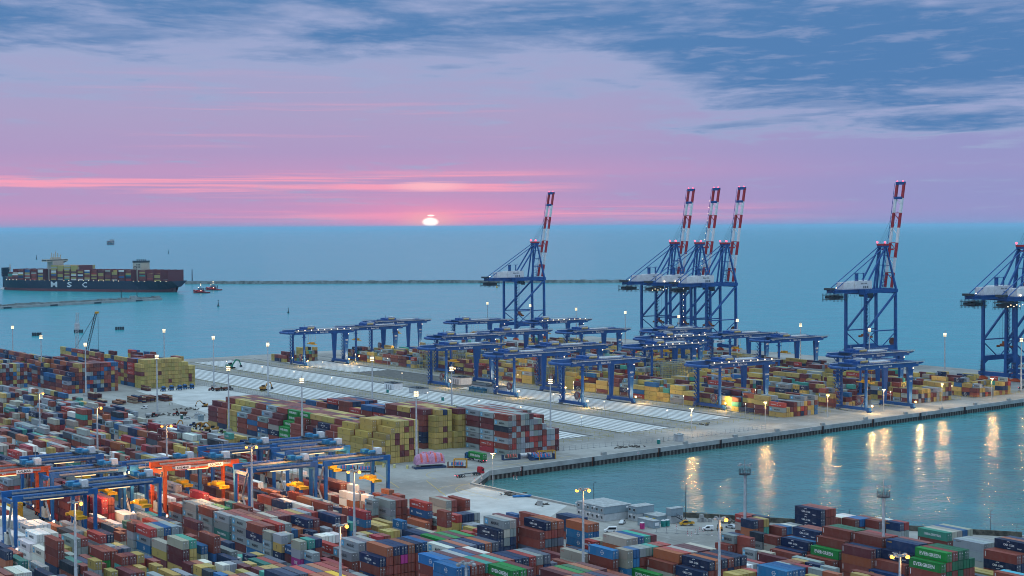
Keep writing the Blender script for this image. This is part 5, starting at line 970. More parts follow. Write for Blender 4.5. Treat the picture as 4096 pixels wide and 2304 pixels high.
    b.obj('boom_walkway', BLUE, bo)
    b = MB()
    for y in (-7.5, -9, -11.5, -13): b.tube((30, y, 96.5), tuple(H0 + Vector((-.8, y, 0)) + du * (66 - (y % 2) * 8)), .1, n=4, caps=False)
    b.obj('boom_stay', DARK, r)
    b = MB()
    for k in range(6): b.bar((35.5, -4 + 0 * k, 61 + k * 2.4), (35.5, -9, 61 + k * 2.4), .25); b.bar((34, -4, 61 + k * 2.4), (34, -4, 63.4 + k * 2.4), .25); b.bar((31, -9, 61 + k * 2.4), (35.5, -9, 63 + k * 2.4), .2)
    b.obj('hinge_scaffold', BLUE, r)
    for p in ((29.2, -6, 98.4), (29.2, -14.2, 98.4)):
        MB().ball(p, .85, 8).obj('warning_light', AVIA, r)
    tip = H0 + du * (LB + 1.6)
    for y in (-7, -13): MB().ball((tip.x - .6, y, tip.z), .6, 8).obj('warning_light', AVIA, r)
    b = MB(); b.box(9, -15.2, 55.4, 14.5, -5.4, 58.4); b.box(14.6, -12.5, 54.2, 17, -9, 57)
    tr = b.obj('trolley_cab', DARK, r)
    b = MB()
    for x, y in ((10, -7), (10, -13), (13, -7), (13, -13)): b.bar((x, y, 55.4), (x, y, 27), .09)
    b.obj('hoist_rope', DARK, r)
    b = MB(); b.box(10, -16.2, 23.6, 13, -4.2, 24.4); b.box(9.6, -13, 24.4, 13.4, -7.2, 25.6); b.box(10.6, -11.6, 25.6, 12.4, -8.6, 27.4)
    for y in (-16.2, -4.8): b.box(9.8, y, 22.9, 13.2, y + .6, 24.4)
    b.obj('spreader', mat('spreader_rust_orange', (.30, .085, .02), .7), r)
    b = MB(); b.tube((GX + .3, -16.5, 19), (GX + 1.0, -16.5, 19), 3.1, n=20)
    for k in range(20):
        a = 2 * math.pi * k / 20; b.bar((GX + 1.05, -16.5, 19), (GX + 1.05, -16.5 + 3.4 * math.cos(a), 19 + 3.4 * math.sin(a)), .16)
    b.obj('cable_reel', RUST, r)
    b = MB(); b.box(5, GY - 1.4, 8.6, 7.4, GY - 1.2, 11.4, 0); b.box(8, GY - 1.4, 8.8, 20, GY - 1.2, 11.2, 0)
    b.obj('number_board', [WHITE], r)
    return r
STSP = [(908, 1315, 'leftmost blue quay crane, standing alone with raised boom', '37', 0), (945, 1144.1, 'blue quay crane farthest left of the tight group of three', '36', 0), (945, 1109.2, 'middle quay crane of the group of three, strings of white work lamps lit', '35', 1),
        (945, 1075.1, 'blue quay crane farthest right of the tight group of three', '34', 0), (945, 889.7, 'blue quay crane standing alone right of the group of three', '33', 0), (945, 755.5, 'blue quay crane near the right frame edge, left of the lit one', '32', 0), (945, 726.9, 'quay crane cut by the right frame edge with lit work lamps', '31', 1)]
sts0 = make_sts()
for i, (x, y, lab, num, lit) in enumerate(STSP):
    o = sts0 if i == 0 else copy_tree(sts0, (x, y, 0))
    if i == 0: o.location = (x, y, 0)
    o['label'] = lab; STSP[i] = (o, num, lit)
for o, num, lit in STSP:
    b = MB(); put_text(b, num, (6.2, -22.0, 10), (1, 0, 0), (0, 0, 1), 1.8); put_text(b, 'Baltic Hub', (14, -22.0, 10), (1, 0, 0), (0, 0, 1), 1.1); b.obj('lettering', LETD, o)
    if lit:
        for k in range(12): MB().ball((-.2, -24.0, 6 + k * 5.0), .38, 6).obj('work_lamp', LAMPW, o)
        for k in range(6): MB().ball((-30 + k * 3.2, -16.4, 55.2 + (k % 2)), .36, 6).obj('work_lamp', LAMPW, o)
        for k in range(13): MB().ball(tuple(Vector((36.2, -5.2, 64)) + Vector((math.cos(math.radians(80.4)), 0, math.sin(math.radians(80.4)))) * k * 6), .32, 6).obj('work_lamp', LAMPW, o)
        for p in ((-15, -15.4, 62.6), (-2, -15.4, 62.4), (10, -15.4, 62.2)): MB().ball(p, .7, 6).obj('work_lamp', LAMPW, o)
    else:
        for p in ((-27, -15.2, 63.4),): MB().ball(p, .4, 6).obj('work_lamp', LAMPW, o)

# ------------------------------------------------------------ wide automatic stacking cranes (origin: left rail, front leg)
def make_asc():
    r = thing('stacking_crane', 'x', 'crane', group='wide blue stacking cranes')
    SP, WB = 38.5, 20.
    for x, wx in ((0, 0), (SP, 1)):
        for y in (0, WB):
            b = MB()
            if wx: b.hexa(((x - 1.0, y - .8, 2.5), (x + 1.0, y - .8, 2.5), (x + 1.0, y + .8, 2.5), (x - 1.0, y + .8, 2.5), (x - 2.2, y - .9, 24), (x + 2.2, y - .9, 24), (x + 2.2, y + .9, 24), (x - 2.2, y + .9, 24))); b.box(x - 2.2, y - .9, 24, x + 2.2, y + .9, 25.6); b.box(x - 2.6, y - 1.2, 23.6, x + 2.6, y + 1.2, 23.9)
            else: b.tube((x, y, 2.5), (x, y, 25.6), .95, n=10); b.tube((x, y, 23.2), (x, y, 23.6), 1.9, n=10)
            lg = b.obj('leg', BLUE, r)
            if wx and y == 0:
                t = MB(); put_text(t, 'ABB', (x, y - .95, 19.6), (1, 0, 0), (0, 0, 1), 1.2); t.obj('lettering', LETW, lg)
        b = MB(); b.box(x - .8, -3.4, 1.2, x + .8, WB + 3.4, 3.0); 
        for y in (-2.6, WB + 2.6):
            for dy in (-1, 1): b.tube((x - .4, y + dy, .55), (x + .4, y + dy, .55), .55, n=8)
            b.box(x - .6, y - 1.8, .6, x + .6, y + 1.8, 1.3)
        b.rail((x - .8, 2, 3), (x - .8, WB - 2, 3), n=8); b.obj('sill_beam', BLUE, r)
    for y in (0, WB):
        b = MB(); b.box(-9, y - .9, 25.6, SP + 7, y + .9, 28.4); b.hexa(((SP + 7, y - .9, 26.6), (SP + 11.5, y - .9, 27.4), (SP + 11.5, y + .9, 27.4), (SP + 7, y + .9, 26.6), (SP + 7, y - .9, 28.4), (SP + 11.5, y - .9, 28.4), (SP + 11.5, y + .9, 28.4), (SP + 7, y + .9, 28.4)))
        gd = b.obj('girder', BLUE, r)
        b = MB(); b.box(-9, y - 1.7 if y == 0 else y + .9, 28.2, SP + 11.5, y - .9 if y == 0 else y + 1.7, 28.4, 0); yy = y - 1.7 if y == 0 else y + 1.7
        b.rail((-9, yy, 28.4), (SP + 11.5, yy, 28.4), n=26, r=.09, mi=1); b.box(-9, yy - .05, 28.2, SP + 11.5, yy + .05, 28.65, 0)
        b.obj('walkway', [PALE, GREY], gd)
        if y == 0:
            t = MB(); put_text(t, 'Baltic Hub', (18, -.98, 26.9), (1, 0, 0), (0, 0, 1), 1.35); put_text(t, '*', (10.6, -.98, 26.9), (1, 0, 0), (0, 0, 1), 1.4); put_text(t, 'baltic', (-6.5, -.98, 27.6), (1, 0, 0), (0, 0, 1), .8); put_text(t, 'baltic', (SP + 6, -.98, 27.6), (1, 0, 0), (0, 0, 1), .8)
            t.obj('lettering', LETW, gd)
    b = MB(); P = [(-9, 0, 26.9), (-12.5, 2.2, 26.9), (-13.8, 5.5, 26.9), (-13.8, WB - 5.5, 26.9), (-12.5, WB - 2.2, 26.9), (-9, WB, 26.9)]
    for p, q in zip(P, P[1:]): b.tube(p, q, .95, n=8)
    b.box(SP + 9.4, 0, 26.8, SP + 10.6, WB, 28.2); b.obj('end_tie', BLUE, r)
    b = MB(); b.box(2, 1, 28.4, 15, WB - 1, 29.1, 0); b.box(3, 4, 29.1, 13, 8, 30.6, 0); b.tube((5, 3, 30.2), (10.5, 3, 30.2), .75, n=10, mi=1); b.box(11, 8, 29.1, 14.6, 15, 31.6, 2); b.box(4, 11, 29.1, 9, 16, 30.8, 0); b.rail((2, 1, 29.1), (15, 1, 29.1), n=8, mi=3); b.bar((8, 14, 30), (8, 14, 33), .3, .3, 3)
    b.box(16, 6, 28.6, 34, 12, 29.3, 2)
    tr = b.obj('trolley', [BLUE, mat('drum_tan', (.46, .32, .12), .6), PALE, GREY], r)
    b = MB(); b.box(11, 4, 16.5, 13.6, 16.2, 17.1); b.box(10.6, 8, 17.1, 14, 12, 18.2)
    for y in (6, 14):
        for x in (11.2, 13.4): b.bar((x, y, 17), (x, y, 28.4), .09)
    sp = b.obj('spreader', YEL, r)
    b = MB(); b.tube((-1.2, 3.6, 7), (-1.9, 3.6, 7), 2.6, n=18, mi=0)
    for k in range(16):
        a = 2 * math.pi * k / 16; b.bar((-1.95, 3.6, 7), (-1.95, 3.6 + 2.9 * math.cos(a), 7 + 2.9 * math.sin(a)), .16, .16, 1)
    b.box(-1.2, 1.2, 5, .2, 6, 9, 1); b.obj('cable_reel', [mat('reel_red', (.16, .02, .025), .6), GREY], r)
    b = MB()
    for k in range(8):
        z = 3 + k * 2.7; b.box(-3.0, WB - 1.6, z, -.9, WB + 1.6, z + .12); b.bar((-2.0, WB - 1.4, z), (-2.0, WB + 1.4, z + 2.7), .7, .15); b.rail((-3.0, WB - 1.6, z), (-3.0, WB + 1.6, z), n=2)
    b.bar((-1.2, 3, 3), (-1.2, -1.2, 9), .7, .2); b.obj('stair_tower', BLUE, r)
    for p in ((SP + .4, -4.4, 4.2), (.6, -4.4, 4.2)): MB().ball(p, .62, 8).obj('work_lamp', mat('orange_work_lamp', (1, .56, .22), emit=4), r)
    for p in ((SP + 1.8, -1.2, 24.6),): MB().ball(p, .36, 6).obj('work_lamp', LAMPW, r)
    return r
RAILX = [602, 660, 719, 778, 837]
ASCP = [  # block, front Y, lit lamps on girder, trolley offset
    (0, 1158, 1, 'wide stacking crane farthest left, over the empty pale strips, girder lamps lit'), (1, 1176, 0, 'wide stacking crane holding a mustard container, behind the leftmost crane'), (2, 1232, 0, 'farthest wide stacking crane left of the lone quay crane foot'),
    (3, 1186, 0, 'wide stacking crane at the feet of the leftmost quay crane'), (1, 1028, 0, 'wide stacking crane behind the left reefer racks, second in depth'), (2, 1046, 0, 'wide stacking crane crossing right of the lone quay crane feet'), (0, 944, 0, 'wide stacking crane in front of the leftmost reefer racks'),
    (0, 861, 0, 'wide stacking crane with red reels over the empty strips, left of the nearest'), (4, 1146, 1, 'far wide stacking crane with lit girder right of the lone quay crane'), (3, 1018, 0, 'wide stacking crane with open water behind, left of the group of three'), (1, 893, 0, 'wide stacking crane between the rack rows and group of three'),
    (0, 787, 0, 'nearest wide stacking crane over the empty strips, all four feet visible'), (4, 983, 0, 'topmost of three overlapping stacking cranes below the quay crane group'), (3, 919, 1, 'middle of three overlapping stacking cranes, girder lamps lit'), (2, 860, 1, 'lowest of three overlapping stacking cranes below the quay crane group'),
    (4, 908, 0, 'wide stacking crane right beneath the group of three, numbered board behind'), (4, 855, 0, 'wide stacking crane ending against open water, centre right'), (1, 725, 1, 'wide stacking crane above lettered grey containers, girder lamps lit'), (3, 720, 0, 'upper of two stacking cranes below the lone right quay crane'), (2, 661, 0, 'lower of two stacking cranes below the lone right quay crane')]
asc0 = make_asc()
OWL = MATS['orange_work_lamp']
for i, (bk, y, lit, lab) in enumerate(ASCP):
    loc = (RAILX[bk] + .5, y, 0)
    o = asc0 if i == 0 else copy_tree(asc0, loc)
    o.location = loc; o['label'] = lab
    ASCP[i] = (o, lit)
arng = random.Random(8)
for i, (o, lit) in enumerate(ASCP):
    for ch in o.children:
        if ch.name.startswith(('trolley', 'spreader')):
            if ch.name.startswith('trolley'): dx = arng.choice((0, -6, 8, 3, -2)); 
            ch.location.x = dx if i else 0
            if ch.name.startswith('spreader'): ch.location.x = dx if i else 0
    n = str(101 + (i * 7) % 20)
    t = MB(); put_text(t, n, (38.5, -.95, 16.8), (1, 0, 0), (0, 0, 1), .9); put_text(t, n, (0, -1.0, 26.3), (1, 0, 0), (0, 0, 1), .8); t.obj('lettering', LETW, o)
    if lit:
        for k in range(9): MB().ball((-6 + k * 6., -1.6, 29.0), .40, 6).obj('work_lamp', LAMPW, o)
for i, (o, lit) in enumerate(ASCP):
    x, y = o.location.x, o.location.y; lamp((x + 40, y - 7, 6), 7000, (1, .62, .22))
    if i in (0, 6, 7, 11, 17, 19): lamp((x - 2, y - 7, 6), 6000, (1, .62, .22))

# ------------------------------------------------------------ rubber-tyred gantries in the near yard (origin: left rear leg)
def make_rtg(main, name):
    r = thing('gantry_crane', 'x', 'crane', group='rubber-tyred gantry cranes in the near yard')
    SP, WB, HG = 28.5, 12.5, 18.0
    for x in (0, SP):
        for y in (0, -WB):
            b = MB(); b.bar((x, y, 2.2), (x, y, HG), 1.0, 1.0, 0, 1.5, 1.2); b.obj('leg', main, r)
        b = MB(); b.box(x - .6, -WB - 1.8, 1.5, x + .6, 1.8, 2.5); b.obj('sill_beam', main, r)
        for y in (1.2, -1.2, -WB + 1.2, -WB - 1.2):
            b = MB(); b.tube((x - .5, y, .8), (x + .5, y, .8), .8, n=12, mi=0); b.tube((x - .55, y, .8), (x + .55, y, .8), .35, n=8, mi=1); b.obj('wheel', [RUBBER, main], r)
        b = MB(); b.box(x - .5, -WB, HG - 1.4, x + .5, 0, HG); b.obj('end_beam', main, r)
    for y in (0, -WB):
        b = MB(); b.box(-.9, y - .7, HG, SP + .9, y + .7, HG + 2.0); gd = b.obj('girder', main, r)
        b = MB(); b.box(2.5, y - 1.5, HG + 1.1, SP - 3, y - .72, HG + 1.35, 0); b.rail((2.5, y - 1.5, HG + 1.35), (SP - 3, y - 1.5, HG + 1.35), n=14, mi=0); b.box(2.5, y - 1.55, HG + .8, SP - 3, y - 1.5, HG + 1.5, 0); b.obj('walkway', mat('walkway_grey', (.27, .30, .34), .6), gd)
    b = MB(); x0 = SP - 8
    b.box(x0, -WB + .2, HG + 2.0, x0 + 7, -.2, HG + 2.4, 0); b.box(x0 + 4, -WB + 2, HG + 2.4, x0 + 6.4, -WB + 5, HG + 4.8, 1); b.tube((x0 + 1, -WB + 3, HG + 3.3), (x0 + 3.6, -WB + 3, HG + 3.3), .8, n=10, mi=2); b.box(x0 + .6, -6, HG + 2.4, x0 + 3, -3, HG + 4, 2); b.rail((x0, -WB + .2, HG + 2.4), (x0 + 7, -WB + .2, HG + 2.4), n=6, mi=3); b.bar((x0 + 6.5, -3, HG + 2.4), (x0 + 6.5, -3, HG + 7), .2, .2, 3)
    b.obj('trolley', [DARK, WHITE, mat('drum_blue', (.03, .22, .42), .5), GREY], r)
    b = MB(); b.box(x0 + 2, -WB + .2, 9.6, x0 + 4.6, -.3, 10.3); b.box(x0 + 1.6, -WB + 4, 10.3, x0 + 5, -4, 11.4); b.box(x0 + 1.4, -WB + .2, 9.2, x0 + 5.2, -WB + 1.2, 10.2); b.box(x0 + 1.4, -1.3, 9.2, x0 + 5.2, -.3, 10.2)
    sp = b.obj('spreader', YEL, r)
    b = MB()
    for x in (x0 + 2.2, x0 + 4.4):
        for y in (-WB + 4.4, -4.4): b.bar((x, y, 11.3), (x, y, HG + 2), .09)
    b.obj('hoist_rope', DARK, r)
    b = MB(); b.box(-1.9, -WB + 3, 2.6, -.6, -WB + 7, 6.4, 0); b.box(-1.8, -WB + 3.2, 6.4, -.8, -WB + 4.6, 7.2, 1); b.obj('generator_cabinet', [mat('cabinet_cream', (.55, .54, .48), .6), DARK], r)
    b = MB(); 
    b.bar((-1.2, -WB - 1, 2.5), (-1.2, -WB + 4, 8.5), .8, .2); b.bar((-1.2, -WB + 4, 8.5), (-1.2, -WB - .5, HG), .8, .2); b.rail((-1.2, -WB - 1, 2.5), (-1.2, -WB + 4, 8.5), n=6); b.obj('ladder', GREY, r)
    for p in ((SP - .2, -WB - 2.4, 1.9), (-.4, -WB - 2.4, 1.9)): MB().ball(p, .5, 8).obj('work_lamp', LAMPW, r)
    b = MB(); b.box(9, -WB - .55, HG - .35, 17, -WB + .5, HG - .12); b.obj('light_bar', mat('warm_light_bar', (1, .72, .36), emit=1.2), r)
    return r
blue0 = make_rtg(NAVY, 'b'); red0 = make_rtg(ORANGE, 'o')
for y in (0, -12.5):
    t = MB()
    put_text(t, 'KALMAR', (19.5, -12.5 - 1.62, 19.0), (1, 0, 0), (0, 0, 1), .9, 1) if y else None
    put_text(t, 'KALMAR', (6.5, -12.5 - 1.62, 19.0), (1, 0, 0), (0, 0, 1), .9, 1) if y else None
    if y:
        put_text(t, '40T', (12, -12.5 - 1.62, 18.7), (1, 0, 0), (0, 0, 1), .7, 0)
        for x in (19.5, 6.5): t.box(x - 3, -12.5 - 1.6, 18.35, x + 3, -12.5 - 1.56, 19.7, 0)
        t.obj('lettering', [LETW, LETD], red0)
RTGP = [(0, 173.5, 562, 'blue rubber-tyred gantry cut by the left frame edge, lowest'), (0, 201.5, 571, 'blue rubber-tyred gantry left of the orange one, over stacked maroon containers'), (0, 201.5, 606, 'blue rubber-tyred gantry behind the far left orange gantry'), (0, 206.5, 644, 'farthest blue rubber-tyred gantry on the left'),
        (0, 233, 606, 'blue rubber-tyred gantry directly behind the orange gantry'), (0, 277, 628, 'blue rubber-tyred gantry rising behind the orange gantry right leg'), (0, 267.5, 573, 'blue rubber-tyred gantry immediately right of the orange gantry'), (0, 299.5, 571, 'blue rubber-tyred gantry farthest right, beside tarpaulin covered cargo'), (0, 300.5, 606, 'blue rubber-tyred gantry behind the rightmost one'), (0, 305, 630, 'farthest blue rubber-tyred gantry on the right'),
        (1, 174, 618, 'orange gantry with white nameplate at the left frame edge'), (1, 240.5, 591, 'tall orange gantry with white nameplates amid the blue gantries')]
seen = [0, 0]
for kd, x, y, lab in RTGP:
    src = (blue0, red0)[kd]
    if not seen[kd]: o = src; seen[kd] = 1; o.location = (x, y, 0)
    else: o = copy_tree(src, (x, y, 0))
    o['label'] = lab
    if kd: o.scale = (1.05, 1, 1.05)
prng = random.Random(4)
for x, y, p in ((216, 570, 2600), (232, 590, 2200), (262, 575, 2600), (285, 565, 2400), (315, 560, 2600), (325, 590, 1800), (188, 575, 2600), (248, 560, 1800), (300, 540, 1600)): lamp((x, y, 15.5), p * 3.2, (1, .46, .13), .5)
# ------------------------------------------------------------ lamps and masts
def mast_floodlight():
    r = thing('floodlight_mast', 'x', 'mast', group='tall floodlight masts')
    b = MB(); b.tube((0, 0, 1.2), (0, 0, 34), .62, .30, n=10); b.obj('pole', PALE, r)
    b = MB(); b.box(-1.4, -1.4, 0, 1.4, 1.4, 1.3); b.obj('footing', CONC, r)
    b = MB()
    for z in (33.5, 34.4, 35.3): b.tube((0, 0, z), (0, 0, z + .15), .9, n=10)
    b.bar((0, 0, 33), (0, 0, 37.2), .3); b.bar((.6, 0, 36), (.6, 0, 38.2), .08); b.obj('head_frame', GREY, r)
    b = MB()
    for z in (33.9, 34.8, 35.7):
        for k in range(8):
            a = 2 * math.pi * k / 8 + z; b.cbox(.85 * math.cos(a), .85 * math.sin(a), z, .40, .40, .30)
    b.obj('flood_lamp', FLOOD, r)
    return r
MASTP = [(397.3, 1257.6, 'behind the far left block'), (377.3, 1130.1, 'in front of the far left block'), (376.8, 1039, 'by the stacked flat racks at left'), (475.1, 1140.9, 'above the mustard wall of containers'), (472.8, 1046.8, 'right of the mustard wall of containers'), (375, 912.1, 'among the farm tractors'), (375.4, 811.9, 'at the left end of the centre block'), (473.4, 962, 'beside the large excavator'), (470.6, 818.7, 'behind the centre block, over the pale strips'),
         (906.1, 1341.7, 'left of the lone quay crane, over open water'), (374.8, 723.4, 'before the green lettered containers'), (387.2, 632.9, 'beside the pink wrapped cargo'), (471.3, 733.2, 'between two white cabins and the strips'), (909.9, 1272.6, 'in front of the leftmost quay crane'), (905, 1191.7, 'right of the leftmost quay crane'), (902.6, 1115.8, 'alone between quay crane groups'), (898.4, 1038, 'within the group of three cranes'), (897.7, 964.5, 'at the right leg of the crane group'), (892.8, 887.8, 'alone right of the crane group'), (892.4, 816.7, 'before the lone right quay crane'), (893.2, 747.1, 'alone over grey water at right'), (890.7, 680.5, 'near the right frame edge'), (472, 643, 'at the quay, right of the centre block')]
m0 = mast_floodlight()
for i, (x, y, w) in enumerate(MASTP):
    o = m0 if i == 0 else copy_tree(m0, (x, y, 0)); o.location = (x, y, 0); o['label'] = 'tall lit white floodlight mast ' + w
def lamp_post(lit, n):
    r = thing('yard_lamp_post', 'x', 'lamp post', group='yard lamp posts in the near yard')
    b = MB(); b.tube((0, 0, 1), (0, 0, 29.6), .55, .27, n=10); b.obj('pole', PALE, r)
    b = MB(); b.tube((0, 0, 0), (0, 0, 1.1), 1.1, n=10); b.obj('footing', CONC, r)
    b = MB(); b.tube((0, 0, 29.6), (0, 0, 29.9), .9, n=10); b.bar((-1.8, 0, 30), (1.8, 0, 30), .18); b.bar((0, -1.4, 30), (0, 1.4, 30), .18); b.bar((0, 0, 29.9), (0, 0, 31), .1)
    for x, y in ((1.8, 0), (-1.8, 0), (0, 1.4), (0, -1.4)): b.cbox(x, y, 30.05, .9, .7, .35)
    b.obj('lamp_ring', GREY, r)
    for k in range(n):
        s_ = (1, -1)[k]
        (lambda q: q.obj('lamp_glow', SODIUM if lit else GREY, r))(MB().ball((1.9 * s_ * CS, -1.9 * s_ * SN, 29.5), .62, 8, sz=.8))
    return r
LPP = [(165.9, 468.4, 1, 'before the white container block'), (212.6, 388.4, 1, 'in front of the red lettered container'), (303.7, 333.6, 1, 'between front block and corner block'), (305.9, 269.6, 2, 'lowest right, before green lettered containers'), (263.5, 793.1, 1, 'farthest left in the yard'), (263.5, 712.5, 1, 'at the left, above the blue gantries'), (262.8, 629.7, 2, 'beside the low cabin row'), (263.3, 549.7, 2, 'right of the orange gantry'), (264.1, 472.4, 2, 'at the edge of grey lettered stacks'), (303.3, 396.1, 2, 'in front of the basin and grey cabins')]
l1, l2 = lamp_post(True, 1), lamp_post(True, 2); used = {1: 0, 2: 0}
for x, y, n, w in LPP:
    src = l1 if n == 1 else l2
    o = src if not used[n] else copy_tree(src, (x, y, 0)); used[n] = 1; o.location = (x, y, 0)
    o['label'] = f"pale lamp post with {'one' if n == 1 else 'two'} glowing orange lamp{'s' if n == 2 else ''} {w}"
    lamp((x + 1.9 * CS, y - 1.9 * SN, 28.4), 1500, (1, .5, .15), .5)
u0_ = lamp_post(False, 2); u0_.location = (213.3, 325.8, 0); u0_['label'] = 'unlit lamp post head in front of the sky blue containers'
def basket_mast(x, y, lab):
    r = thing('beacon_mast', lab, 'mast', (x, y, 0), group='unlit masts with baskets by the basin')
    b = MB(); b.tube((0, 0, 0), (0, 0, 27), .55, .34, n=10); b.obj('pole', PALE, r)
    b = MB(); b.bar((.75, 0, 0), (.75, 0, 27), .12)
    for k in range(34): b.bar((.35, -.25, .8 * k), (.75, .25, .8 * k), .1)
    b.obj('ladder', GREY, r)
    b = MB(); b.tube((0, 0, 26.6), (0, 0, 27), 2.0, n=10)
    for k in range(10):
        a, c = 2 * math.pi * k / 10, 2 * math.pi * (k + 1) / 10
        b.bar((2 * math.cos(a), 2 * math.sin(a), 27), (2 * math.cos(a), 2 * math.sin(a), 28.6), .1)
        for z in (27.8, 28.6): b.bar((2 * math.cos(a), 2 * math.sin(a), z), (2 * math.cos(c), 2 * math.sin(c), z), .08)
    b.obj('basket', DARK, r)
    b = MB(); b.bar((0, 0, 27), (0, 0, 32), .16); b.bar((-2.6, 0, 30), (2.6, 0, 30), .14); b.bar((0, -2.2, 30), (0, 2.2, 30), .14)
    for px_, py_ in ((2.6, 0), (-2.6, 0), (0, 2.2), (0, -2.2)): b.cbox(px_, py_, 30, .8, .8, .4)
    b.obj('lamp_arms', GREY, r)
basket_mast(379, 403.4, 'tall unlit mast with caged ladder and basket, beside the yellow pickup yard')
basket_mast(382.2, 343.7, 'tall unlit mast with basket rising from the corner block')
# quayside posts whose warm lamps glint on the basin
q0 = None
for i, (x, y) in enumerate(((575, 654), (630, 654), (685, 659), (735, 661), (789, 662), (842, 666), (880, 668))):
    if q0 is None:
        q0 = thing('quay_lamp', 'slim quay lamp post with small warm lamp above the yellow railings', 'lamp post', group='slim lamp posts along the quay')
        b = MB(); b.tube((0, 0, 0), (0, 0, 13), .22, .14, n=8); b.bar((-1.2, 0, 9.5), (1.2, 0, 9.5), .12); b.obj('pole', PALE, q0)
        b = MB(); b.box(-1.4, -.3, 12.9, 1.4, .3, 13.1); b.obj('lamp_arm', GREY, q0)
        MB().ball((0, -.6, 12.7), .42, 8).obj('lamp_glow', LAMPW, q0); o = q0
    else: o = copy_tree(q0, (x, y, 0))
    o.location = (x, y, 0)
    lamp((x, y - .9, 12.6), 9000, (1, .55, .15), .6)
o = thing('quay_lamp', 'slim dark lamp post with twin arms in front of the basin corner', 'lamp post', (388, 571, 0)); b = MB(); b.tube((0, 0, 0), (0, 0, 14), .2, .12, n=8); b.obj('pole', PALE, o); MB().box(-1.1, -.25, 13.9, 1.1, .25, 14.1).obj('lamp_head', LAMPW, o)
lamp((388, 571, 13.3), 7000, (1, .55, .15), .6)
# short lamps along the lanes between the stacking blocks
q1 = None; lr = random.Random(2)
for x in (533, 590, 648, 708, 767, 826):
    for k in range(9 if x < 700 else 4):
        y = 690 + k * 58 + lr.uniform(-8, 8)
        if q1 is None:
            q1 = thing('lane_lamp', 'short lamp post with small warm light along a lane between stacking blocks', 'lamp post', group='short lane lamps between stacking blocks')
            b = MB(); b.tube((0, 0, 0), (0, 0, 7.4), .12, .09, n=6); b.obj('pole', PALE, q1); MB().ball((0, 0, 7.6), .36, 6).obj('lamp_glow', LAMPW, q1); o = q1
        else: o = copy_tree(q1, (x, y, 0))
        o.location = (x, y, 0)
def pole(x, y, h, lab, m=DARK, arm=True):
    b = MB(); b.tube((0, 0, 0), (0, 0, h), .14, .09, n=6)
    if arm: b.bar((0, 0, h), (.9, -.5, h + .1), .14)
    o = b.obj('slim_pole', m); o.location = (x, y, 0); tag(o, lab, 'pole')
pole(402.8, 461.6, 13, 'slim dark pole standing at the parapet above the yellow pickup'); pole(382, 492, 12, 'slim dark pole behind the long two storey cabins'); pole(424, 438, 9, 'thin dark pole on the basin edge left of navy stacks', arm=False); pole(470, 372, 9, 'thin dark pole behind the teal lettered containers'); pole(440, 412, 7, 'short dark pole right of the navy emblem stack')
for i in range(8):
    b = MB(); b.tube((0, 0, 0), (0, 0, 3.2), .06, .05, n=5); b.bar((0, 0, 3.2), (.5, -.3, 3.7), .07); o = b.obj('fence_post', DARK); t = i / 7; o.location = (470 + 30 * t, 370 - 42 * t, 1.0)
    tag(o, 'bent dark fence post on the old wall at lower right', 'fence post', 'bent fence posts on the old wall')

# ------------------------------------------------------------ reefer racks and yellow barriers
def rack(x, y, lab, w=36.):
    r = thing('reefer_rack', lab, 'rack', (x, y, 0), group='open steel reefer racks')
    b = MB(); n = 13
    for k in range(n):
        xx = w * k / (n - 1)
        for yy in (0, 2.6): b.bar((xx, yy, 0), (xx, yy, 16.2), .26)
    for yy in (0, 2.6): b.bar((0, yy, 16.2), (w, yy, 16.2), .26); b.bar((0, yy, 17.4), (w, yy, 17.4), .16)
    for k in range(0, n, 3):
        for yy in (0, 2.6): b.bar((w * k / 12, yy, 16.2), (w * k / 12, yy, 17.4), .14)
    b.obj('frame', mat('galvanised_grey_green', (.34, .38, .34), .6), r)
    b = MB()
    for lv in range(1, 6):
        z = lv * 2.9 - .2; b.box(0, .2, z, w, 2.4, z + .14); b.rail((0, 0, z), (w, 0, z), n=18, r=.10)
    b.obj('walkway', RAILY, r)
    b = MB()
    for lv in range(5): b.bar((w + .4, .4 if lv % 2 else 2.2, lv * 2.9), (w + .4, 2.2 if lv % 2 else .4, lv * 2.9 + 2.9), .8, .15)
    b.obj('stair', GREY, r)
for x, y, lab in ((661, 1064, 'left front reefer rack of yellow walkways beyond the pale strips'), (661, 1075, 'left rear reefer rack of yellow walkways beyond the pale strips'), (661, 903, 'front reefer rack framed by the nearest stacking crane'), (661, 914, 'rear reefer rack framed by the nearest stacking crane'), (720, 849, 'front reefer rack below the group of three quay cranes'), (720, 861, 'rear reefer rack below the group of three quay cranes')): rack(x, y, lab)
bar0 = None
def barrier_run(x0, y0, x1, y1, lab):
    b = MB(); b.rail((0, 0, 0), (x1 - x0, y1 - y0, 0), 1.7, n=max(3, int(math.hypot(x1 - x0, y1 - y0) / 4)), r=.09)
    o = b.obj('safety_railing', RAILY); o.location = (x0, y0, 0); tag(o, lab, 'railing', 'yellow safety railings around the stacking blocks')
for bx, nm in ((602, 'the nearest empty block'), (660, 'the first filled block'), (719, 'the second filled block'), (778, 'the third filled block'), (837, 'the rightmost filled block')):
    barrier_run(bx - 3, 673, bx + 42, 673, 'yellow railing across the quay end of ' + nm)
    barrier_run(bx - 4, 674, bx - 4, 1180, 'long yellow railing beside the left rail of ' + nm); barrier_run(bx + 43, 674, bx + 43, 1180, 'long yellow railing beside the right rail of ' + nm)
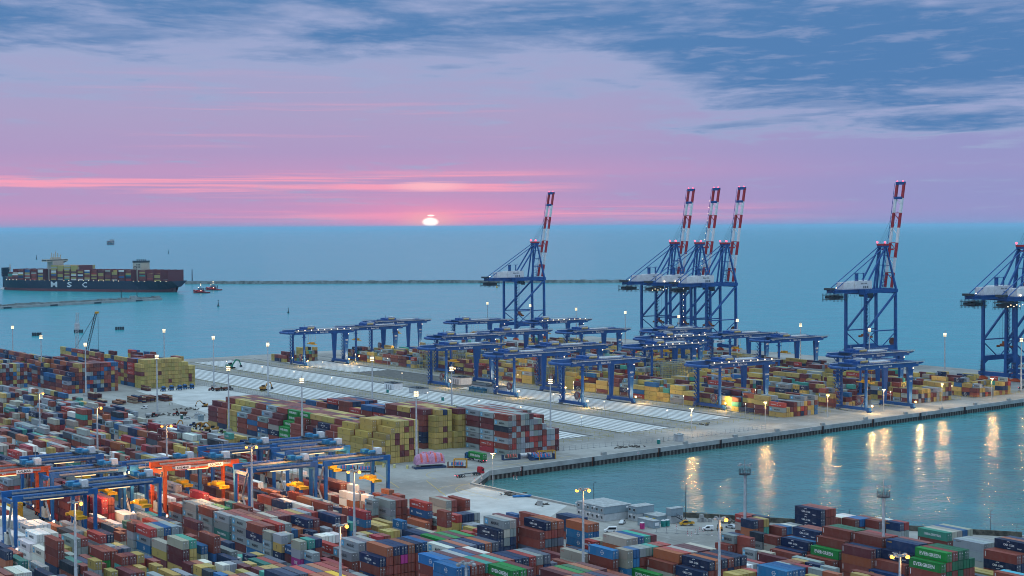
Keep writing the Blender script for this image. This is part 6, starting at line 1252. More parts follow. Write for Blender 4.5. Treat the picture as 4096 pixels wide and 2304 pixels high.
for bx, nm in ((543, 'the middle empty block'), (485, 'the leftmost empty block')):
    barrier_run(bx - 3, 662, bx + 42, 662, 'yellow railing across the quay end of ' + nm); barrier_run(bx - 4, 663, bx - 4, 1240, 'long yellow railing along the left side of ' + nm); barrier_run(bx + 43, 663, bx + 43, 1240, 'long yellow railing along the right side of ' + nm)
def mesh_fence(x0, y0, x1, y1, lab):
    b = MB(); L = math.hypot(x1 - x0, y1 - y0); n = max(2, int(L / 3.5)); v = Vector((x1 - x0, y1 - y0, 0))
    for k in range(n + 1): c = v * (k / n); b.bar(c, c + UP * 2.1, .12); b.box(c.x - .4, c.y - .4, 0, c.x + .4, c.y + .4, .16)
    for z in (.2, 1.1, 2.1): b.bar(UP * z, v + UP * z, .07)
    o = b.obj('mesh_fence', GREY); o.location = (x0, y0, 0); tag(o, lab, 'fence')
mesh_fence(474, 640, 540, 636, 'grey temporary mesh fence from the quay mast along the apron'); mesh_fence(540, 636, 620, 643, 'grey temporary mesh fence right of the small kiosk'); mesh_fence(470, 1068, 476, 850, 'grey mesh fence along the left edge of the pale strips'); mesh_fence(376, 447, 391, 430, 'grey site fence panels in the small car yard')
hp = None
hr = random.Random(9)
for k in range(16):
    x, y = 380 + hr.uniform(0, 14), 436 + hr.uniform(-6, 14)
    if k > 9: x, y = 396 + hr.uniform(-10, 12), 588 + hr.uniform(-12, 10)
    if hp is None:
        b = MB(); b.box(-.3, -.3, 0, .3, .3, .12, 1)
        for q in range(5): b.box(-.12, -.05, .12 + q * .3, .12, .05, .42 + q * .3, q % 2)
        hp = b.mesh('marker', [LETR, LETW])
    o = link('traffic_marker', hp, loc=(x, y, 0)); o.rotation_euler.z = hr.uniform(0, 3); tag(o, 'small red and white striped traffic marker on the paving', 'traffic marker', 'striped traffic markers')
wb = None
for k, (x, y) in enumerate(((373, 651), (377, 646), (380, 641), (384, 636), (372.5, 655), (366, 777), (364, 800), (362, 815), (360, 826), (436, 641))):
    if wb is None:
        b = MB(); b.prism([(-1.4, 0), (1.4, 0), (.9, 1.5), (-.9, 1.5)], 'y', -.5, .5, 0)
        for q in range(3): b.hexa(((-1 + q * .8, -.53, .1), (-.6 + q * .8, -.53, .1), (-.3 + q * .8, -.53, 1.3), (-.7 + q * .8, -.53, 1.3), (-1 + q * .8, -.5, .1), (-.6 + q * .8, -.5, .1), (-.3 + q * .8, -.5, 1.3), (-.7 + q * .8, -.5, 1.3)), 1)
        wb = b.mesh('barrier', [mat('barrier_pale_yellow', (.55, .52, .22), .7), DARK])
    o = link('striped_barrier', wb, loc=(x, y, 0)); o.rotation_euler.z = 1.0; tag(o, 'pale yellow and black striped concrete barrier by the container blocks', 'barrier', 'striped concrete barriers')

# ------------------------------------------------------------ cabins and small buildings
CABU, CABL = mat('cabin_blue_grey', (.24, .32, .37), .6, var=.06), mat('cabin_pale_grey', (.46, .49, .51), .6, var=.06)
CROOF = mat('cabin_roof', (.38, .42, .44), .7, var=.12)
def cabin(name, x, y, w, dpt, floors, lab, bays, roof=None, top=None, win=True):
    """x,y: near corner; facade faces -X along y, depth along +X"""
    r = thing(name, lab, 'cabin', (x, y, 0)); fh = 2.75
    for f in range(floors):
        b = MB(); b.box(0, 0, f * fh + .06, w, dpt, (f + 1) * fh - .06)
        for k in range(bays + 1):
            yy = dpt * k / bays; b.box(-.07, max(0, yy - .09), f * fh + .02, 0, min(dpt, yy + .09), (f + 1) * fh - .02)
        b.box(-.07, 0, (f + 1) * fh - .22, 0, dpt, (f + 1) * fh - .02); b.box(.02, -.06, f * fh + .06, w - .02, 0, f * fh + .24)
        wl_ = b.obj('wall', (top or CABU) if f == floors - 1 else CABL, r)
        if win:
            for k in range(bays):
                yy = dpt * (k + .5) / bays
                q = MB(); q.box(-.14, yy - .62, f * fh + .85, -.07, yy + .62, f * fh + 2.05, 0); q.box(-.17, yy - .52, f * fh + .95, -.14, yy - .04, f * fh + 1.95, 1); q.box(-.17, yy + .04, f * fh + .95, -.14, yy + .52, f * fh + 1.95, 1)
                q.obj('window', [WHITE, GLASS], r)
                if k % 2 == f % 2:
                    q = MB(); q.box(-.75, yy + .8, f * fh + 2.0, -.1, yy + 1.5, f * fh + 2.5); q.obj('air_conditioner', WHITE, r)
    b = MB(); b.box(-.1, -.1, floors * fh - .06, w + .1, dpt + .1, floors * fh + .10)
    n = int(w / 1.2)
    for k in range(n): b.box(w * k / n, 0, floors * fh + .10, w * k / n + .2, dpt, floors * fh + .16)
    b.obj('roof', roof or CROOF, r)
    return r
cabin('portable_office', 374.2, 475.5, 13.2, 17.2, 2, 'long two storey office cabins with two rows of white framed windows', 6)
cabin('portable_office', 384.4, 468.6, 8.6, 5.2, 2, 'small two storey grey cabin with dark porch and two windows', 2)
o = cabin('storage_cabin', 387.6, 460.2, 6.5, 8.2, 1, 'low blue grey cabin row with yellow vents between taller cabins', 4, top=CABU, win=False)
for k in (1, 3): MB().box(-.12, k * 2 - .9, 1.5, -.02, k * 2 + .7, 2.0).obj('vent', mat('vent_yellow', (.5, .36, .04), .6), o)
o = cabin('stair_cabin', 392.2, 457.6, 6.0, 3.0, 2, 'tall narrow blue grey cabin with outside stair', 1, win=False)
b = MB(); b.bar((1.0, -1.2, 2.9), (6.2, -1.2, .1), 1.0, .2); b.rail((1.0, -1.7, 2.9), (6.2, -1.7, .1), n=6, r=.08); b.box(0, -1.8, 2.7, 1.2, 0, 2.85); b.obj('stair', DARK, o)
o = cabin('site_cabin', 380.2, 453.6, 3.0, 9.2, 1, 'low single grey cabin with white notice, beside the magenta toilet', 3, win=False)
MB().box(.6, -.16, .9, 2.6, -.07, 2.1).obj('notice_board', WHITE, o)
def toilet(x, y, col, lab):
    r = thing('portable_toilet', lab, 'toilet', (x, y, 0)); m = mat('toilet_' + col[0], col[1], .5)
    b = MB(); b.box(-.55, -.55, .1, .55, .55, 2.1)
    for k in range(4): b.box(-.6, -.5 + k * .28, .2, -.55, -.34 + k * .28, 1.9)
    b.obj('body', m, r); b = MB(); b.hexa(((-.6, -.6, 2.1), (.6, -.6, 2.1), (.6, .6, 2.1), (-.6, .6, 2.1), (-.35, -.35, 2.4), (.35, -.35, 2.4), (.35, .35, 2.4), (-.35, .35, 2.4))); b.obj('roof', WHITE, r)
    b = MB(); b.box(-.45, -.62, .15, .45, -.56, 2.0); b.obj('door', m, r); r.scale = (1.15, 1.15, 1.1)
TEAL = ('teal', (.02, .26, .24)); toilet(376.5, 455.7, ('magenta', (.55, .03, .22)), 'magenta portable toilet with white roof beside the low grey cabin'); toilet(385.6, 454.4, TEAL, 'left teal portable toilet with white roof of the pair'); toilet(387.6, 454.4, TEAL, 'right teal portable toilet of the pair below the stair')
toilet(531.4, 629.8, TEAL, 'lone teal portable toilet on the quay apron'); toilet(549.8, 935.7, TEAL, 'teal portable toilet near the flat white cabin'); toilet(552.9, 871, TEAL, 'teal portable toilet out on the pale strips'); toilet(377.4, 881.2, ('dark_green', (.01, .11, .10)), 'dark green portable toilet beside the silver car')
def hut(x, y, w, dpt, h, lab, wallm=WHITE, roofm=DARK, door=True, name='service_hut'):
    r = thing(name, lab, 'hut', (x, y, 0)); b = MB(); b.box(0, 0, 0, w, dpt, h); b.obj('wall', wallm, r)
    b = MB(); b.box(-.3, -.3, h, w + .3, dpt + .3, h + .35); b.box(w * .2, dpt * .3, h + .35, w * .32, dpt * .5, h + 1.0); b.box(w * .6, dpt * .2, h + .35, w * .7, dpt * .5, h + .8); b.obj('roof', roofm, r)
    if door:
        for k in range(3): b = MB(); b.box(-.06, dpt * (.25 + .22 * k), .1, 0, dpt * (.37 + .22 * k), h * .75); b.obj('door', GREY, r)
    return r
hut(562, 948, 7, 13, 4.4, 'white hut with dark flat roof beside the pale strips, three doors'); hut(562, 914, 7, 14, 3.6, 'plain pale blue hut with flat roof, no doors', CABL, DARK, False); hut(618, 949, 9, 13, 5, 'white hut lit by warm light below a stacking crane'); hut(605, 886, 9, 30, 4.0, 'long low pale building with dark roof plant', CABL, DARK, False); hut(664, 930, 8, 10, 4.2, 'small white hut behind the nearest stacking crane')
hut(545, 630, 3.4, 3.4, 3.4, 'small grey kiosk with windows alone on the apron', CABL, CROOF, True); hut(384.7, 877, 2.6, 2.6, 2.8, 'small grey mesh kiosk near the silver car', CABL, CABL, False); hut(382, 866, 2.6, 2.6, 2.8, 'small blue grey transformer box on the yard', CABU, CABU, False)
for i, (x, y) in enumerate(((600, 893), (600, 899.5), (600, 906))):
    hut(x, y, 2.4, 6, 2.6, ('left', 'middle', 'right')[2 - i] + ' blue storage box beside the long low building', mat('box_blue', (.02, .14, .24), .5), mat('box_blue', 0), False, 'storage_box')
o = hut(338, 816, 6, 26, 3, 'long low row of white site cabins behind the yard containers', CABL, CROOF, True, 'site_cabin_row')
for k in range(9): MB().box(-.08, 1.2 + k * 2.8, 1.0, 0, 2.6 + k * 2.8, 2.1).obj('window', GLASS, o)

# ------------------------------------------------------------ vehicles (front along +x)
def wheelset(r, xs, wy, rad, name='wheel'):
    for x in xs:
        for s_ in (-1, 1):
            b = MB(); b.tube((x, s_ * wy - .14, rad), (x, s_ * wy + .14, rad), rad, n=12, mi=0); b.tube((x, s_ * wy - .16, rad), (x, s_ * wy + .16, rad), rad * .5, n=8, mi=1); b.obj(name, [RUBBER, GREY], r)
def sweep(mb, secs, mi=0):                    # cross sections (x, half width bottom, half width top, z0, z1)
    for a, c in zip(secs, secs[1:]):
        mb.hexa(((a[0], -a[1], a[3]), (c[0], -c[1], c[3]), (c[0], c[1], c[3]), (a[0], a[1], a[3]), (a[0], -a[2], a[4]), (c[0], -c[2], c[4]), (c[0], c[2], c[4]), (a[0], a[2], a[4])), mi)
def car(x, y, rz, m, kind, lab, name='parked_car', cat='car'):
    r = thing(name, lab, cat, (x, y, 0), rz); b = MB(); g = MB(); l = 4.2
    if kind == 'car':
        sweep(b, [(-2.1, .78, .75, .35, .85), (-1.9, .86, .84, .25, .95), (1.2, .87, .85, .25, .92), (1.9, .84, .8, .25, .78), (2.1, .7, .66, .35, .65)]); sweep(b, [(-1.7, .82, .62, .95, 1.0), (-1.2, .82, .62, .95, 1.42), (.2, .82, .62, .92, 1.45), (1.0, .82, .7, .92, .95)])
        sweep(g, [(-1.62, .84, .66, .98, 1.02), (-1.18, .84, .645, .98, 1.36), (.18, .84, .645, .98, 1.38), (.85, .84, .73, .96, 1.0)])
    else:
        h = 1.85 if kind == 'van' else 2.0; t = 2.3 if kind == 'minibus' else 2.05; l = 2 * t
        sweep(b, [(-t, .84, .76, .3, h), (-t + .1, .88, .78, .25, h), (t - 1.75, .88, .78, .25, h), (t - 1.0, .88, .8, .25, 1.15), (t - .15, .86, .8, .25, .9), (t, .75, .7, .3, .75)])
        sweep(g, [(-t + .3 if kind == 'minibus' else t - 2.6, .895, .815, 1.05, h - .22), (t - 1.8, .895, .815, 1.05, h - .2), (t - 1.08, .895, .83, 1.08, 1.18)]); g.box(-t - .03, -.65, 1.05, -t + .02, .65, h - .2)
    b.obj('body', m, r); g.obj('window', GLASS, r); wheelset(r, (-1.3, 1.3), .8, .32)
    t = l / 2
    for s_ in (-1, 1): MB().box(t - .14, s_ * .6 - .15, .6, t - .0, s_ * .6 + .15, .74).obj('headlight', WHITE, r)
    return r
SILV, VANW = mat('silver_car_paint', (.50, .54, .58), .35, .4, var=.03), mat('white_car_paint', (.74, .76, .77), .4, var=.03)
car(377.1, 468.3, math.radians(215), SILV, 'car', 'silver hatchback parked before the small two storey cabin')
car(394.3, 439.4, math.radians(150), VANW, 'van', 'white delivery van parked on the open paving', 'parked_van', 'van')
car(363.5, 458.3, math.radians(150), VANW, 'minibus', 'white minibus with dark windows behind orange brown containers', 'parked_minibus', 'minibus')
car(404.2, 437.8, math.radians(100), SILV, 'car', 'light car by the rubble heap at the parapet')
car(380.2, 945.8, math.radians(145), VANW, 'van', 'white van on the far building site', 'parked_van', 'van'); car(379.6, 878.3, math.radians(145), SILV, 'car', 'silver car beside the dark green toilet on the building site')
def pickup(x, y, rz, m, lab, load=None):
    r = thing('pickup_truck', lab, 'pickup', (x, y, 0), rz); b = MB(); sweep(b, [(.0, .9, .86, .45, 1.1), (.6, .92, .86, .4, 1.15), (2.0, .92, .86, .4, 1.15), (2.6, .84, .78, .45, .95)]); sweep(b, [(-.5, .9, .74, 1.1, 1.95), (1.0, .9, .74, 1.1, 1.98), (1.9, .9, .8, 1.1, 1.15)]); b.box(-.5, -.9, .5, .1, .9, 1.15); b.obj('cab', m, r)
    g = MB(); sweep(g, [(-.35, .93, .80, 1.2, 1.8), (.98, .93, .80, 1.2, 1.85), (1.75, .93, .86, 1.15, 1.2)]); g.obj('window', GLASS, r)
    b = MB(); b.box(-2.9, -1, .75, -.6, 1, .9); b.box(-2.9, -1, .9, -.6, -.93, 1.3); b.box(-2.9, .93, .9, -.6, 1, 1.3); b.box(-2.9, -.93, .9, -2.83, .93, 1.3); b.obj('load_bed', m, r)
    if load: MB().box(-1.6, -.7, .92, -.8, .7, 1.6).obj('toolbox', load, r)
    wheelset(r, (-1.9, 1.6), .82, .36); MB().box(.1, -.5, 1.98, .4, .5, 2.1).obj('beacon', MATS['orange_work_lamp'] if 0 else ORANGE, r)
pickup(394.5, 451.5, math.radians(150), mat('pickup_yellow', (.62, .32, .02), .45), 'yellow double cab pickup with open bed before the mossy wall', mat('box_green', (.02, .16, .10), .6))
pickup(366.4, 785, math.radians(150), VANW, 'white flatbed pickup at the left end of the centre block', GREY)
def lorry(x, y, rz, m, lab, load, group=None, name='lorry'):
    r = thing(name, lab, 'truck', (x, y, 0), rz, group); b = MB(); b.box(-1.1, -1.2, .7, 1.1, 1.2, 3.1); b.hexa(((1.1, -1.2, .7), (1.35, -1.15, .7), (1.35, 1.15, .7), (1.1, 1.2, .7), (1.1, -1.2, 3.1), (1.15, -1.1, 3.0), (1.15, 1.1, 3.0), (1.1, 1.2, 3.1))); b.hexa(((-1, -1.1, 3.1), (.9, -1.1, 3.1), (.9, 1.1, 3.1), (-1, 1.1, 3.1), (-1, -1, 3.75), (-.2, -1, 3.75), (-.2, 1, 3.75), (-1, 1, 3.75))); b.obj('cab', m, r)
    g = MB(); g.box(1.28, -1.05, 1.75, 1.33, 1.05, 2.7); g.box(-.1, -1.23, 1.8, .9, -1.2, 2.6); g.box(-.1, 1.2, 1.8, .9, 1.23, 2.6); g.obj('window', GLASS, r)
    b = MB(); b.box(-4.6, -.45, .75, 1, .45, 1.05); b.box(-3, -1.15, .6, -1.4, -.5, 1.0); b.obj('chassis', DARK, r); wheelset(r, (.4, -3.0), 1.0, .5)
    if load is not None:
        b = MB(); b.box(-14.5, -.5, 1.15, -2.6, .5, 1.4)
        for k in (-14.3, -8.5, -3): b.box(k - .2, -1.2, 1.2, k + .2, 1.2, 1.45)
        b.obj('trailer_frame', DARK, r); wheelset(r, (-10.6, -11.9, -13.2), 1.0, .48)
        for s_ in (-1, 1): MB().box(-14.6, s_ * .9 - .18, 1.0, -14.5, s_ * .9 + .18, 1.2).obj('tail_light', AVIA, r)
    return r
lorry(422.6, 643.2, math.radians(90), mat('cab_blue', (.015, .10, .24), .45), 'blue lorry carrying a green lettered container by the grey lettered stacks', 1)
o = link('shipping_container', BODY['A'], loc=(421.4, 628.8, 1.5)); o.color = PAINT['e'] + (1,); tag(o, 'green long container riding on the blue lorry', 'container')
link('lettering', lettering_mesh('e', 'A'), o)
for x in (.17, CW / 2 + .01): dd = link('door', DOOR, o, (x, .02, 0)); dd.color = PAINT['e'] + (1,)
lorry(401.0, 600.0, math.radians(8), mat('cab_red', (.36, .015, .03), .45), 'red lorry pulling an empty skeletal trailer at the basin corner', 1)
TB = mat('tug_tractor_blue', (.012, .09, .24), .5)
for i, (x, y) in enumerate(((431.4, 1038), (438.1, 1040), (443.5, 1038.5), (448.8, 1042), (453.6, 1041))):
    lorry(x, y, math.radians(-92 + 4 * i), TB, ('first', 'second', 'third', 'fourth', 'fifth')[i] + ' blue terminal tractor from the left before the mustard wall', None, 'blue terminal tractors in a row', 'terminal_tractor')
for i, (x, y) in enumerate(((896, 712), (908, 704), (918, 697), (905, 718))): lorry(x, y, math.radians(20), TB, 'dark blue terminal tractor with trailer under the rightmost quay cranes', 1, 'terminal tractors under the quay cranes', 'terminal_tractor')
for i, (x, y) in enumerate(((214, 573), (238, 575), (226, 597), (180, 585))): lorry(x, y, math.radians(60), TB, ('blue terminal tractor with lit work light under the left gantries', 'blue terminal tractor beneath the lowest right gantry leg', 'blue terminal tractor in the gantry lane behind', 'blue terminal tractor at the far left gantry')[i], None, None, 'terminal_tractor')
def farm_tractor(x, y, rz, m, lab, tow=None):
    r = thing('farm_tractor', lab, 'tractor', (x, y, 0), rz); b = MB(); sweep(b, [(.2, .45, .4, .9, 1.75), (1.6, .42, .36, .9, 1.6), (2.0, .34, .28, .9, 1.35)]); b.box(-1.5, -.5, .7, .3, .5, 1.4); b.box(-1.9, -.95, 1.5, -.5, -.5, 1.65); b.box(-1.9, .5, 1.5, -.5, .95, 1.65); b.obj('body', m, r)
    b = MB(); b.hexa(((-1.4, -.75, 1.4), (.2, -.75, 1.4), (.2, .75, 1.4), (-1.4, .75, 1.4), (-1.2, -.65, 2.6), (0, -.65, 2.6), (0, .65, 2.6), (-1.2, .65, 2.6))); b.obj('window', GLASS, r); MB().box(-1.3, -.75, 2.6, .1, .75, 2.75).obj('roof', m, r)
    wheelset(r, (-1.1,), .85, .95); wheelset(r, (1.5,), .8, .6)
    if tow == 'tank': b = MB(); b.tube((-6.2, 0, 1.75), (-2.8, 0, 1.75), .95, n=12); b.box(-6, -.3, .7, -2, .3, .9); b.obj('tanker', GREY, r); wheelset(r, (-4.8,), 1.0, .6)
    elif tow == 'tip': b = MB(); b.hexa(((-6.6, -1, 1.1), (-2.6, -1, 1.1), (-2.6, 1, 1.1), (-6.6, 1, 1.1), (-6.8, -1.2, 2.3), (-2.4, -1.2, 2.3), (-2.4, 1.2, 2.3), (-6.8, 1.2, 2.3))); b.obj('tipper', RUST, r); wheelset(r, (-4.2, -5.4), 1.0, .55)
TRED, TGRN, TBLU = mat('tractor_red', (.30, .03, .02), .5), mat('tractor_green', (.05, .22, .03), .5), mat('tractor_blue', (.03, .08, .24), .5)
farm_tractor(459.8, 1022, 2.4, TRED, 'red farm tractor with grey tanker near the mesh fence', 'tank'); farm_tractor(466, 1019.5, .6, TGRN, 'green farm tractor with rusty tipper near the mesh fence', 'tip'); farm_tractor(472.2, 1018.5, .3, mat('tractor_dark', (.04, .06, .07), .5), 'dark farm tractor at the far edge of the pale slab', 'tip')
farm_tractor(368.1, 899.8, .2, TRED, 'red farm tractor with grey tanker beside the timber heap', 'tank'); farm_tractor(381.2, 898.7, 2.6, TRED, 'red farm tractor with large rusty tipper on the building site', 'tip'); farm_tractor(367.2, 842, 2.4, TBLU, 'blue farm tractor with loaded rusty trailer', 'tip'); farm_tractor(366.9, 801.5, -.3, TGRN, 'light green farm tractor with tanker by the centre block', 'tank')
def digger(x, y, rz, m, lab, sc=1.):
    r = thing('excavator', lab, 'excavator', (x, y, 0), rz); r.scale = (sc,) * 3
    for s_ in (-1, 1): b = MB(); b.prism([(-1.8, .1), (1.8, .1), (2.1, .5), (1.8, .9), (-1.8, .9), (-2.1, .5)], 'y', s_ * 1.0 - .3, s_ * 1.0 + .3); b.obj('track', RUBBER, r)
    b = MB(); b.box(-2.2, -1.2, 1.0, .6, 1.2, 2.0); b.box(-2.4, -1.1, 1.2, -1.4, 1.1, 2.3); b.obj('body', m, r); b = MB(); b.box(-.6, .2, 2.0, 1.0, 1.2, 3.0); b.obj('window', GLASS, r)
    b = MB(); b.bar((.6, -.3, 1.7), (3.0, -.3, 4.4), .5, .6); b.bar((3.0, -.3, 4.4), (5.0, -.3, 4.0), .45, .5); b.bar((5, -.3, 4), (6.0, -.3, 1.6), .35, .45); b.obj('boom', m, r); MB().prism([(5.6, .4), (6.6, .5), (6.4, 1.6), (5.8, 1.7)], 'y', -.9, .3).obj('bucket', DARK, r)
DYEL, DGRN = mat('digger_ochre', (.42, .20, .03), .6), mat('digger_green', (.02, .22, .14), .6)
digger(488.6, 999.4, .4, DYEL, 'large ochre excavator on the pale strips', 1.3); digger(366, 822, 2.2, DYEL, 'ochre backhoe left of the pair near the centre block'); digger(367, 813.9, 2.6, DYEL, 'ochre excavator with raised boom near the centre block', 1.2); digger(355.8, 840.2, .4, DYEL, 'ochre loader behind the low cabin row'); digger(544, 1172, .2, DGRN, 'green material handler at the far end of the strips', 1.6); digger(398, 437, 1.0, DYEL, 'small ochre digger behind the white van', .7)
digger(430, 925, 1.2, mat('digger_grey', (.10, .10, .11), .6), 'dark paving machine on the pale slab', 1.1); digger(414.5, 932, 2.8, DYEL, 'ochre machine among timber on the pale slab', .9)

# ------------------------------------------------------------ cargo on the apron
def blanket(m, w, l, h, seed):                 # tarpaulin draped over two drums
    b = MB(); n1, n2 = 14, 16; rg = random.Random(seed); G = []
    for i in range(n1 + 1):
        row = []
        for j in range(n2 + 1):
            t = math.pi * j / n2; u = i / n1
            bulge = .80 + .20 * abs(math.sin(u * math.pi * 2.0)) ** .5
            row.append((u * l, -math.cos(t) * w / 2 * (bulge + rg.uniform(-.03, .03)), max(.15, h * bulge * (.25 + .75 * math.sin(t)) + rg.uniform(-.09, .09))))
        G.append(row)
    for i in range(n1):
        for j in range(n2): b.face([G[i][j], G[i + 1][j], G[i + 1][j + 1], G[i][j + 1]], 1 if i in (2, 5, 9, 12) and j % 7 else 0)
    for row in (G[0], G[-1]): b.face(row)
    return b
PINK = mat('pink_wrapping', (.46, .25, .40), .7, var=.12, scale=.9); STRAP = mat('orange_strap', (.65, .12, .10), .6); TARP = mat('blue_tarpaulin', (.015, .16, .42), .5, var=.2, scale=.8)
r = thing('wrapped_cargo', 'large pink wrapped machine parts strapped on a navy flat rack', 'cargo', (386.3, 633, .0), math.radians(-13))
blanket([0], 5.6, 14, 6.4, 3).obj('wrapping', [PINK, STRAP], r).location = (0, 0, .6); b2 = blanket([0], 3.2, 7, 3.8, 4).obj('wrapping', [PINK, STRAP], r); b2.location = (3.5, 2.6, 3.6); MB().box(-.6, -2.9, 0, 14.6, 2.9, .9).obj('flat_rack', mat('rack_navy', (.02, .05, .13), .6), r)
def flat_rack(x, y, rz, m, lab, l=12., frame=None, tarp=None, seed=1):
    r = thing('open_rack', lab, 'flat rack', (x, y, 0), rz); b = MB(); b.box(0, -1.2, .1, l, 1.2, .55)
    for k in (0, l - .4): b.box(k, -1.2, .55, k + .4, 1.2, 2.6)
    b.obj('base', m, r)
    if frame:
        b = MB()
        for k in (l * .35, l): 
            for s_ in (-1.4, 1.4): b.bar((k, s_, 0), (k, s_, 4.0), .35)
            b.bar((k, -1.4, 4), (k, 1.4, 4), .35)
        for s_ in (-1.4, 1.4): b.bar((l * .35, s_, 4), (l, s_, 4), .3)
        b.obj('lifting_frame', frame, r)
    if tarp: t = blanket([0], 2.4, l * .62, 2.3, seed).obj('tarpaulin', [tarp, STRAP], r); t.location = (l * .2, 0, .55)
FRY = mat('frame_ochre', (.55, .29, .02), .6)
flat_rack(400.5, 627, math.radians(-40), RUST, 'rusty open top rack with yellow lifting frame beside the pink cargo', 9, FRY, TARP, 5); flat_rack(444.5, 622.5, math.radians(-10), mat('rack_navy', 0), 'navy rack with blue tarpaulin and yellow frame at the quay', 13, FRY, TARP, 6); flat_rack(447, 627.5, math.radians(-10), mat('rack_navy', 0), 'navy rack with tarpaulin behind the yellow frame at the quay', 9, None, TARP, 7)
flat_rack(434, 630.5, math.radians(-12), mat('rack_navy', 0), 'navy flat rack with orange strapped brown pipes beside the quay', 9, None, mat('pipe_brown', (.10, .06, .05), .7), 8); flat_rack(353, 648, math.radians(-30), RUST, 'rack with blue tarpaulin behind the rightmost blue gantry', 10, None, TARP, 9); flat_rack(358, 640, math.radians(-30), DARK, 'dark rack with blue tarpaulin at the rightmost gantry leg', 10, None, TARP, 10)
b = MB(); b.tube((0, 0, 1.5), (6, 0, 1.5), 1.25, n=14); b.box(0, -1.2, 0, 6, 1.2, .35); o = b.obj('tank_container', mat('silver_tank', (.52, .52, .54), .35, .6)); o.location = (443.6, 629.6, 0); o.rotation_euler.z = math.radians(-10); tag(o, 'silver cylindrical tank beside the blue tarpaulin cargo', 'tank')
fr = None; frn = 0; FRC = [mat('flat_rack_maroon', (.10, .025, .03), .7, var=.2), mat('flat_rack_navy', (.02, .05, .11), .7, var=.2), mat('flat_rack_rust', (.24, .10, .05), .7, var=.2), mat('flat_rack_tan', (.40, .32, .22), .7, var=.2)]
fg = random.Random(6)
for x, y, n in ((371, 1008, 8), (374, 1008, 7), (371.5, 992, 3), (375, 975, 3), (378, 976, 4), (386, 977, 6), (388.8, 977, 7), (391.6, 977, 6), (394.4, 977, 6), (397.2, 977, 6), (400, 977, 6), (406.5, 976, 5), (409.3, 976, 6), (423, 1046, 5)):
    for k in range(n):
        c = fg.choice((0, 0, 0, 1, 2, 3)); 
        if fr is None: fr = {}
        if c not in fr:
            b = MB(); b.box(0, 0, .08, 2.44, 12.1, .44); 
            for xx in (0, .8, 1.6): b.box(xx, 0, .0, xx + .25, 12.1, .08)
            for yy in (0, 11.7): b.box(0, yy, .44, 2.44, yy + .4, .60)
            fr[c] = b.mesh('flat_rack', FRC[c])
        o = link('folded_flat_rack', fr[c], loc=(x, y, k * .64)); tag(o, ('maroon', 'navy', 'rust brown', 'tan')[c] + ' folded flat rack stacked on the site beneath the far left blocks', 'flat rack', 'folded flat racks in stacks at the building site')
rb = random.Random(12)
RUBM = mat('rubble', (.12, .11, .10), .9, var=.3, scale=1.5)
for i, (x, y, n, s_, lab) in enumerate(((381, 548, 22, 4.5, 'dark rubble and tarpaulin heap along the basin wall'), (377, 520, 18, 4, 'scrap and broken paving heap beside a concrete drum'), (412, 446, 22, 4.5, 'rubble heap against the mossy wall right of the van'), (370, 495, 14, 4, 'steel scrap behind the short navy containers'), (507, 631, 16, 4, 'coil of dark rebar on the quay apron'), (515, 629, 14, 3.5, 'second rusty rebar heap on the quay apron'), (375, 908, 26, 8, 'timber heap on the building site near the mast'), (400, 925, 26, 9, 'broken paving heap across the pale slab'), (390, 885, 16, 6, 'row of stacked beams before the silver car'), (604, 676, 14, 6, 'heap of folded yellow barriers near the quay'), (362, 848, 14, 5, 'debris pile left of the blue farm tractor'))):
    b = MB()
    for k in range(n):
        p = Vector((rb.gauss(0, s_ * .4), rb.gauss(0, s_ * .4), .15)); q = p + Vector((rb.uniform(-2, 2), rb.uniform(-2, 2), rb.uniform(0, .7))); b.bar(p, q, rb.uniform(.2, .9), rb.uniform(.15, .5))
    o = b.obj('rubble_heap', RUBM); o.location = (x, y, 0); tag(o, lab, 'rubble', kind='stuff')
b = MB(); b.tube((0, 0, 0), (0, 0, 2), 1.1, n=14); o = b.obj('concrete_drum', CONC); o.location = (375.5, 519, 0); tag(o, 'short concrete drum beside the scrap heap', 'concrete block')
b = MB(); b.tube((0, 0, .5), (7, -3.5, .5), .5, n=10); o = b.obj('pipe_roll', TARP); o.location = (377.5, 541, 0); tag(o, 'bright blue roll lying along the basin wall', 'pipe')
for i, (dx, dy, s_) in enumerate(((0, 0, 1.4), (1.5, -.6, 1.4), (.6, -.2, 1.3), (3.2, -2.0, 1.2))):
    b = MB(); b.box(0, 0, 0, s_, s_, s_); b.box(.2, .2, s_, s_ - .2, s_ - .2, s_ + .1); o = b.obj('concrete_block', CONC); o.location = (402.5 + dx, 453 + dy, 1.5 if i == 2 else 0); tag(o, ('left white block under the wall', 'second white block under the wall', 'top white block of the small pile under the wall', 'separate white block right of the pile under the wall')[i], 'concrete block')

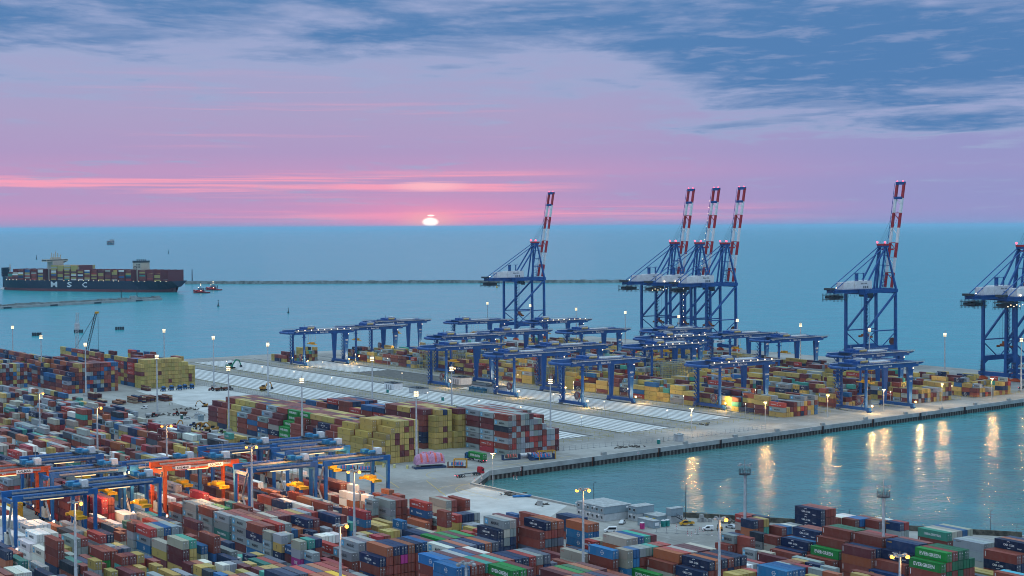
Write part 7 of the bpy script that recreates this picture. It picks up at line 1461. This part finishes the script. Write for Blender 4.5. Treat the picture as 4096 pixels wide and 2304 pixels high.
# ------------------------------------------------------------ people on the building site
def person(x, y, rz, shirt, lab):
    me = bpy.data.meshes.new('person'); V = [(0, 0, .95), (0, 0, 1.2), (0, 0, 1.42), (0, 0, 1.52), (0, .01, 1.68), (.09, 0, .9), (.11, .02, .5), (.11, 0, .06), (.11, .14, .03), (-.09, 0, .9), (-.13, -.05, .5), (-.14, -.12, .06), (-.14, .02, .03), (.2, 0, 1.4), (.25, .02, 1.12), (.24, .12, .9), (-.2, 0, 1.4), (-.26, 0, 1.12), (-.25, .1, .88)]
    Ed = [(0, 1), (1, 2), (2, 3), (3, 4), (0, 5), (5, 6), (6, 7), (7, 8), (0, 9), (9, 10), (10, 11), (11, 12), (2, 13), (13, 14), (14, 15), (2, 16), (16, 17), (17, 18)]
    RA = [.15, .15, .17, .06, .11, .10, .075, .055, .05, .10, .075, .055, .05, .07, .055, .045, .07, .055, .045]
    me.from_pydata(V, Ed, []); o = link('person', me, loc=(x, y, 0)); o.rotation_euler.z = rz
    mo = o.modifiers.new('s', 'SKIN'); 
    for i, q in enumerate(me.skin_vertices[0].data): q.radius = (RA[i], RA[i]); q.use_root = i == 0
    o.modifiers.new('d', 'SUBSURF').levels = 1
    dg = bpy.context.evaluated_depsgraph_get(); m2 = bpy.data.meshes.new_from_object(o.evaluated_get(dg)); o.modifiers.clear(); o.data = m2
    m2.materials.clear()
    for m_ in (shirt, mat('work_trousers', (.03, .035, .05), .8), mat('skin_tone', (.45, .27, .19), .6), mat('helmet_white', (.7, .7, .65), .5)): m2.materials.append(m_)
    for p in m2.polygons:
        z = p.center.z; p.material_index = 3 if z > 1.70 else 2 if z > 1.5 else 0 if z > .95 and not (abs(p.center.x) > .2 and z < .98) else 1
    tag(o, lab, 'person')
person(400, 953.6, .5, mat('hi_vis_vest', (.45, .55, .03), .7), 'person in a bright yellow vest standing on the pale slab'); person(401.4, 952.4, 2., mat('dark_jacket', (.03, .035, .045), .8), 'person in dark clothing standing beside the yellow vest'); person(380.6, 877.4, 1., mat('dark_jacket', 0), 'person in dark clothing beside the silver car')

# ------------------------------------------------------------ sea: container ship, tugs, breakwaters, buoys
def ship(x, y, rz, L, lab, name='container_ship', simple=False):
    """stern at x=0, bow at +L, midline y=0; waterline z=-4 in world"""
    r = thing(name, lab, 'ship', (x, y, -4), rz); Bm = 29 if not simple else 20; D = 20.5 if not simple else 12
    HUL, BOT = mat('hull_navy', (.006, .018, .045), .5, var=.05), mat('hull_antifouling', (.22, .045, .05), .7)
    def sec(t):                                # half breadth at deck / at water along the length
        dk = Bm * min(1, (.80 + 1.2 * t) if t < .16 else 1, ((1 - t) / .16) ** .55 if t > .84 else 1)
        wl_ = Bm * min(1, max(0, (t - .035) / .16) ** .7, (max(0, .985 - t) / .2) ** .8 if t > .785 else 1)
        return dk, wl_
    T_ = [0, .015, .035, .05, .08, .12, .16, .22, .3, .4, .5, .6, .7, .78, .82, .86, .9, .93, .96, .985, 1.]
    b = MB(); bt = MB()
    for t0, t1 in zip(T_, T_[1:]):
        (d0, w0), (d1, w1) = sec(t0), sec(t1); x0, x1 = t0 * L, t1 * L
        rise = lambda t: D + (6.5 if t > .93 else 0) * min(1, (t - .93) / .03) if t > .93 else D
        zc = lambda t: 4.6 if t > .06 else 4.6 + (.06 - t) * 90
        z0, z1 = rise(t0), rise(t1)
        for s_ in (-1, 1):
            b.face([(x0, s_ * (w0 * .8 + d0 * .2), zc(t0)), (x1, s_ * (w1 * .8 + d1 * .2), zc(t1)), (x1, s_ * d1, z1), (x0, s_ * d0, z0)])
            if t0 >= .015: bt.face([(x0, s_ * w0 * .98, -.5), (x1, s_ * w1 * .98, -.5), (x1, s_ * (w1 * .8 + d1 * .2) * 1.002, zc(t1)), (x0, s_ * (w0 * .8 + d0 * .2) * 1.002, zc(t0))])
        b.face([(x0, -d0, z0 - 1.2), (x1, -d1, z1 - 1.2), (x1, d1, z1 - 1.2), (x0, d0, z0 - 1.2)])
    d0, w0 = sec(0); b.face([(0, -d0, D), (0, d0, D), (0, w0 * .8 + d0 * .2, 10), (0, -(w0 * .8 + d0 * .2), 10)])
    b.obj('hull', HUL, r); bt.obj('hull_bottom', BOT, r)
    MB().hexa(((L * .03, -1, -.6), (L * .045, -1, -.6), (L * .045, 1, -.6), (L * .03, 1, -.6), (L * .02, -1, 5), (L * .045, -1, 7), (L * .045, 1, 7), (L * .02, 1, 5))).obj('rudder', BOT, r)
    if not simple: b = MB(); b.tube((L * .985, 0, .5), (L * 1.0 + 5, 0, .8), 4.2, 2.6, n=12); b.obj('bulbous_bow', mat('bulb_white', (.6, .62, .62), .5), r)
    rg = random.Random(21); cols = 'BBBbbbyyyyBbnUwtkh'
    # cargo bays between lashing bridges
    b = MB(); lb = MB(); nb = 24 if not simple else 12; x0, x1 = (.02, .93) if not simple else (.14, .92)
    br, fu = (.665, .72), (.185, .215)
    for k in range(nb):
        a0 = L * (x0 + (x1 - x0) * k / nb); a1 = L * (x0 + (x1 - x0) * (k + 1) / nb); t = (a0 + a1) / 2 / L
        lb.box(a0, -Bm * .97 * min(1, sec(t)[0] / Bm), D - 1.2, a0 + 1.0, Bm * .97 * min(1, sec(t)[0] / Bm), D + 20 if not simple else D + 14); 
        if (br[0] < t < br[1] - .02 or fu[0] < t < fu[1]) and not simple: continue
        h = 7 if t > .12 else (1 if t < .05 else 5)
        if not simple and br[0] - .17 < t < br[0]: h = 10
        if simple: h = 6
        if t > .86: h = 5
        hw = sec(t)[0] * .96; rows = int(2 * hw / 2.55)
        for j in (0, 1, 2, rows - 3, rows - 2, rows - 1):
            for z in range(max(0, h + rg.choice((0, 0, 0, -1)))):
                c = PAINT[rg.choice('yyyyyk' if (h == 10 and z > 5) else cols)] + (1,); yy = -hw + j * 2.55
                b.box(a0 + 1.4, yy, D + z * 2.75, a1 - .3, yy + 2.44, D + z * 2.75 + 2.65, 0, c)
        if rows > 6 and h: b.box(a0 + 1.4, -hw + 7.7, D, a1 - .3, hw - 7.7, D + h * 2.75 - .1, 0, PAINT[rg.choice('Bby')] + (1,))
    b.obj('deck_cargo', P_MIX, r); lb.obj('lashing_bridge', mat('lashing_red', (.15, .022, .03), .7), r)
    CRM = mat('superstructure_cream', (.50, .45, .37), .6, var=.04)
    if simple:
        b = MB(); b.box(L * .06, -14, D, L * .13, 14, D + 24); b.box(L * .10, -19, D + 21, L * .13, 19, D + 24); b.bar((L * .1, 0, D + 24), (L * .1, 0, D + 32), 1.2); b.obj('bridge', CRM, r); return r
    x0, x1 = L * br[0] + 3, L * br[1] - 6
    b = MB(); b.box(x0, -15, D, x1, 15, D + 36); b.box(x0 + 2, -Bm - 1.5, D + 34, x1, Bm + 1.5, D + 38.5); b.box(x0 + 2, -9, D + 38.5, x1 - 2, 9, D + 42); b.hexa(((x0 + 3, -15, D + 29), (x1, -15, D + 29), (x1, -13, D + 29), (x0 + 3, -13, D + 29), (x0 + 3, -Bm - 1, D + 34), (x1, -Bm - 1, D + 34), (x1, -Bm + 1, D + 34), (x0 + 3, -Bm + 1, D + 34))); 
    for yy, hh in ((-6, 8), (0, 11), (5, 7), (-14, 5), (11, 9)): b.bar((x0 + 6, yy, D + 42 if abs(yy) < 9 else D + 38), (x0 + 6, yy, D + 42 + hh), 1.2); b.bar((x0 + 6, yy - 2, D + 42 + hh * .6), (x0 + 6, yy + 2, D + 42 + hh * .6), .5)
    bs = b.obj('bridge', CRM, r); g = MB(); g.box(x0 + 1.9, -Bm, D + 36, x0 + 2.0, Bm, D + 37.6); g.box(x0 + 2, -Bm - 1.6, D + 36, x1, -Bm - 1.5, D + 37.6); g.box(x0 + 2, Bm + 1.5, D + 36, x1, Bm + 1.6, D + 37.6); g.obj('window', GLASS, bs)
    x0, x1 = L * fu[0], L * fu[1] + 6
    b = MB(); b.box(x0, -13, D, x1, 13, D + 35); b.obj('funnel', CRM, r); b = MB(); b.box(x0 - .3, -13.3, D + 33, x1 + .3, 13.3, D + 36.5); 
    for k in range(5): b.tube((x0 + 3 + k * 3, -4 + 2 * k, D + 36.5), (x0 + 3 + k * 3, -4 + 2 * k, D + 39), 1.0, n=8)
    b.obj('funnel_top', DARK, r)
    for s_ in (-1, 1):
        b = MB(); b.tube((x1 - 5, s_ * 13.05, D + 22), (x1 - 5, s_ * 13.2, D + 22), 4.6, n=20); b.tube((x1 - 5, s_ * 13.2, D + 22), (x1 - 5, s_ * 13.3, D + 22), 3.6, n=20, mi=1); ex = (-1, 0, 0) if s_ > 0 else (1, 0, 0)
        put_text(b, 'm', (x1 - 5, s_ * 13.35, D + 23.2), ex, (0, 0, 1), 2.0, 0, 3.2); put_text(b, 'sc', (x1 - 5, s_ * 13.35, D + 20.6), ex, (0, 0, 1), 2.0, 0, 3.4); b.obj('emblem', [LETD, CRM], r)
        for k in range(6): MB().box(x0 + 2 + (k % 3) * 3, s_ * 13.0, D + 24 + 4 * (k // 3), x0 + 4 + (k % 3) * 3, s_ * 13.1, D + 26 + 4 * (k // 3)).obj('window', GLASS, r)
    b = MB()
    for s_ in (-1, 1):
        ex = (-1, 0, 0) if s_ > 0 else (1, 0, 0)
        for ch, t in (('M', .64), ('S', .553), ('C', .468)): put_text(b, ch, (L * t, s_ * (Bm + .12), 12.6), ex, (0, 0, 1), 10.6, 0, 15 if ch == 'M' else 12)
    b.obj('lettering', LETW, r)
    for k in range(34):
        t = .03 + .94 * k / 34
        if rg.random() < .75: MB().ball((L * t, -sec(t)[0] - .25, D - .4 + rg.uniform(-.2, .3)), .55, 6).obj('deck_light', LAMPW, r); MB().ball((L * t, sec(t)[0] + .25, D - .4), .55, 6).obj('deck_light', LAMPW, r)
    b = MB(); b.bar((L * .955, 0, D + 5), (L * .955, 0, D + 28), 1.4); b.bar((L * .955, -4, D + 20), (L * .955, 4, D + 20), .6); b.obj('foremast', CRM, r)
    b = MB(); b.hexa(((L * .985, -8, D + 5), (L * 1.0, -3, D + 5), (L * 1.0, 3, D + 5), (L * .985, 8, D + 5), (L * .975, -10, D + 22), (L * .985, -10, D + 22), (L * .985, 10, D + 22), (L * .975, 10, D + 22))); b.obj('breakwater_screen', HUL, r)
    return r
# hull axis from stern to bow, derived from its waterline ends
ship(1168, 2729, math.atan2(3048 - 2712, 946 - 1152), 408, 'huge dark navy container ship with large white hull letters, entering from the left')
ship(4255, 11150, math.radians(245), 300, 'small hazy container ship far out near the horizon', 'distant_container_ship', True)
def tug(x, y, rz, lab):
    r = thing('tugboat', lab, 'tugboat', (x, y, -4), rz, 'red tugboats behind the ship'); TR = mat('tug_red', (.42, .025, .035), .5); b = MB()
    S_ = [(-16, 3.6, 4.8, -1, 2.0), (-13, 4.6, 5.6, -1, 2.0), (2, 4.8, 5.8, -1, 2.6), (8, 4.2, 5.6, -1, 4.4), (13, 2.4, 4.0, -1, 5.4), (16.5, .3, .8, 0, 6.0)]
    sweep(b, S_); b.obj('hull', TR, r); b = MB(); sweep(b, [(s[0] * 1.01, s[2] + .15, s[2] + .3, s[4] - 1.2, s[4] - .6) for s in S_]); b.obj('fender', RUBBER, r)
    b = MB(); b.box(-4, -3.6, 2.4, 8, 3.6, 5.6); b.obj('deckhouse', TR, r); b = MB(); b.hexa(((-1, -2.6, 5.6), (5, -2.6, 5.6), (5, 2.6, 5.6), (-1, 2.6, 5.6), (-1.4, -3.0, 9.4), (5.4, -3.0, 9.4), (5.4, 3.0, 9.4), (-1.4, 3.0, 9.4))); wh = b.obj('wheelhouse', mat('wheelhouse_grey', (.16, .2, .26), .5), r); MB().box(5.2, -2.6, 7.4, 5.45, 2.6, 8.8).obj('window', GLASS, wh)
    b = MB(); b.bar((1, 0, 9.4), (1, 0, 20), .5); b.bar((1, -2, 14), (1, 2, 14), .3); b.obj('mast', DARK, r)
    for s_ in (-1, 1): b = MB(); b.tube((-6, s_ * 2.6, 2.4), (-7, s_ * 2.6, 9), .8, .7, n=8); b.obj('funnel', DARK, r)
    for p in ((1, 0, 16), (1, 0, 13.4), (-2, 3.7, 5), (-2, -3.7, 5), (6, 0, 9.8)): MB().ball(p, .75, 6).obj('deck_light', LAMPW, r)
hd = math.atan2(336, -206)
tug(1181, 2664, hd, 'nearer red tugboat following behind the ship stern'); tug(1252, 2768, hd, 'farther red tugboat close to the outer breakwater')
ROCK = mat('breakwater_rock', (.15, .18, .185), .9, var=.25, scale=.12)
def breakwater(name, pts, w, h, lab, wall):
    r = thing(name, lab, 'breakwater', (*pts[0], -4)); o = Vector((*pts[0], 0)); b = MB(); c = MB(); rg = random.Random(5)
    for p, q in zip(pts, pts[1:]):
        p, q = Vector((*p, 0)) - o, Vector((*q, 0)) - o; v = (q - p); L = v.length; v /= L; s_ = Vector((v.y, -v.x, 0)); n = int(L / 14)
        for i in range(n):
            a, e = p + v * (L * i / n), p + v * (L * (i + 1) / n); hh = h * rg.uniform(.86, 1.06)
            A = [a - s_ * w, e - s_ * w, e + s_ * w, a + s_ * w]; T4 = [a - s_ * w * .45, e - s_ * w * .45, e + s_ * w * .45, a + s_ * w * .45]
            b.hexa([tuple(k - UP) for k in A] + [tuple(k + UP * hh) for k in T4])
            if wall:
                A = [a + s_ * w * .5, e + s_ * w * .5, e + s_ * w * 1.3, a + s_ * w * 1.3]; c.hexa([tuple(k - UP) for k in A] + [tuple(k + UP * (h * .55)) for k in A])
                if i % 6 == 0: c.hexa([tuple(k + s_ * .15 - UP * 1.2) for k in A] + [tuple(k + s_ * .15 + UP * (h * .36)) for k in A], 1)
    b.obj('rock_armour', ROCK, r)
    if wall: c.obj('quay_block', [CONC, DARK], r)
    return r
breakwater('outer_breakwater', [(1345, 3112), (1888, 2707), (2056, 2576), (2130, 2518)], 8, 6.2, 'long low dark outer breakwater from the ship stern past the cranes', False)
o = breakwater('inner_breakwater', [(640, 2309), (722, 2341), (1014, 2454)], 6, 6.5, 'pale inner breakwater arm below the big ship', True)
for p, hgt in (((330, 128, 0), 16), ((300, 118, 0), 13)): b = MB(); b.tube((p[0], p[1], 4), (p[0], p[1], 4 + hgt), .9, .5, n=8); b.tube((p[0], p[1], 4 + hgt), (p[0], p[1], 5.5 + hgt), 1.4, n=8); b.obj('beacon', DARK, o)
b = MB(); b.box(316, 118, 4, 326, 124, 9); b.obj('beacon_hut', CONC, o)
r = thing('outer_beacon', 'thin dark beacon tower on the outer breakwater end', 'beacon', (1350, 3090, 3)); MB().tube((0, 0, 0), (0, 0, 24), 1.3, .8, n=8).obj('tower', DARK, r)
for i, (x, y) in enumerate(((570, 1721), (624, 1741), (680, 1762))):
    r = thing('pile_cluster', ('leftmost', 'middle', 'rightmost')[i] + ' cluster of black square piles standing in the water', 'piles', (x, y, -4), math.radians(-30))
    for k in range(4): b = MB(); b.box(k * 2.6 - 5, -1, -2, k * 2.6 - 2.9, 1, 3.0 + .3 * (k % 2)); b.box(k * 2.6 - 4.8, -.8, 3, k * 2.6 - 3.1, .8, 3.5); b.obj('pile', DARK, r)
for i, (x, y, s_, lab, m) in enumerate(((999, 2193, 1.3, 'small dark buoy on open water right of the inner breakwater', DARK), (996, 1960, 1., 'small dark buoy left of the wide stacking cranes', DARK), (2002, 6032, 2.2, 'far dark buoy left of the ship bridge', DARK), (1724, 2520, 1.5, 'ochre buoy beneath the leftmost quay crane', YEL), (2900, 6900, 2.2, 'far buoy right of the distant ship', DARK), (1500, 4300, 1.8, 'tiny buoy left of the leftmost quay crane mast', DARK))):
    r = thing('buoy', lab, 'buoy', (x, y, -4)); r.scale = (s_,) * 3; b = MB(); b.tube((0, 0, -.4), (0, 0, 1.0), 1.6, 1.4, n=10); b.obj('float', m, r); b = MB(); b.tube((0, 0, 1), (0, 0, 6.5), .8, .18, n=6); b.cbox(0, 0, 6.8, .9, .9, .9); b.obj('tower', m, r)
# lattice crane, pile rig and dredger hull beyond the far left block
r = thing('crawler_crane', 'lattice boom crane leaning right beyond the far left block', 'crane', (466, 1288, 0), math.radians(-35)); r.scale = (1, 1, 1)
def lattice(b, p, q, w, n, mi=0):
    p, q = Vector(p), Vector(q); d_ = (q - p).normalized(); a = d_.cross(Vector((0, 1, 0))).normalized() * w / 2; c = Vector((0, 1, 0)) * w / 2
    for s1 in (-1, 1):
        for s2 in (-1, 1): b.bar(p + a * s1 + c * s2, q + a * s1 * .6 + c * s2 * .6, .22)
    for k in range(n):
        u, v = p.lerp(q, k / n), p.lerp(q, (k + 1) / n); s_ = 1 if k % 2 else -1
        for t in (-1, 1): b.bar(u + a * s_ + c * t, v - a * s_ + c * t, .14); b.bar(u + a * t + c * s_, v + a * t - c * s_, .14)
b = MB(); lattice(b, (0, 0, 2), (10.5, 0, 43), 2.0, 20); b.obj('boom', DARK, r); b = MB(); b.box(9.6, -1.3, 42, 12.4, 1.3, 43.6); b.obj('boom_head', FRY, r)
b = MB()
for s_ in (-1, 1): b.bar((10.5, s_, 42.5), (-8, s_, 12), .16); b.bar((12, s_ * .6, 42), (12, s_ * .6, 12), .12)
b.bar((-8, 0, 12), (-6, 0, 3), .6); b.box(11.5, -.6, 9, 12.5, .6, 12); b.obj('rope', DARK, r)
b = MB(); b.box(-9, -3.4, 1.6, 3, 3.4, 6); 
for s_ in (-1, 1): b.box(-8, s_ * 3.4 - .9, 0, 5, s_ * 3.4 + .9, 1.8)
b.obj('carriage', FRY, r)
r = thing('piling_rig', 'pale lattice piling rig beside the leaning lattice crane', 'piling rig', (460, 1289, 0), math.radians(-35)); b = MB(); lattice(b, (0, 0, 0), (1.0, 0, 43), 2.4, 18); b.obj('leader', PALE, r); b = MB(); b.box(-1, -1.6, 29, 2.4, 1.6, 34); b.box(-5, -3, 0, 5, 3, 5); b.obj('hammer', PALE, r)
# ------------------------------------------------------------ sea air: one closed box of even, thin haze round camera and scene
hz = MB(); hz.box(-110000, -30000, -9, 110000, 110000, 147)
hm = bpy.data.materials.new('sea_haze'); hm.use_nodes = True; ht = hm.node_tree; ht.nodes.clear()
hv = ht.nodes.new('ShaderNodeVolumePrincipled'); hv.inputs['Color'].default_value = (.48, .72, .92, 1); hv.inputs['Density'].default_value = 2.4e-5; hv.inputs['Anisotropy'].default_value = .0
ho = ht.nodes.new('ShaderNodeOutputMaterial'); ht.links.new(hv.outputs[0], ho.inputs['Volume'])
ho_ = hz.obj('haze', hm); tag(ho_, kind='stuff')
